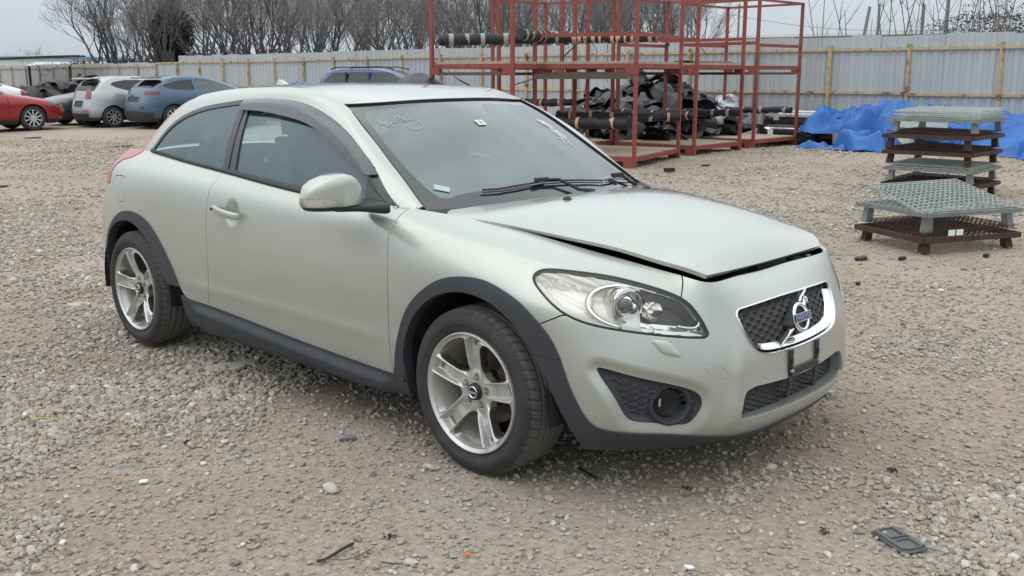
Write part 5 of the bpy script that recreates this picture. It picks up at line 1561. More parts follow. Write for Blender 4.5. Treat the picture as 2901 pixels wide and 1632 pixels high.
def foam_bar(a, b, label, rad=.085, tapes=6, seed=0, tan=True, sag=.01):
    """padded bar tied across a rack, wrapped with tape"""
    r = random.Random(seed); A_, B_ = Vector(a), Vector(b); D = B_-A_; mid = (A_+B_)/2
    rad *= .88; t = thing('padded_bar', label, 'padded bar', tuple(A_))
    n = 22; pts = [D*(i/(n-1))+Vector((0, r.uniform(-.012, .012), -sag*math.sin(PI*i/(n-1))+r.uniform(-.012, .012))) for i in range(n)]
    m = MB(); m.tube(pts, [rad*(1+r.uniform(-.16, .14)) for _ in pts], 12); m.build('foam_sleeve', FOAM, t, smooth=True, angle=60)
    for k in range(tapes):
        q = (k+.5+r.uniform(-.2, .2))/tapes; p = D*q+Vector((0, 0, -sag*math.sin(PI*q))); w = D.normalized()*r.uniform(.02, .04)
        m = MB(); m.tube([p-w, p+w], rad*1.07, 12, cap=False); m.build('tape_band', TAPE if tan else mat('grey_tape', (.28, .29, .30), rough=.4), t, smooth=True)
    return t
def strap(pts, label, w=.045):
    P_ = smoothcurve(pts, 14); m = MB()
    for i in range(len(P_)-1): m.bar(P_[i], P_[i+1], w, .006, up=(.7, .7, 0))
    o = m.build('hanging_strap', WEB, None); tag(o, label, 'strap', 'straps hanging from the racks'); return o
# positions of the racks
A1 = (-6.98, 9.47); Au = (-1.72, -.46); Av = (-.60, 2.10)
B1 = (-7.70, 12.26); Bu = (-1.80, 0.02); Bv = (-.03, 1.63)
C1_ = (-7.77, 14.48); Cu = (-1.78, 0.0); Cv = (0, 1.74)
D1_ = (-8.35, 8.11); Du = (-1.60, -.24); Dv = (-.42, 2.0)
E1_ = (-9.70, 10.85); Eu = (-1.70, -.1); Ev = (-.1, 1.65)
rack('near red rack of the lower tier, its plywood deck right behind the windscreen', A1, Au, Av, 0, (), ply=True, tops=False, tall=1.40)
rack('lower tier red rack second from the near end, four posts over an empty deck', B1, Bu, Bv, 0, (), tops=False, tall=1.40)
rack('lower tier red rack nearest the fence, beside the dumped bumpers', C1_, Cu, Cv, 0, (), tops=False, tall=1.40)
rack('lower tier red rack mostly hidden behind the hatchback roof', D1_, Du, Dv, 0, (), tops=False, tall=1.40)
rack('lower tier red rack in the back row behind the padded bars', E1_, Eu, Ev, 0, (), tops=False, tall=1.40)
rack('upper tier red rack over the near deck, side rails at mid height', A1, Au, Av, H1, ((0, 1, .62), (0, 3, .62)), tall=1.36)
rack('upper tier red rack second from the near end with a curled board on its deck', B1, Bu, Bv, H1, ((0, 1, .62), (1, 2, .56), (2, 3, .66)), tall=1.36)
rack('upper tier red rack at the far right end against the sky', C1_, Cu, Cv, H1, ((0, 1, .60), (1, 2, .60), (0, 3, .56)), tall=1.36, ply=False)
rack('upper tier red rack at the left end holding dark padded bars against the trees', D1_, Du, Dv, H1, (), tall=1.9)
rack('upper tier red rack in the back row behind the others', E1_, Eu, Ev, H1, ((0, 1, .6),), tall=1.36)
m = MB(); m.bar((A1[0]-.1, A1[1]-.05, H1-.03), (D1_[0]+.1, D1_[1]+.4, H1-.03), .08, .08); o = m.build('timber_bearer', UNDER); tag(o, 'dark weathered beam lying between the rack tiers over the windscreen corner', 'beam')
def on(P_, U_, V_, a, b, z): return (P_[0]+U_[0]*a+V_[0]*b, P_[1]+U_[1]*a+V_[1]*b, z)
foam_bar(on(A1, Au, Av, .04, .0, .70), on(A1, Au, Av, 1.05, 0, .70), 'thick black padded bar with two tan bands across the near lower rack', .10, 3, 1)
foam_bar(on(A1, Au, Av, 1.1, .55, .76), on(A1, Au, Av, -.02, .98, .72), 'black padded bar with close tan bands running to the second lower rack', .085, 6, 2)
foam_bar(on(B1, Bu, Bv, 1.02, .0, .74), on(B1, Bu, Bv, .02, .02, .72), 'black padded bar tied along the side of the second lower rack', .085, 5, 3)
foam_bar(on(B1, Bu, Bv, 1.0, .98, .70), on(B1, Bu, Bv, .0, .98, .73), 'black padded bar between the second and third lower racks', .08, 5, 4)
foam_bar(on(C1_, Cu, Cv, 1.0, .9, .70), on(C1_, Cu, Cv, .05, .95, .72), 'plain black padded bar at the fence end of the lower racks', .075, 4, 5, False)
foam_bar(on(E1_, Eu, Ev, 1.0, .1, .95), on(E1_, Eu, Ev, -.1, .1, .95), 'black padded bar with one pale band in the back row rack', .08, 4, 6)
foam_bar(on(D1_, Du, Dv, .95, .05, 2.02), on(D1_, Du, Dv, -.1, .75, 2.07), 'lumpy black padded bar with grey bands, high on the left end rack against the trees', .105, 7, 7, False)
foam_bar(on(D1_, Du, Dv, .1, .25, 2.09), on(A1, Au, Av, .95, .2, 2.08), 'black padded bar with grey wire round it, high behind the thick red post', .10, 5, 8, False)
foam_bar(on(A1, Au, Av, 1.02, .35, 2.05), on(A1, Au, Av, .03, .45, 2.06), 'high padded bar wrapped in many tan rings on the upper near rack', .08, 16, 9)
b = MB(); P_ = [on(B1, Bu, Bv, a, .5, H1+.20+.05*math.sin(a*7)) for a in np.linspace(.05, .95, 8)]
for i in range(7): b.bar(P_[i], P_[i+1], 1.2, .012, up=(0, 0, 1))
o = b.build('curled_board', mat('stained_board', (.12, .07, .05), rough=.8)); tag(o, 'thin warped brown board lying on the upper deck of the second rack', 'board')
strap([(-7.72, 12.4, 1.98), (-7.75, 12.5, 1.9), (-7.7, 12.6, 1.82)], 'short strap end hooked on the upper second rack')
strap([(-9.45, 13.9, 2.05), (-9.4, 13.7, 2.02), (-9.42, 13.75, 1.6)], 'black strap hanging by the back post of the upper second rack')
strap([(-8.3, 9.9, 2.05), (-8.2, 10.0, 1.8), (-8.5, 10.1, 1.3), (-8.6, 10.2, .9)], 'long black strap hanging down through both tiers behind the windscreen top')
strap([(-8.05, 9.6, 2.06), (-8.2, 9.5, 1.95), (-8.45, 9.4, 1.72)], 'black strap slanting down from the high tan ringed bar')
strap([(-8.3, 8.6, 1.63), (-8.25, 8.7, 1.5), (-8.6, 8.3, 1.28)], 'black strap drooping over the roof from the left end rack')
strap([(-9.2, 11.6, 1.2), (-9.35, 11.3, .95), (-9.5, 11.1, .75)], 'black strap slanting down to the lower padded bars')
strap([(-9.9, 7.95, 2.0), (-9.85, 8.0, 1.7), (-9.7, 8.1, 1.45), (-9.5, 8.4, 1.25)], 'grey strap trailing from the leftmost rack post onto the roof line')
strap([(-9.6, 15.9, 1.0), (-9.6, 15.85, .5), (-9.58, 15.9, .2)], 'thin strap hanging over the heap behind the third rack', .02)

# ---------------------------------------------------------------- heap of black liners, dumped bumpers
LINER = [mat('liner_black', (.020, .023, .027), rough=.55, var=.25, scale=6, bump=.3, bscale=20), mat('liner_grey', (.055, .062, .072), rough=.6, var=.25, scale=6, bump=.3, bscale=20), mat('liner_dark', (.012, .013, .015), rough=.45, var=.2)]
SILV = mat('silver_moulding', (.42, .44, .47), rough=.4, metal=.3, var=.2)
TAGW = mat('white_tag', (.72, .74, .76), rough=.8)
def curved_panel(name, loc, size, rot, m, seed, label, cat, group, tagged=False, nu=16, nv=8, arc=2.2, bumpy=.03):
    """crumpled shell such as a wheel liner or bumper skin"""
    r = np.random.default_rng(seed); u = np.linspace(-1, 1, nu); v = np.linspace(-1, 1, nv); U, Vv = np.meshgrid(u, v)
    a = U*arc/2; Rr = size[0]/2
    cut_ = 1-.35*np.abs(U)**3*r.random()
    X_ = Rr*np.sin(a)/max(math.sin(min(arc/2, 1.5)), .5); Z_ = Rr*(np.cos(a)-.4)*.8+bumpy*np.sin(U*7+seed)*np.cos(Vv*4)+.06*size[1]*(1-Vv*Vv)
    Y_ = Vv*size[1]/2*cut_
    for _ in range(4):
        k = r.normal(size=2)*5; ph = r.random()*6; Z_ += bumpy*.6*np.sin(U*k[0]+Vv*k[1]+ph)
    S = np.stack([X_, Y_, Z_], 2); T = S.copy(); nn = gridnormals(S); T = S-nn*.012
    M = join(gridmesh(S), gridmesh(T, None, True))
    V = M[0]@np.array(Euler(rot).to_matrix()).T
    o = make(name, V, M[2], m, None, smooth=True, angle=40, loc=loc)
    tag(o, label, cat, group)
    if tagged:
        b = MB(); q = Vector(V[nu*(nv//2)+nu//2]); n_ = Vector(nn[nv//2, nu//2]@np.array(Euler(rot).to_matrix()).T)
        if n_.y > 0: n_ = -n_
        d = Vector((0, 0, 1)).cross(n_).normalized()*.07; e2 = n_.cross(d.normalized())*.06; c_ = q+n_*.03+Vector((0, -.01, .0))
        make('paper_tag', [c_-d-e2, c_+d-e2, c_+d+e2, c_-d+e2], [(0, 1, 2, 3)], TAGW, o, smooth=False)
    return o
rg_ = random.Random(12)
def hill(x, y): return max(0, 1.32*math.exp(-((x+11.0)/1.55)**4)*math.exp(-((y-15.2)/1.7)**2))
for k in range(150):
    x_ = rg_.uniform(-13.2, -9.0); y_ = rg_.uniform(12.9, 16.9); h = hill(x_, y_)
    z_ = max(.10, h*rg_.uniform(.55, 1.0))
    mm_ = LINER[rg_.choice((0, 0, 1, 1, 2))]
    curved_panel('wheel_liner', (x_, y_, z_), (rg_.uniform(.5, .95), rg_.uniform(.3, .6)), (rg_.uniform(-.9, .9), rg_.uniform(-.9, .9), rg_.uniform(0, 6.3)), mm_, k, ('white-tagged ' if k % 8 == 0 else '')+('dark grey' if mm_ is LINER[1] else ('glossy black' if mm_ is LINER[2] else 'matt black'))+' liner, '+('low' if z_ < .35 else ('halfway up' if z_ < .8 else 'high'))+(' at the left' if x_ < -11.8 else (' left of centre' if x_ < -11. else (' right of centre' if x_ < -10.1 else ' at the right')))+(' front' if y_ < 14.6 else ' back')+' of the heap', 'wheel liner', 'plastic wheel liners heaped behind the racks', k % 8 == 0, 12, 6)
for k in range(9):
    x_ = -10.2+.13*k+rg_.uniform(-.2, .2); y_ = 16.3+rg_.uniform(-.4, .3)
    curved_panel('silver_insulation', (x_-.3, y_, .22+.24*(k % 3)), (.7, .5), (rg_.uniform(.6, 1.6), rg_.uniform(-.5, .5), rg_.uniform(-.6, .6)), SILV, 200+k, 'crumpled silver-grey moulded panel at the fence end of the liner heap', 'moulded panel', 'silver moulded panels in the heap')
curved_panel('wheel_arch_cover', (-9.35, 14.9, .32), (.8, .5), (1.5, .2, .3), LINER[2], 301, 'arched black cover standing on edge behind the middle rack', 'arch cover', None, False)
BUMPB = mat('bumper_black', (.020, .022, .027), rough=.25, coat=.5)
BUMPW = mat('bumper_white', (.62, .64, .66), rough=.3, coat=.4)
BUMPG = mat('bumper_grey', (.16, .17, .18), rough=.35, coat=.4)
def bumper_skin(loc, rz, m, label, w=1.6, h=.42, d=.45, roll=0., tags=0, badge=False):
    t = thing('scrap_bumper', label, 'bumper', loc, rz)
    u = np.linspace(-1, 1, 34); v = np.linspace(0, 1, 12); U, Vv = np.meshgrid(u, v)
    X_ = np.sign(U)*np.abs(U)**.8*w/2; depth = d*(1-np.abs(U)**3.0)
    Y_ = -depth-.06*np.sin(Vv*PI)-.05*(Vv < .35)*(1-np.abs(U)**2); Z_ = Vv*h-.02*np.abs(U)
    a, b_ = math.cos(roll), math.sin(roll); Y2 = Y_*a-(Z_-h/2)*b_; Z2 = Y_*b_+(Z_-h/2)*a+h/2
    S = np.stack([X_, Y2, Z2], 2); nn = gridnormals(S)
    M = gridmesh(S, None, nn[5, 17, 1] > 0)
    hole = np.maximum(np.abs(M[0][:, 0])-.42*w/1.6, np.abs(M[0][:, 2]-h*.36)-.07)
    skin = cut(M, -hole); emit('skin', skirt(skin, .03), m, t)
    g_ = cut(M, hole); emit('grille_insert', offset(g_, -.02), BLACK, t)
    c_ = cut(M, np.abs(M[0][:, 2]-h*.78)-.018); c_ = cut(c_, np.abs(c_[0][:, 0])-.45*w/1.6); emit('chrome_trim', offset(c_, .006), CHROME, t)
    if badge:
        mb = MB(); mb.bar((-.06, -d-.10, h*.70), (-.05, -d-.10, h*.86), .02); mb.bar((.06, -d-.10, h*.70), (.05, -d-.10, h*.86), .02); mb.bar((-.05, -d-.10, h*.77), (.05, -d-.10, h*.77), .02); mb.build('badge', CHROME, t)
    for k in range(tags):
        q = [-.35+.5*k, -d-.09, h*.45]; make('paper_tag', [(q[0], q[1], q[2]), (q[0]+.12, q[1], q[2]), (q[0]+.12, q[1]-.01, q[2]+.12), (q[0], q[1]-.01, q[2]+.12)], [(0, 1, 2, 3)], TAGW, t, smooth=False)
    return t
bumper_skin((-8.15, 16.85, .0), .15, BUMPB, 'glossy black front bumper on the gravel right of the third rack', 1.75, .40, .55, 0, 1)
bumper_skin((-8.05, 16.9, .36), .10, BUMPB, 'black bumper with a chrome grille bar and badge lying on another bumper', 1.7, .30, .50, .2, 1, True)
bumper_skin((-7.25, 17.0, .42), .35, BUMPG, 'grey bumper tipped up against the blue sheeting', 1.3, .34, .45, .4, 1)
bumper_skin((-9.3, 16.7, .02), -.2, BUMPW, 'white bumper skin lying behind the third rack', 1.3, .38, .40, .5)
bumper_skin((-9.9, 16.1, .02), .5, BUMPB, 'black bumper skin on its side among the liners', 1.5, .45, .4, .6)
bumper_skin((-8.6, 16.9, .05), -.1, BUMPG, 'dark grey bumper wedged behind the third rack post', 1.5, .40, .4, .2)
m = MB(); m.box((-7.75, 16.55, .60), (1.1, .30, .09), rz=.1); m.box((-7.7, 16.6, .67), (.9, .24, .05), rz=.05); o = m.build('white_spoiler', BUMPW, bevel=.02); tag(o, 'flat white moulding lying on top of the dumped bumpers', 'moulding')
# stack of black bumpers behind the roof
curved_panel('black_cover', (-10.03, 7.72, 1.20), (.80, .8), (.25, .15, 1.0), LINER[2], 401, 'rounded black cover rising over the hatchback roof left of the rack post', 'cover', None, False, 20, 10, 2.4, .01)
m = MB(); m.box((0, 0, .56), (.62, .62, 1.12)); o = m.build('black_crate', LINER[2], None, bevel=.02, loc=(-10.12, 7.68, 0)); o.rotation_euler = (0, 0, 1.0); tag(o, 'tall black crate under the rounded cover, hidden behind the hatchback roof', 'crate')

# ---------------------------------------------------------------- blue sheeting
TARP = mat('blue_tarpaulin', (.006, .118, .42), rough=.42, var=.14, scale=3, bump=.55, bscale=9, coat=.15, coat_rough=.3)
def ridged(x, y, seed):
    """crumple pattern: sum of folded creases"""
    r = np.random.default_rng(seed); z = np.zeros_like(x)
    for k in range(14):
        a = r.uniform(0, PI); f = r.uniform(1.2, 7.5); ph = r.uniform(0, 6.28); w = np.sin((x*math.cos(a)+y*math.sin(a))*f+ph+1.1*np.sin(y*f*.5+ph*2))
        z += (1-np.abs(w))*(.30/f)
    return z
def tarp(loc, rx, ry, h, seed, label, rz=0, n=90, lobes=3, squash=1.0):
    n = int(n*1.5)
    r = np.random.default_rng(seed)
    q = np.linspace(-1, 1, n); U, Vv = np.meshgrid(q, q)
    th = np.arctan2(Vv, U); rad = np.maximum(np.abs(U), np.abs(Vv)); edge = 1+.16*np.sin(3*th+seed)+.10*np.sin(5*th+seed*2)+.05*np.sin(9*th)
    X_ = rad*np.cos(th)*edge*rx; Y_ = rad*np.sin(th)*edge*ry
    lump = vnoise(X_+seed*3, Y_+seed, 1.5, seed)*.55+vnoise(X_+9, Y_+seed, 3.4, seed+1)*.45
    Z_ = h*.88*(1-rad**5)*np.clip(.22+.78*lump, 0, .9)
    wx = X_+.25*vnoise(X_, Y_, 2.0, seed+3); wy = Y_+.25*vnoise(X_, Y_, 2.2, seed+4)
    Z_ = Z_+(ridged(wx*1.2, wy*1.6, seed)-.45)*(.25+.75*(1-rad**4))*(.40+.35*h)
    Z_ = np.maximum(Z_, 0)+.02
    for fq, am in ((2.2, .17), (4.3, .095), (8.5, .042), (17., .014)):
        Z_ += am*(np.abs(2*vnoise(wx+seed, wy-seed, fq, seed+int(fq))-1)-.45)*(.35+.65*(1-rad**4))
    Z_ = np.maximum(Z_, .004+.004*rad)
    X_ += .05*np.sin(Y_*9+seed); Y_ += .05*np.sin(X_*8+seed)
    S = np.stack([X_, Y_, Z_], 2); M = gridmesh(S, None, gridnormals(S)[..., 2].mean() < 0)
    o = make('blue_tarp', M[0], M[2], TARP, None, smooth=True, angle=55, loc=loc); o.rotation_euler = (0, 0, rz)
    tag(o, label, 'tarp'); return o
tarp((-6.85, 16.6, .25), .95, .55, .62, 3, 'crumpled blue tarp bunched over the bumpers right of the racks', .1, 80, 3)
tarp((-5.55, 16.55, .18), 1.15, .75, .86, 5, 'tall folded blue tarp heap against the fence, middle of the blue sheeting', -.1, 100, 4)
tarp((-5.75, 15.75, .0), .80, .62, .74, 8, 'blue tarp hanging down to the gravel in front of the heap', .3, 90, 2)
tarp((-3.75, 16.6, .1), 1.7, .75, .72, 11, 'long blue tarp drooping behind the stack of mesh pallets', .05, 110, 4)
tarp((-2.35, 16.0, .0), 1.15, .85, .66, 14, 'blue tarp spread at the right edge behind the pallets', -.2, 100, 3)
tarp((-6.35, 15.35, .0), .75, .22, .14, 17, 'thin strip of blue tarp trailing on the gravel by the bumpers', .12, 60, 2)
tarp((-25.2, 15.3, .75), 1.1, .6, .55, 21, 'small blue tarp bunch seen far off above the hatchback roof', .3, 60, 3)
m = MB(); m.box((0, 0, .06), (2.0, .14, .12)); o = m.build('black_beam', BUMPB, None, bevel=.01, loc=(-5.1, 15.45, .0)); o.rotation_euler = (0, 0, .12); tag(o, 'long black beam on the ground beneath the blue tarps', 'beam')
m = MB(); m.box((0, 0, .25), (1.5, .5, .5)); o = m.build('covered_crate', mat('dark_crate', (.04, .045, .05), rough=.8), None, loc=(-25.2, 15.3, .0)); o.rotation_euler = (0, 0, .3); tag(o, 'dark crate holding up the small far blue tarp', 'crate')
curved_panel('grey_sheet', (-4.95, 15.75, .38), (.9, .5), (.5, .1, .5), mat('grey_plastic_sheet', (.24, .27, .28), rough=.6), 501, 'pale grey corrugated sheet poking out left of the mesh pallets', 'sheet', None, False, 14, 8, 1.2, .01)
curved_panel('pale_board', (-5.1, 15.3, .16), (.5, .4), (.7, .1, 1.2), mat('pale_board', (.32, .31, .28), rough=.7), 502, 'torn pale board on the ground behind the mesh pallets', 'board', None, False, 14, 8, .8, .01)

# ---------------------------------------------------------------- mesh pallets
RUSTP = mat('rusted_pallet_steel', (.032, .022, .020), rough=.85, var=.3, scale=12, col2=(.080, .038, .026))
GALV = mat('dull_green_galvanised', (.34, .39, .37), rough=.5, metal=.3, var=.15, scale=9)
GALVD = mat('dark_galvanised', (.19, .21, .20), rough=.6, metal=.3, var=.2, scale=9)
def mesh_panel(mb, o, u, v, nu, nv, r=.0028, sag=None):
    o = Vector(o); u = Vector(u); v = Vector(v)
    f = sag or (lambda a, b: 0)
    for i in range(nu+1):
        a = i/nu; mb.tube([o+u*a+v*b+Vector((0, 0, f(a, b))) for b in (0, .25, .5, .75, 1)], r, 4, cap=False)
    for j in range(nv+1):
        b = j/nv; mb.tube([o+u*a+v*b+Vector((0, 0, r*1.7+f(a, b))) for a in (0, .25, .5, .75, 1)], r, 4, cap=False)
def mesh_pallet(label, c, rz, wx, wy, z0, leg, m, mm, nmesh=3, dens=16):
    """folded mesh-container base: frame on four cranked feet with folded mesh walls lying on it"""
    t = thing('mesh_pallet', label, 'pallet', (c[0], c[1], z0), rz, 'folded mesh pallets')
    hx, hy = wx/2, wy/2
    for sx in (-1, 1):
        for sy in (-1, 1):
            f = MB(); x_, y_ = sx*(hx-.08), sy*(hy-.08)
            V = [(x_-.030, y_-.030, leg), (x_+.030, y_-.030, leg), (x_+.030, y_+.030, leg), (x_-.030, y_+.030, leg)]
            V += [(x_-.036+sx*.014, y_-.036+sy*.014, 0), (x_+.036+sx*.014, y_-.036+sy*.014, 0), (x_+.036+sx*.014, y_+.036+sy*.014, 0), (x_-.036+sx*.014, y_+.036+sy*.014, 0)]
            f.add(V, [(0, 1, 2, 3), (7, 6, 5, 4), (0, 4, 5, 1), (1, 5, 6, 2), (2, 6, 7, 3), (3, 7, 4, 0)]); f.build('foot', m, t)
    for a, b in (((-hx, -hy), (hx, -hy)), ((hx, -hy), (hx, hy)), ((hx, hy), (-hx, hy)), ((-hx, hy), (-hx, -hy))):
        f = MB(); f.bar((a[0], a[1], leg+.012), (b[0], b[1], leg+.012), .028, .044 if m is RUSTP else .034); f.build('frame_rail', m, t)
    b = MB(); mesh_panel(b, (-hx, -hy, leg+.018), (wx, 0, 0), (0, wy, 0), dens+1, dens, .0028); b.build('floor_mesh', m, t)
    for k in range(nmesh):
        b = MB(); z = leg+.036+k*.021; e = .012*k
        mesh_panel(b, (-hx+.02+e, -hy+.02, z), (wx-.05, 0, .006*k), (0, wy-.05, .012*(k % 2)), dens+1, dens, .0027); b.build('folded_mesh_wall', mm, t)
    return t
TH = math.atan2(.81, .41)
fc = (-.735, 5.52)
mesh_pallet('rusty brown mesh pallet on the gravel at the bottom of the front stack', fc, TH, 1.02, .86, 0, .10, RUSTP, RUSTP, 3, 16)
mesh_pallet('green-grey mesh pallet on top of the front stack', (fc[0]-.01, fc[1]+.01), TH+.02, 1.02, .86, .17, .14, GALVD, GALV, 1, 12)
# tilted mesh wall lying loose on the front stack
def ptd(px, row, d):
    x = (px-1450.5)/2793.55; y = (row-816)/2793.55; up = _f.to_track_quat('-Z', 'Y') @ Vector((0, 1, 0))
    return Vector(CAM)+d*(_f+Vector((.7228, .6911, 0))*x-up*y)
LQ = [Vector((-.93, 4.93, .475)), Vector((-.60, 4.86, .325)), Vector((-.02, 5.62, .315)), Vector((-.72, 6.10, .49))]
LQ = [ptd(2470, 531, 8.75), ptd(2616, 612, 8.12), ptd(2874, 590, 8.85), ptd(2709, 515, 9.35)]
t = thing('loose_mesh_wall', 'loose green wire mesh wall lying slanted on the front pallet stack', 'mesh wall', tuple(LQ[1]), 0)
for k in range(2):
    b = MB(); off_ = Vector((.012*k, -.006*k, .013*k)); q_ = [p-LQ[1]+off_ for p in LQ]
    def bil(a, c_): return q_[1]*(1-a)*(1-c_)+q_[2]*a*(1-c_)+q_[3]*a*c_+q_[0]*(1-a)*c_+Vector((0, 0, .014*math.sin(PI*a)*math.sin(PI*c_)))
    for i in range(19): b.tube([bil(i/18, c_) for c_ in np.linspace(0, 1, 7)], .0042, 4, cap=False)
    for j in range(13): b.tube([bil(c_, j/12)+Vector((0, 0, .007)) for c_ in np.linspace(0, 1, 7)], .0042, 4, cap=False)
    b.build('mesh_sheet', GALV, t)
for x_, y_ in ((.30, -.05), (.42, -.02)):
    pass
for k in range(2):
    a_ = Vector((fc[0], fc[1], 0))+Matrix.Rotation(TH, 3, 'Z') @ Vector((-.28+.085*k, -.445, .145))
    d_ = Matrix.Rotation(TH, 3, 'Z') @ Vector((.07, 0, 0))
    o = make('paper_slip', [a_, a_+d_, a_+d_+Vector((0, 0, .05)), a_+Vector((0, 0, .05)), a_+Vector((0, .003, 0)), a_+d_+Vector((0, .003, 0)), a_+d_+Vector((0, .003, .05)), a_+Vector((0, .003, .05))], [(0, 1, 2, 3), (7, 6, 5, 4)], TAGW, None, smooth=False)
    tag(o, 'white paper slip stuck in the rusty lower mesh, '+('left of the pair' if k == 0 else 'right of the pair'), 'paper slip')
TB = R(133.7)-PI/2+R(42)
rv = Vector((.7228, .6911, 0)); fv = Vector((-.6911, .7228, 0))
Rc = Vector((-1.62, 9.76, 0)); Fc = Rc-rv*.67-fv*.74; Lc = Fc-rv*.74+fv*.67
bc = (Rc+Lc)/2; ang = math.atan2((Rc-Fc).y, (Rc-Fc).x)
names = ['bottom dark pallet of the tall stack, behind the loose mesh', 'second pallet up in the tall stack, grey-green mesh', 'middle rusty pallet of the tall stack', 'second rusty pallet from the top of the tall stack', 'top galvanised pallet of the tall stack with several mesh walls on it']
for k in range(5):
    leg = .125; z0 = .195*k-(.0 if k else 0)
    mesh_pallet(names[k], (bc.x+.02*math.sin(k*2.), bc.y+.02*math.cos(k*3.)), ang+.03*math.sin(k*1.7), 1.06, 1.06, z0, leg, (RUSTP, GALVD, RUSTP, RUSTP, GALVD)[k], (RUSTP, GALV, RUSTP, RUSTP, GALV)[k], (2, 2, 2, 2, 5)[k], 17)
# ---------------------------------------------------------------- other cars
def car_wheel(parent, loc, rad, W_, spokes, m, side):
    w = bpy.data.objects.new('wheel', None); COL.objects.link(w); w.parent = parent; w.location = loc; w.rotation_euler = (0, 0, 0 if side < 0 else PI); w.empty_display_size = .1
    t = MB(); h = W_/2
    t.lathe([(rad*.70, -h+.02), (rad*.74, -h), (rad*.9, -h-.005), (rad*.97, -h+.015), (rad, -h+.045), (rad, h-.045), (rad*.96, h-.01), (rad*.72, h)], 44); t.build('tyre', TYRE2, w, smooth=True, angle=40)
    r = MB(); r.lathe([(rad*.71, -h+.012), (rad*.68, -h+.004), (rad*.655, -h+.02), (rad*.62, -h+.06), (rad*.60, h)], 44); r.build('rim', m, w, smooth=True, angle=40)
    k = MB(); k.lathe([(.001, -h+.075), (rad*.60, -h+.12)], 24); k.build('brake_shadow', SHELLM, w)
    c = MB(); c.lathe([(0, -h+.010), (rad*.13, -h+.012), (rad*.16, -h+.05)], 20); c.build('hub', m, w, smooth=True, angle=40)
    for i in range(spokes):
        a = 2*PI*i/spokes+.3; s = MB(); d = Vector((math.cos(a), 0, math.sin(a)))
        s.bar(d*rad*.10+Vector((0, -h+.03, 0)), d*rad*.66+Vector((0, -h+.02, 0)), rad*.115, .025, up=(0, 1, 0)); s.build('spoke', m, w)
    return w
TYRE2 = mat('car_tyre', (.025, .025, .026), rough=.8, var=.2)
GL2 = glass_mat('tinted_glass', (.10, .13, .14), refl=.9, rough=.02, opacity=.55, film=(.02, .025, .03), ior=1.6)
GL3 = glass_mat('light_glass', (.45, .55, .52), refl=.9, rough=.02, opacity=.35, film=(.22, .27, .27), ior=1.7)
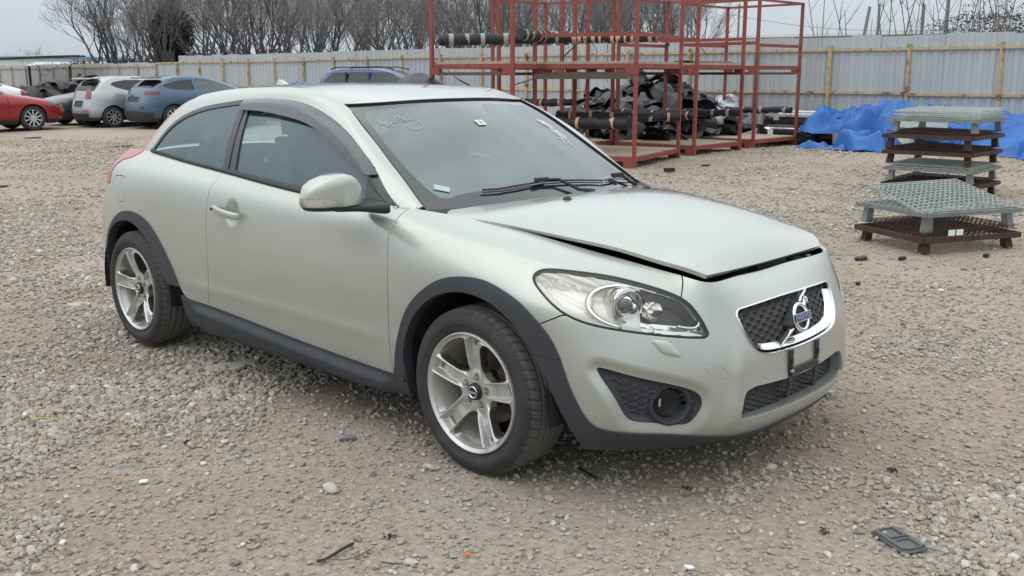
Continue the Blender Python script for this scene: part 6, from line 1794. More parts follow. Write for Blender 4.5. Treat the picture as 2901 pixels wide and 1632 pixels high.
def side_car(name, label, cat, loc, rz, rows, paint, wheels, polys, rw=.31, spokes=7, arch=1.13, exp_=4.6, cuts=(), nose_round=.10, lowtrim=.30, n=200):
    """body as stacked water lines: rows = (z, x_rear, x_front, half_width); polys: side outlines in (x,z) -> (part, material, outline, offset)"""
    t = thing(name, label, cat, loc, rz)
    zs = [r[0] for r in rows]; 
    zq = np.concatenate([np.linspace(a, b, max(2, int((b-a)/.028)), endpoint=False) for a, b in zip(zs[:-1], zs[1:])]+[[zs[-1]]])
    pr = nspline(np.array(zs), np.array([r[1:] for r in rows]), zq)
    th = np.linspace(0, 2*PI, n+1)
    S = np.zeros((len(zq), n+1, 3))
    for i, z in enumerate(zq):
        xr, xf, w = pr[i]; cx, a = (xr+xf)/2, (xf-xr)/2
        e = 2/exp_; c, s = np.cos(th), np.sin(th)
        S[i, :, 0] = cx+a*np.sign(c)*np.abs(c)**e; S[i, :, 1] = w*np.sign(s)*np.abs(s)**e; S[i, :, 2] = z
    S = smoothgrid(S, 2); S[:, 0] = S[:, -1] = (S[:, 0]+S[:, -1])/2
    M = gridmesh(S, None, (gridnormals(S)[3, n//4]@np.array([0, 1, 0])) < 0)
    # roof lid
    ctr = S[-1].mean(0); k = n
    body = M
    for wx in wheels:
        c0 = np.hypot(M[0][:, 0]-wx, M[0][:, 2]-rw); f = np.where(np.abs(M[0][:, 1]) > .45, np.where(M[0][:, 2] < rw, np.abs(M[0][:, 0]-wx), c0)-rw*arch, 9)
        M = cut(M, -f)
    for (pn, pm, P_, off, cond) in polys:
        P_ = np.array(P_, float)
        f = lambda V: np.maximum(sdf(XZ(V), P_), cond(V)) if cond is not None else np.maximum(sdf(XZ(V), P_), -(np.abs(V[:, 1])-.35))
        g_ = cut(M, f(M[0])); M = cut(M, -f(M[0])-.0)
        for sg in (-1, 1):
            h_ = cut(g_, g_[0][:, 1]*-sg) if cond is None else g_
            if len(h_[2]): emit(pn, offset(h_, off), pm, t)
            if cond is not None: break
    low = cut(M, M[0][:, 2]-lowtrim); up = cut(M, -M[0][:, 2]+lowtrim)
    emit('body', up, paint, t); emit('lower_trim', low, LTRIM, t)
    V = np.concatenate([S[-1], [ctr+[0, 0, .012]]]); F = [(i, i+1, n+1) for i in range(n)]; make('roof', V, F, paint, t, smooth=True)
    for wx in wheels:
        for sg in (-1, 1): 
            hw = float(np.interp(rw, zq, pr[:, 2])); car_wheel(t, (wx, sg*(hw-.105), rw), rw, .21, spokes, ALLOY2, sg)
    for sg in (-1, 1):                                          # door shut lines and handles
        for k_, xd in enumerate((wheels[1]-.62, .5*(wheels[0]+wheels[1])-.10, wheels[0]+.55)):
            zz = np.linspace(.36, rows[5][0], 9); m = MB(); m.tube([(xd+.05*k_*(z_-.4)*(1 if k_ else 0), sg*(float(np.interp(z_, zq, pr[:, 2]))+.001), z_) for z_ in zz], .0045, 4, cap=False); m.build('door_seam', SHELLM, t)
            if k_ < 2: m = MB(); zh = rows[5][0]-.12; m.box((xd-.62-.1*k_, sg*(float(np.interp(zh, zq, pr[:, 2]))+.012), zh), (.15, .03, .03)); m.build('door_handle', paint, t, bevel=.008)
    u = MB(); u.box(((rows[0][1]+rows[0][2])/2, 0, .30), ((rows[0][2]-rows[0][1])*.9, 1.1, .2)); u.build('underbody', SHELLM, t)
    return t
LTRIM = mat('car_lower_trim', (.03, .033, .037), rough=.6)
ALLOY2 = mat('car_alloy', (.55, .56, .58), rough=.3, metal=.6)
def pnt(nm, c, metal=.3): return mat(nm, c, rough=.3, metal=metal, coat=.7, coat_rough=.06, var=.03, scale=2)
RED = pnt('red_paint', (.28, .012, .016)); SILVER = pnt('silver_paint', (.38, .40, .42), .6); BLUEP = pnt('grey_blue_paint', (.048, .100, .160), .45)
WHITEC = pnt('white_paint', (.66, .67, .69), .0); DARKP = pnt('black_paint', (.020, .022, .027)); SUVB = pnt('royal_blue_paint', (.018, .042, .19), .3)
rear_y = lambda lo, hi, zlo, zhi, xmax: (lambda V: np.maximum(np.maximum(np.maximum(lo-V[:, 1], V[:, 1]-hi), np.maximum(zlo-V[:, 2], V[:, 2]-zhi)), V[:, 0]-xmax))
# silver hatchback (x forward = local +x); heading towards the fence
hatch_rows = [(.20, -1.93, 1.90, .74), (.34, -1.985, 1.98, .83), (.55, -1.98, 2.02, .85), (.72, -1.93, 1.96, .852), (.86, -1.89, 1.70, .84), (.97, -1.86, 1.20, .80), (1.08, -1.82, .86, .745), (1.22, -1.74, .52, .67), (1.33, -1.58, .18, .605), (1.41, -1.36, -.10, .54), (1.440, -1.15, -.28, .48)]
HW = [(-1.30, 1.21), (-1.12, 1.12), (-.75, 1.02), (-.25, .985), (.45, .965), (.50, 1.0), (.20, 1.19), (-.10, 1.29), (-.45, 1.335), (-.85, 1.33), (-1.15, 1.285)]
t = side_car('parked_car', 'silver hatchback with a rear spoiler, between the red car and the blue one', 'car', (-26.25, 10.85, 0), PI/2, hatch_rows, SILVER, (-1.30, 1.30),
  [('side_window', GL2, HW, -.006, None), ('tail_lamp', mat('clear_red_lamp', (.22, .07, .07), rough=.3, coat=.2), [(-1.99, .80), (-1.83, .80), (-1.76, 1.10), (-1.99, 1.10)], .006, None),
   ('rear_window', GL2, [(-2.1, 1.03), (-1.66, 1.03), (-1.55, 1.27), (-2.1, 1.27)], -.004, rear_y(-.60, .60, 1.03, 1.27, -1.3)),
   ('number_plate_recess', LTRIM, [(-2.2, .58), (-1.7, .58), (-1.7, .76), (-2.2, .76)], -.01, rear_y(-.28, .28, .58, .76, -1.5)),
   ('diffuser', LTRIM, [(-2.2, .2), (-1.7, .2), (-1.7, .42), (-2.2, .42)], .0, rear_y(-.55, .55, .20, .40, -1.5))], .30, 9)
m = MB(); m.box((-1.66, 0, 1.375), (.34, 1.12, .035)); m.box((-1.82, 0, 1.362), (.06, 1.16, .03)); m.build('roof_spoiler', SILVER, t, bevel=.01)
m = MB(); m.bar((-1.30, 0, 1.42), (-1.55, 0, 1.56), .01); m.build('aerial', BLACK, t)
blue_rows = [(.20, -2.12, 2.10, .76), (.34, -2.19, 2.20, .86), (.55, -2.20, 2.25, .885), (.72, -2.16, 2.18, .888), (.86, -2.10, 1.95, .875), (.97, -2.05, 1.42, .84), (1.08, -1.98, 1.02, .775), (1.22, -1.84, .62, .70), (1.33, -1.60, .24, .64), (1.42, -1.30, -.10, .57), (1.45, -1.08, -.30, .50)]
BW = [(-1.72, 1.16), (-1.42, 1.06), (-.9, 1.015), (-.1, .985), (.72, .965), (.80, 1.0), (.36, 1.20), (-.02, 1.315), (-.45, 1.355), (-.95, 1.34), (-1.35, 1.27)]
t = side_car('parked_car', 'grey-blue hatchback without a number plate, right of the silver one', 'car', (-24.37, 11.75, 0), PI/2, blue_rows, BLUEP, (-1.35, 1.35),
  [('rear_side_window', GL2, [(-1.60, 1.17), (-1.38, 1.09), (-.64, 1.045), (-.67, 1.345), (-1.0, 1.33), (-1.33, 1.265)], -.006, None), ('front_side_window', GL3, [(-.54, 1.035), (.60, .99), (.68, 1.02), (.30, 1.20), (-.02, 1.30), (-.40, 1.345), (-.57, 1.345)], -.006, None), ('tail_lamp', mat('tail_red', (.15, .008, .010), rough=.25, coat=.2), [(-2.3, .93), (-1.70, .95), (-1.62, 1.02), (-2.3, 1.05)], .006, lambda V: np.maximum(np.maximum(.45-np.abs(V[:, 1]), V[:, 0]+1.68), np.maximum(.92-V[:, 2], V[:, 2]-1.05))),
   ('rear_window', GL2, [(-2.3, 1.10), (-1.66, 1.10), (-1.5, 1.34), (-2.3, 1.34)], -.004, rear_y(-.60, .60, 1.12, 1.33, -1.2)),
   ('number_plate_recess', LTRIM, [(-2.5, .74), (-1.7, .74), (-1.7, .92), (-2.5, .92)], -.012, rear_y(-.33, .33, .70, .88, -1.5)),
   ('rear_bumper_trim', LTRIM, [(-2.5, .2), (-1.2, .2), (-1.9, .48), (-2.5, .50)], .0, rear_y(-.80, .80, .20, .47, -1.9))], .325, 10)
m = MB(); m.box((-1.70, 0, 1.395), (.36, 1.14, .035)); m.build('roof_spoiler', BLUEP, t, bevel=.01)
for sg in (-1, 1): m = MB(); m.box((-.55, sg*.885, .86), (.16, .03, .03)); m.build('door_handle', BLUEP, t, bevel=.008)
for sg in (-1, 1): m = MB(); m.box((-2.2, sg*.57, .61), (.03, .10, .04)); m.build('rear_reflector', REDL, t)
# red saloon nose
saloon_rows = [(.18, -2.28, 2.22, .78), (.32, -2.36, 2.38, .88), (.52, -2.40, 2.43, .91), (.68, -2.40, 2.36, .915), (.80, -2.38, 2.10, .905), (.90, -2.32, 1.55, .87), (.98, -2.15, 1.05, .82), (1.10, -1.72, .80, .74), (1.22, -1.45, .52, .68), (1.34, -1.10, .18, .62), (1.43, -.75, -.15, .55), (1.455, -.60, -.30, .48)]
SW = [(-1.60, 1.10), (-1.35, 1.02), (-.4, .99), (.75, .96), (.80, 1.0), (.35, 1.22), (0, 1.33), (-.5, 1.37), (-1.0, 1.32)]
hl = ('headlight', GL3, [(1.75, .70), (2.6, .64), (2.6, .80), (1.85, .84)], .004, lambda V: np.maximum(np.maximum(.50-np.abs(V[:, 1]), 1.86-V[:, 0]), np.maximum(.66-V[:, 2], V[:, 2]-.79)))
side_car('parked_car', 'bright red saloon cut off by the left edge, ten-spoke alloy wheel', 'car', (-26.45, 5.95, 0), PI/2, saloon_rows, RED, (-1.42, 1.42),
  [('side_window', GL2, SW, -.006, None), hl, ('rear_window', GL2, [(-2.3, 1.0), (-1.3, 1.0), (-1.0, 1.35), (-2.3, 1.35)], -.004, rear_y(-.6, .6, 1.03, 1.33, -1.0))], .335, 10)
t = side_car('parked_car', 'white saloon behind the red car, only its boot and red tail lamp in view', 'car', (-30.9, 6.75, .08), -PI/2-.06, saloon_rows, WHITEC, (-1.42, 1.42),
  [('side_window', GL2, SW, -.006, None), ('tail_lamp', mat('tail_red', (.3, .02, .02)), [(-2.6, .76), (-2.02, .78), (-2.05, .93), (-2.6, .95)], .006, lambda V: np.maximum(np.maximum(.42-np.abs(V[:, 1]), V[:, 0]+2.05), np.maximum(.76-V[:, 2], V[:, 2]-.94)))], .335, 10)
side_car('parked_car', 'black car parked nose-out between the red and silver ones', 'car', (-28.1, 10.95, .0), -PI/2, saloon_rows, DARKP, (-1.42, 1.42),
  [('side_window', GL2, SW, -.006, None), hl], .335, 7)
suv_rows = [(.25, -2.15, 2.15, .78), (.42, -2.22, 2.24, .88), (.65, -2.24, 2.26, .90), (.85, -2.20, 2.15, .90), (1.00, -2.16, 1.65, .87), (1.08, -2.13, 1.15, .84), (1.22, -2.06, .92, .79), (1.36, -1.98, .68, .74), (1.48, -1.88, .42, .70), (1.57, -1.74, .15, .65), (1.605, -1.55, -.05, .58)]
UW = [(-1.80, 1.24), (-1.65, 1.12), (.80, 1.08), (.55, 1.34), (.25, 1.49), (-.3, 1.53), (-1.5, 1.50)]
t = side_car('parked_suv', 'royal blue off-roader with roof bars showing above the hatchback roof', 'car', (-20.3, 15.5, .02), R(28), suv_rows, SUVB, (-1.32, 1.32),
  [('side_window', GL2, UW, -.006, None), ('tail_lamp', REDL2, [(-2.4, 1.05), (-2.06, 1.05), (-1.80, 1.52), (-2.4, 1.55)], .006, lambda V: np.maximum(.50-np.abs(V[:, 1]), np.maximum(1.02-V[:, 2], V[:, 0]+1.82+(V[:, 2]-1.52)*-.25))),
   ('windscreen', GL3, [(.2, 1.08), (1.5, 1.08), (.9, 1.5), (.2, 1.56)], -.004, lambda V: np.maximum(np.abs(V[:, 1])-.62, np.maximum(np.maximum(1.10-V[:, 2], V[:, 2]-1.53), .1-V[:, 0])))], .35, 6)
for sg in (-1, 1):
    m = MB(); m.tube([(-1.6, sg*.60, 1.60), (-1.45, sg*.60, 1.655), (.0, sg*.60, 1.67), (.35, sg*.60, 1.60)], .018, 6); m.build('roof_bar', BLACK, t, smooth=True)
    m = MB(); m.box((-.35, sg*.745, 1.30), (.06, .03, .42)); m.build('window_pillar', SUVB, t); m = MB(); m.box((-1.05, sg*.765, 1.30), (.05, .03, .42)); m.build('window_pillar', BLACK, t)
# scrap heap at far left
for k in range(26):
    x_ = -33+rg_.uniform(-1.8, 1.6); y_ = 12.2+rg_.uniform(-2.6, 2.2)
    mm_ = LINER[rg_.choice((0, 0, 2, 1))] if k % 6 else (RED if k % 12 == 0 else SILVER)
    curved_panel('scrap_sheet', (x_, y_, .25+1.0*rg_.random()*math.exp(-((y_-12)/2.0)**2)), (rg_.uniform(.8, 1.5), rg_.uniform(.4, .8)), (rg_.uniform(-1, 1), rg_.uniform(-1, 1), rg_.uniform(0, 6)), mm_, 600+k,
      ('red' if k % 12 == 0 else 'silver')+' body panel in the scrap heap behind the parked cars' if k % 6 == 0 else ('dark grey' if mm_ is LINER[1] else 'black')+(' scrap sheet at the left side of the heap' if x_ < -33.4 else ' scrap sheet at the right side of the heap')+' behind the parked cars', 'scrap sheet', 'body panels in the far scrap heap' if k % 6 == 0 else 'black panels in the far scrap heap', False, 12, 6)
# ---------------------------------------------------------------- beyond the fence
WALLW = mat('white_cladding', (.60, .63, .66), rough=.6, var=.04, scale=.6)
ROOFB = mat('blue_roof_edge', (.10, .34, .52), rough=.5)
DKST = mat('dark_canopy_steel', (.05, .055, .06), rough=.6)
def far(px, row, d):
    """point seen at this pixel at depth d (used only to read positions off the photograph)"""
    x = (px-1450.5)/2793.55; y = (row-816)/2793.55
    return Vector(CAM)+d*(_f+Vector((.7228, .6911, 0))*x-Vector((_f.to_track_quat('-Z', 'Y') @ Vector((0, 1, 0))))*y)
b1 = thing('warehouse', 'long low white warehouse with a blue roof edge, far left beyond the fence', 'building', tuple((lambda v: (v.x, v.y, 0))(far(212, 209, 84)-Vector((.7228, .6911, 0))*20.3+Vector((-.691, .7228, 0))*7)), R(43.7))
for x0 in range(-5, 5):
    m = MB(); m.box((x0*4.0+2, 0, 1.45), (3.97, 14, 2.9)); m.build('wall_panel', WALLW, b1)
m = MB(); m.box((0, 0, 3.00), (40.6, 14.6, .17)); m.build('roof', ROOFB, b1)
m = MB(); m.box((0, 0, 3.12), (40.0, 14.2, .06)); m.build('roof_sheet', WALLW, b1)
for k in range(6): m = MB(); m.box((-16+6*k, -7.03, 1.3), (1.6, .06, .8)); m.build('window', DKST, b1)
b2 = thing('low_shed', 'low white shed roof just above the fence, left of the trees', 'building', tuple((lambda v: (v.x, v.y, 0))(far(255, 209, 74))), R(43.7))
m = MB(); m.box((0, 0, .97), (7.6, 6, 1.94)); m.build('wall', WALLW, b2)
m = MB(); m.add([(-3.9, -3.2, 1.96), (3.9, -3.2, 1.96), (3.9, 0, 2.45), (-3.9, 0, 2.45), (3.9, 3.2, 1.96), (-3.9, 3.2, 1.96)], [(0, 1, 2, 3), (3, 2, 4, 5), (1, 4, 2), (0, 3, 5)]); m.build('roof', mat('pale_roof', (.50, .53, .55), rough=.6), b2)
m = MB(); m.box((1.5, -3.25, 1.9), (4, .12, .14)); m.build('gutter', DKST, b2)
# canopy with a sheet roof at the far left corner of the yard
cn_ = thing('canopy_shelter', 'open canopy with a see-through sheet roof at the far left corner', 'shelter', (-47.5, 12.6, 0), R(4))
for x_ in (-4, 0, 4):
    for y_ in (-3.2, 3.2): m = MB(); m.box((x_, y_, .95), (.09, .09, 1.9)); m.build('post', DKST, cn_)
for k in range(7):
    m = MB(); m.bar((-4.5+1.5*k, -3.7, 1.98), (-4.5+1.5*k, 3.7, 2.32), .06, .08); m.build('rafter', DKST, cn_)
for k in range(6):
    m = MB(); m.bar((-4.6, -3.6+1.4*k, 2.02+.064*k), (4.6, -3.6+1.4*k, 2.02+.064*k), .05, .05); m.build('purlin', DKST, cn_)
for k in range(4):
    V = [(-4.6+2.3*k, -3.8, 2.04), (-2.35+2.3*k, -3.8, 2.04), (-2.35+2.3*k, 3.8, 2.39), (-4.6+2.3*k, 3.8, 2.39)]
    make('roof_sheet', V+[(a, b, c+.01) for a, b, c in V], [(0, 1, 2, 3), (7, 6, 5, 4)], mat('dull_polycarbonate', (.20, .24, .24), rough=.5), cn_, smooth=False)
bld = thing('flat_roof_building', 'pale flat-roofed building just showing over the fence, right of the racks', 'building', (-22, 62, 0), R(10))
m = MB(); m.box((0, 0, 1.9), (26, 8, 3.8)); m.build('wall', mat('pale_wall', (.42, .44, .45), rough=.8), bld); m = MB(); m.box((0, 0, 3.87), (26.6, 8.6, .14)); m.build('parapet', WALLW, bld)

# ---- bare trees
BARK = mat('winter_bark', (.090, .089, .093), rough=.95, var=.2, scale=3)
TWIG = mat('grey_twigs', (.180, .172, .174), rough=.95, var=.2, scale=2)
def bare_tree(name, seed, H=9.0, stems=3, spread=.42, levels=5, fine=True):
    """several rising stems forking repeatedly; limbs and twigs are separate meshes"""
    r = random.Random(seed); big = MB(); tw = MB()
    def grow(p, d, L_, rad, lev):
        n = 4 if lev < 2 else (3 if lev < 4 else 2); pts = [p]; q = p; dd = d.copy()
        for i in range(n):
            dd = (dd+Vector((r.gauss(0, .13), r.gauss(0, .13), .06))).normalized(); q = q+dd*(L_/n); pts.append(q)
        tip = rad*.6; rs = [max(.0068, rad+(tip-rad)*i/n) for i in range(n+1)]
        (big if lev < 3 else tw).tube(pts, rs, 6 if lev < 2 else (4 if lev < 3 else 3), cap=False)
        if lev >= levels: return
        k = (4, 4, 3, 3, 2, 2, 2)[lev]
        for j in range(k):
            t = .30+.70*(j+1)/k; idx = min(n, max(1, int(round(t*n)))); base = pts[idx]
            a = r.uniform(0, 2*PI); sp = spread*(1.0+.25*lev/levels)*r.uniform(.6, 1.35)
            if j == k-1: sp *= .35
            ax = dd.orthogonal().normalized(); ax = Matrix.Rotation(a, 3, dd) @ ax
            nd = (dd*math.cos(sp)+ax*math.sin(sp)); nd = (nd+Vector((0, 0, .14))).normalized()
            grow(base, nd, L_*r.uniform(.58, .80), rs[idx]*(.82 if j == k-1 else .58), lev+1)
    for s in range(stems):
        a = 2*PI*s/stems+r.uniform(-.5, .5); d = Vector((math.cos(a)*.30, math.sin(a)*.30, 1)).normalized()
        grow(Vector((math.cos(a)*.12, math.sin(a)*.12, -.1)), d, H*.27, H*.0108, 0)
    t = thing(name, 'x', 'tree')
    big.build('trunk', BARK, t, smooth=True); tw.build('crown', TWIG, t)
    return t
protos = [bare_tree('bare_tree', 31+k, 11, (3, 3, 2, 4)[k], (.52, .48, .58, .50)[k], 5) for k in range(4)]
rt = random.Random(5)
used_p = [0]*4
def fdepth(px):
    """depth of the fence line in this direction"""
    return (FY-CAM[1])/(far(px, 209, 1.).y-CAM[1])
def bary(px, d):
    v = far(px, 300, d); return v.x, v.y
lab_a = ['wide', 'narrow', 'tall', 'thick-stemmed', 'slender', 'many-stemmed', 'leaning', 'dense', 'open', 'rounded']
lab_b = ['bare tree at the left end of the row beyond the fence', 'bare winter tree over the silver car', 'bare winter tree over the blue hatchback', 'bare winter tree left of the roof aerial', 'bare winter tree above the royal blue off-roader', 'bare winter tree left of the first red post', 'bare winter tree behind the high dark padded bars', 'bare winter tree behind the upper near rack', 'bare winter tree between the upper racks', 'bare tree at the right end of the row, seen through the racks']
k = 0
for i in range(31):
    px = 325+i*54+rt.uniform(-16, 16); d = (8, 16, 26)[i % 3]+rt.uniform(-2, 2)+max(fdepth(px), 30)
    if px > 1990: continue
    j = i % 4; src = protos[j]
    o = src if used_p[j] == 0 else copy_tree(src); used_p[j] += 1
    x_, y_ = bary(px, d); s = rt.uniform(.80, 1.1)*(d/52)**.4
    o.location = (x_, y_, 0); o.rotation_euler = (0, 0, rt.uniform(0, 6.3)); o.scale = (s, s, s)
    z = min(9, int((px-240)/172))
    row = ('front', 'middle', 'rear')[i % 3]
    o['label'] = f"{('Nearest','Middle','Rearmost')[i % 3].lower()} {lab_b[z]}, {lab_a[(i*3) % 10]} crown"
    o['group'] = 'bare trees beyond the fence'
# evergreen, ivy-dark tree and low scrub
LEAF = mat('evergreen_leaf', (.030, .040, .040), rough=.9, var=.4, scale=2, col2=(.045, .058, .052))
SCRUB = mat('scrub_twigs', (.060, .056, .054), rough=.95, var=.3, scale=1.5)
def leaf_cloud(name, n, rad, seed, m, size, parent=None, loc=(0, 0, 0)):
    r = np.random.default_rng(seed); P_ = r.normal(size=(n, 3)); P_ /= np.linalg.norm(P_, axis=1, keepdims=True); P_ *= (r.random(n)**.45)[:, None]
    lob = 1+.22*np.sin(P_[:, 0]*5+seed)*np.cos(P_[:, 1]*4)+.15*np.sin(P_[:, 2]*7)
    P_ = P_*lob[:, None]*np.array(rad)
    a = r.normal(size=(n, 3)); a /= np.linalg.norm(a, axis=1, keepdims=True); b = np.cross(a, r.normal(size=(n, 3))); b /= np.linalg.norm(b, axis=1, keepdims=True)
    s = size*r.uniform(.5, 1.4, n)[:, None]
    V = np.concatenate([P_-a*s, P_+b*s*.6, P_+a*s, P_-b*s*.6]); i = np.arange(n)
    return make(name, V, np.stack([i, i+n, i+2*n, i+3*n], 1), m, parent, smooth=False, loc=loc)
x_, y_ = bary(500, fdepth(500)+9)
t = thing('evergreen_tree', 'dark ivy-covered evergreen tree standing among the bare ones above the blue hatchback', 'tree', (x_, y_, 0))
leaf_cloud('crown', 20000, (1.05, 1.05, 1.75), 3, LEAF, .06, t, (0, 0, 3.3)); m = MB(); m.tube([(0, 0, 0), (.1, 0, 2), (0, .1, 4.6)], [.2, .15, .05], 8); m.build('trunk', BARK, t, smooth=True)
for k, (px, d, w, h, n) in enumerate(((390, 44, 2.2, .9, 3000), (620, 43, 2.6, 1.1, 3500), (800, 42, 2.4, .9, 3000), (930, 41, 2.6, .8, 3000), (1130, 40, 2.0, .7, 2400), (250, 60, 3.0, .7, 2600))):
    d = fdepth(px)+4; x_, y_ = bary(px, d); t = thing('scrub_bush', ('low tangled bush behind the fence above the silver car', 'dark scrub behind the fence above the blue hatchback', 'scrub behind the fence left of the roof aerial', 'scrub behind the fence above the off-roader', 'scrub behind the fence beside the first red post', 'low hedge scrub left of the bare trees')[k], 'bush', (x_, y_, 0))
    leaf_cloud('foliage', int(n*1.6), (w, w*.6, h*.8), 40+k, SCRUB, .04, t, (0, 0, 1.75)); m = MB(); m.tube([(0, 0, 0), (0, 0, 2.2)], .08, 5); m.build('stem', BARK, t)
# distant small trees at far left
dp = bare_tree('distant_tree', 77, 6.5, 2, .55, 4); first = True
for k, (px, d, s) in enumerate(((40, 120, .95), (115, 118, 1.15), (165, 116, .95), (215, 90, .7))):
    o = dp if first else copy_tree(dp); first = False
    x_, y_ = bary(px, d); o.location = (x_, y_, 0); o.scale = (s,)*3; o.rotation_euler = (0, 0, k*2.0)
    o['label'] = ('faint distant tree above the white warehouse, leftmost', 'distant tree above the right half of the warehouse roof', 'distant tree above the end of the warehouse', 'small bare tree between the warehouse and the tree row')[k]; o['group'] = 'distant trees over the warehouse'
# saplings over the right-hand fence
SAP = mat('sapling_bark', (.17, .155, .145), rough=.9, var=.2)
def sapling(seed, H=3.6):
    r = random.Random(seed); m = MB()
    for s in range(r.randint(2, 4)):
        a = r.uniform(0, 6.28); d = Vector((math.cos(a)*r.uniform(.05, .32), math.sin(a)*r.uniform(.05, .32), 1)).normalized(); p = Vector((r.uniform(-.15, .15), r.uniform(-.1, .1), 0)); L_ = H*r.uniform(.7, 1.1); pts = [p]
        for i in range(8): d = (d+Vector((r.gauss(0, .03), r.gauss(0, .03), 0))).normalized(); p = p+d*L_/8; pts.append(p)
        m.tube(pts, [.020*(1-i/9.)+.004 for i in range(9)], 5, cap=False)
        for b in range(7):
            i = r.randint(2, 7); q = pts[i]; a = r.uniform(0, 6.28); e_ = Vector((math.cos(a)*.55, math.sin(a)*.55, .8)).normalized(); l_ = r.uniform(.3, .9)
            m.tube([q, q+e_*l_*.5, q+e_*l_+Vector((0, 0, .08))], [.009, .006, .003], 3, cap=False)
    return m
for k, (px, d) in enumerate(((2440, 24), (2510, 22), (2560, 25), (2610, 22), (2650, 24), (2705, 23), (2755, 25), (2800, 22.5), (2850, 24), (2895, 22), (2350, 27))):
    x_, y_ = bary(px, d); o = sapling(900+k, 4.0).build('sapling', SAP, None, smooth=True, loc=(x_, y_, 0))
    tag(o, f"thin bare sapling behind the fence, {('left of the leaning pole','right beside the leaning pole','above the middle blue tarp','above the fence post over the tarp heap','straight one above the mesh pallets','bushy one above the mesh pallets','above the right end of the pallets','crossing the tallest pole','near the right edge, many twigs','cut off by the right edge','low one just right of the racks')[k]}", 'sapling', 'saplings over the right-hand fence')
x_, y_ = bary(2840, 30); t = thing('twiggy_shrub', 'dense dark shrub behind the saplings at the right edge', 'shrub', (x_, y_, 0)); leaf_cloud('foliage', 5000, (2.6, 1.2, .8), 60, SCRUB, .035, t, (0, 0, 2.75)); m = MB(); m.tube([(0, 0, 0), (0, 0, 2.6)], .05, 5); m.build('stem', BARK, t)
POLE = mat('old_pole', (.20, .20, .20), rough=.9)
def pole(px, top, d, lean, label, r_=.06):
    x_, y_ = bary(px, d); h = CAM[2]+(209-top)/2793.55*d
    m = MB(); m.tube([(0, 0, 0), (lean[0], lean[1], h)], [r_, r_*.8], 8); o = m.build('pole', POLE, None, smooth=True, angle=50, loc=(x_, y_, 0)); tag(o, label, 'pole', 'poles beyond the fence'); return o
pole(2405, 26, 34, (.35, .35, 0), 'leaning grey pole right of the red racks', .07)
pole(2472, 18, 40, (0, 0, 0), 'thin straight pole beside the leaning one', .07)
pole(2595, 20, 36, (0, 0, 0), 'brown pole wrapped in dead creeper behind the saplings', .08)
pole(2662, 0, 34, (0, 0, 0), 'tallest pole behind the saplings, reaching the top edge', .08)
pole(2083, 18, 55, (0, 0, 0), 'grey lamp pole seen through the upper second rack', .07)
m = MB(); a_, b_ = far(2070, 42, 60), far(2930, 78, 36)
pts = [a_+(b_-a_)*q-Vector((0, 0, .5*math.sin(PI*q))) for q in np.linspace(0, 1, 20)]; m.tube(pts, .012, 4); o = m.build('overhead_cable', POLE, None); tag(o, 'thin overhead cable crossing the sky right of the racks', 'cable')

# ---------------------------------------------------------------- litter on the gravel
def rubble(name, label, cat, loc, size, rz, m, seed=0):
    s = stone_mesh(name, 900+seed, m, .85); COL.objects.link(s); s.location = loc; s.scale = size; s.rotation_euler = (.05, .08, rz); tag(s, label, cat); return s
STC = mat('grey_stone', (.43, .41, .375), rough=.9, var=.15, scale=20, bump=.2, bscale=30)
STB = mat('blue_grey_stone', (.17, .185, .20), rough=.85, var=.2, scale=20)
def gpt(px, row):
    d = (far(px, row, 1.0)-Vector(CAM)); s = -CAM[2]/d.z; p = Vector(CAM)+d*s; return p.x, p.y
def L3(px, row, up=0):
    x_, y_ = gpt(px, row); return (x_, y_, float(gheight(np.array([x_]), np.array([y_]))[0])+up)
rubble('large_stone', 'largest pale stone on the gravel below the door', 'stone', L3(938, 1392, .012), (.066, .058, .055), .6, STC, 1)
rubble('large_stone', 'blue-grey stone under the front of the sill', 'stone', L3(985, 1246, .01), (.07, .05, .04), 1.2, STB, 2)
rubble('large_stone', 'rounded stone in front of the front tyre', 'stone', L3(1216, 1330, .01), (.06, .05, .05), .2, STC, 3)
rubble('large_stone', 'pale stone below the bumper on the right', 'stone', L3(2180, 1335, .01), (.05, .04, .04), .9, STC, 4)
rubble('large_stone', 'brown stone near the bottom edge, left of the plastic cover', 'stone', L3(1160, 1595, .005), (.05, .04, .03), .5, STC, 5)
def slab(name, label, cat, px, row, w, h, rz, m, th=.012, n=7, seed=0):
    r = random.Random(seed); p = L3(px, row, .008); pts = []
    for k in range(n):
        a = 2*PI*k/n; q = r.uniform(.75, 1.1); pts.append((w*math.cos(a)*q, h*math.sin(a)*q))
    V = [(x, y, 0) for x, y in pts]+[(x, y, th) for x, y in pts]; F = [tuple(range(n-1, -1, -1)), tuple(range(n, 2*n))]+[(k, (k+1) % n, n+(k+1) % n, n+k) for k in range(n)]
    o = make(name, V, F, m, None, smooth=False, loc=p); o.rotation_euler = (.06, -.05, rz); tag(o, label, cat); return o
slab('concrete_flake', 'flat broken concrete flake on the bare dirt under the sill', 'flake', 640, 1035, .13, .05, .7, STC, .012, 7, 1)
slab('concrete_flake', 'second thin flake lying under the sill beside a larger one', 'flake', 690, 1025, .08, .03, .7, STC, .01, 6, 2)
slab('cardboard_scrap', 'flat tan cardboard scrap on the gravel by the rear bumper', 'cardboard', 225, 861, .11, .06, .3, mat('cardboard', (.42, .38, .29), rough=.9), .008, 6, 3)
slab('plastic_chip', 'pale plastic chip near the bottom edge', 'plastic chip', 1950, 1608, .022, .014, .3, TAGW, .004, 5, 4)
slab('plastic_chip', 'orange plastic chip near the bottom edge', 'plastic chip', 1323, 1578, .012, .007, .8, mat('orange_bit', (.7, .15, .03), rough=.5), .004, 5, 5)
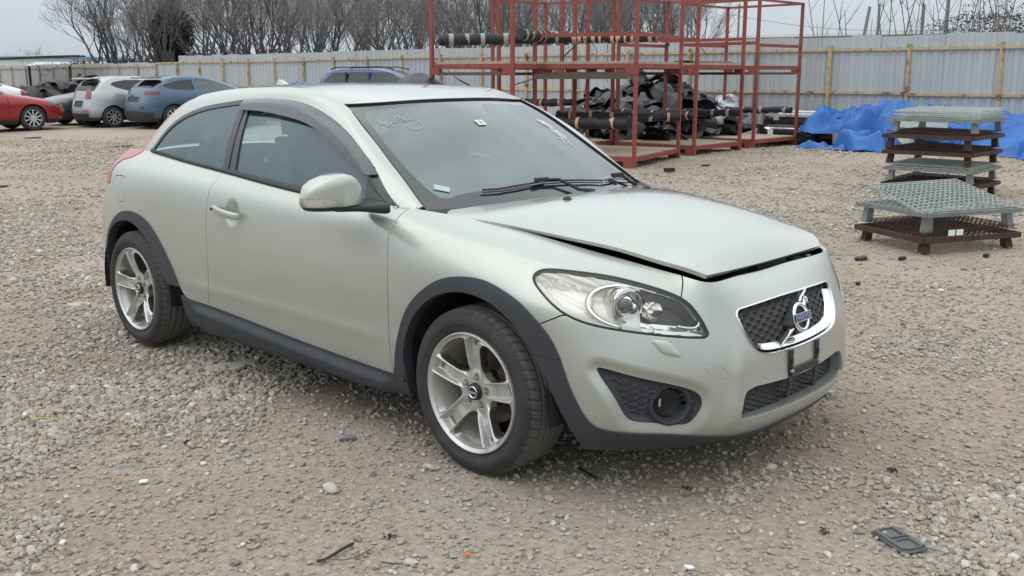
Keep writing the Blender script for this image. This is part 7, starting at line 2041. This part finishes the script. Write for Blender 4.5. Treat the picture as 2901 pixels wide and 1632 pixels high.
slab('plastic_chip', 'tiny blue plastic chip left of the large stone', 'plastic chip', 342, 1318, .010, .008, .8, mat('blue_bit', (.12, .32, .5), rough=.5), .004, 5, 6)
slab('plastic_chip', 'pale blue plastic chip below the rear wheel', 'plastic chip', 457, 1095, .018, .014, .8, mat('pale_blue_bit', (.35, .45, .55), rough=.5), .004, 5, 7)
slab('bottle_cap', 'small white cap lying on the gravel at lower left', 'cap', 405, 1360, .020, .013, .8, TAGW, .005, 9, 8)
o = slab('crushed_packet', 'crushed pale packet under the right end of the bumper', 'packet', 2340, 1118, .05, .035, .2, mat('packet', (.30, .30, .29), rough=.6, var=.4, scale=40), .02, 7, 9)
slab('black_scrap', 'small black plastic block on the gravel in front of the near rack', 'plastic block', 1897, 490, .10, .06, .2, BLACK, .06, 4, 10)
for k, (px, row, w) in enumerate(((345, 334, .35), (95, 388, .5), (345, 414, .45), (10, 529, .12), (2000, 470, .18), (2440, 735, .16), (2555, 735, .10), (1640, 480, .1), (2430, 812, .05), (2795, 728, .1))):
    slab('dark_debris', ('dark strip of debris before the blue hatchback', 'dark stick on the dirt before the red car', 'thin dark stick on the dirt left of the tail lamp', 'dark scrap at the left edge', 'dark twig on the gravel right of the racks', 'torn dark scrap right of the nose of the car', 'second dark scrap right of the nose of the car', 'dark chip left of the near rack foot', 'small dark clip right of the bumper', 'black wedge of plastic at the right edge')[k], 'debris', px, row, w*.5, w*.14+.01, .75+k*.1, BLACK, .02, 6, 20+k)
# dark plastic drain-like cover with raised ribs, lower right
p = L3(2545, 1540, .004); t = thing('plastic_cover', 'small dark grey ribbed plastic cover lying at lower right', 'plastic cover', p, R(-28)); t.scale = (1.22, 1.3, 1.2)
o = rbox('plate', (0, 0, .004), (.135, .075, .008), mat('cover_plastic', (.10, .105, .11), rough=.6), t, .012)
for x_, y_, w_, h_ in ((-.033, .0, .05, .045), (.033, 0, .05, .045), (0, .029, .11, .004), (0, -.029, .11, .004)):
    m = MB()
    for a, b, c, d in ((0, h_/2, w_, .004), (0, -h_/2, w_, .004), (w_/2, 0, .004, h_), (-w_/2, 0, .004, h_)): m.box((x_+a, y_+b, .010), (c, d, .006))
    m.build('rib', MATS['cover_plastic'], t)
def wire(pts, label, m, r_=.002, cat='wire', name='wire_piece'):
    P_ = [L3(a, b, .012) for a, b in pts]; P_ = smoothcurve(P_, 24); mb = MB(); mb.tube(P_, r_, 5); o = mb.build(name, m, None, smooth=True); tag(o, label, cat); return o
YEL = mat('yellow_cable', (.45, .40, .10), rough=.6)
wire([(85, 1183), (105, 1186), (130, 1184), (158, 1190)], 'short yellow cable on the gravel at left', YEL, .004, 'cable')
wire([(895, 1595), (920, 1590), (960, 1568), (1000, 1547)], 'thin black screw rod near the bottom edge', BLACK, .005, 'rod')
wire([(905, 1600), (930, 1590), (975, 1592), (1030, 1572), (1060, 1556)], 'thin bent brown wire beside the black rod', mat('rust_wire', (.12, .08, .05)), .0016)
wire([(1080, 1598), (1110, 1602), (1140, 1605)], 'short grey wire right of the black rod', BLACK, .002)
wire([(110, 865), (160, 875), (190, 890)], 'grey wire on the gravel by the rear wheel', mat('grey_wire', (.2, .2, .2)), .003)
wire([(1930, 1408), (1960, 1402), (2000, 1398)], 'thin twig below the bumper', mat('twig_brown', (.16, .12, .08)), .0025, 'twig')
wire([(1640, 1335), (1665, 1350), (1690, 1362)], 'dark rubber sliver below the front bumper', BLACK, .006, 'rubber strip')
for k, (px, row) in enumerate(((2512, 1338), (2515, 1343), (2340, 1519), (1115, 1525), (535, 1245), (1930, 1383))):
    x_, y_, z_ = L3(px, row, .01); mb = MB(); a = k*1.3
    P_ = [(x_+.008*math.cos(q*5)+.012*q*math.cos(a), y_+.008*math.sin(q*5)+.012*q*math.sin(a), z_+.004*math.sin(q*9)) for q in np.linspace(0, 3, 40)]
    mb.tube(P_, .0022, 4); o = mb.build('coil_scrap', BLACK, None, smooth=True); tag(o, ('black coiled scrap right of the bumper corner', 'second coil touching it right of the bumper corner', 'black coil left of the ribbed cover', 'black coil near the bottom edge, right of the rod', 'black coil below the rear wheel', 'black coil under the front bumper')[k], 'scrap', 'coiled rubber scraps on the gravel')
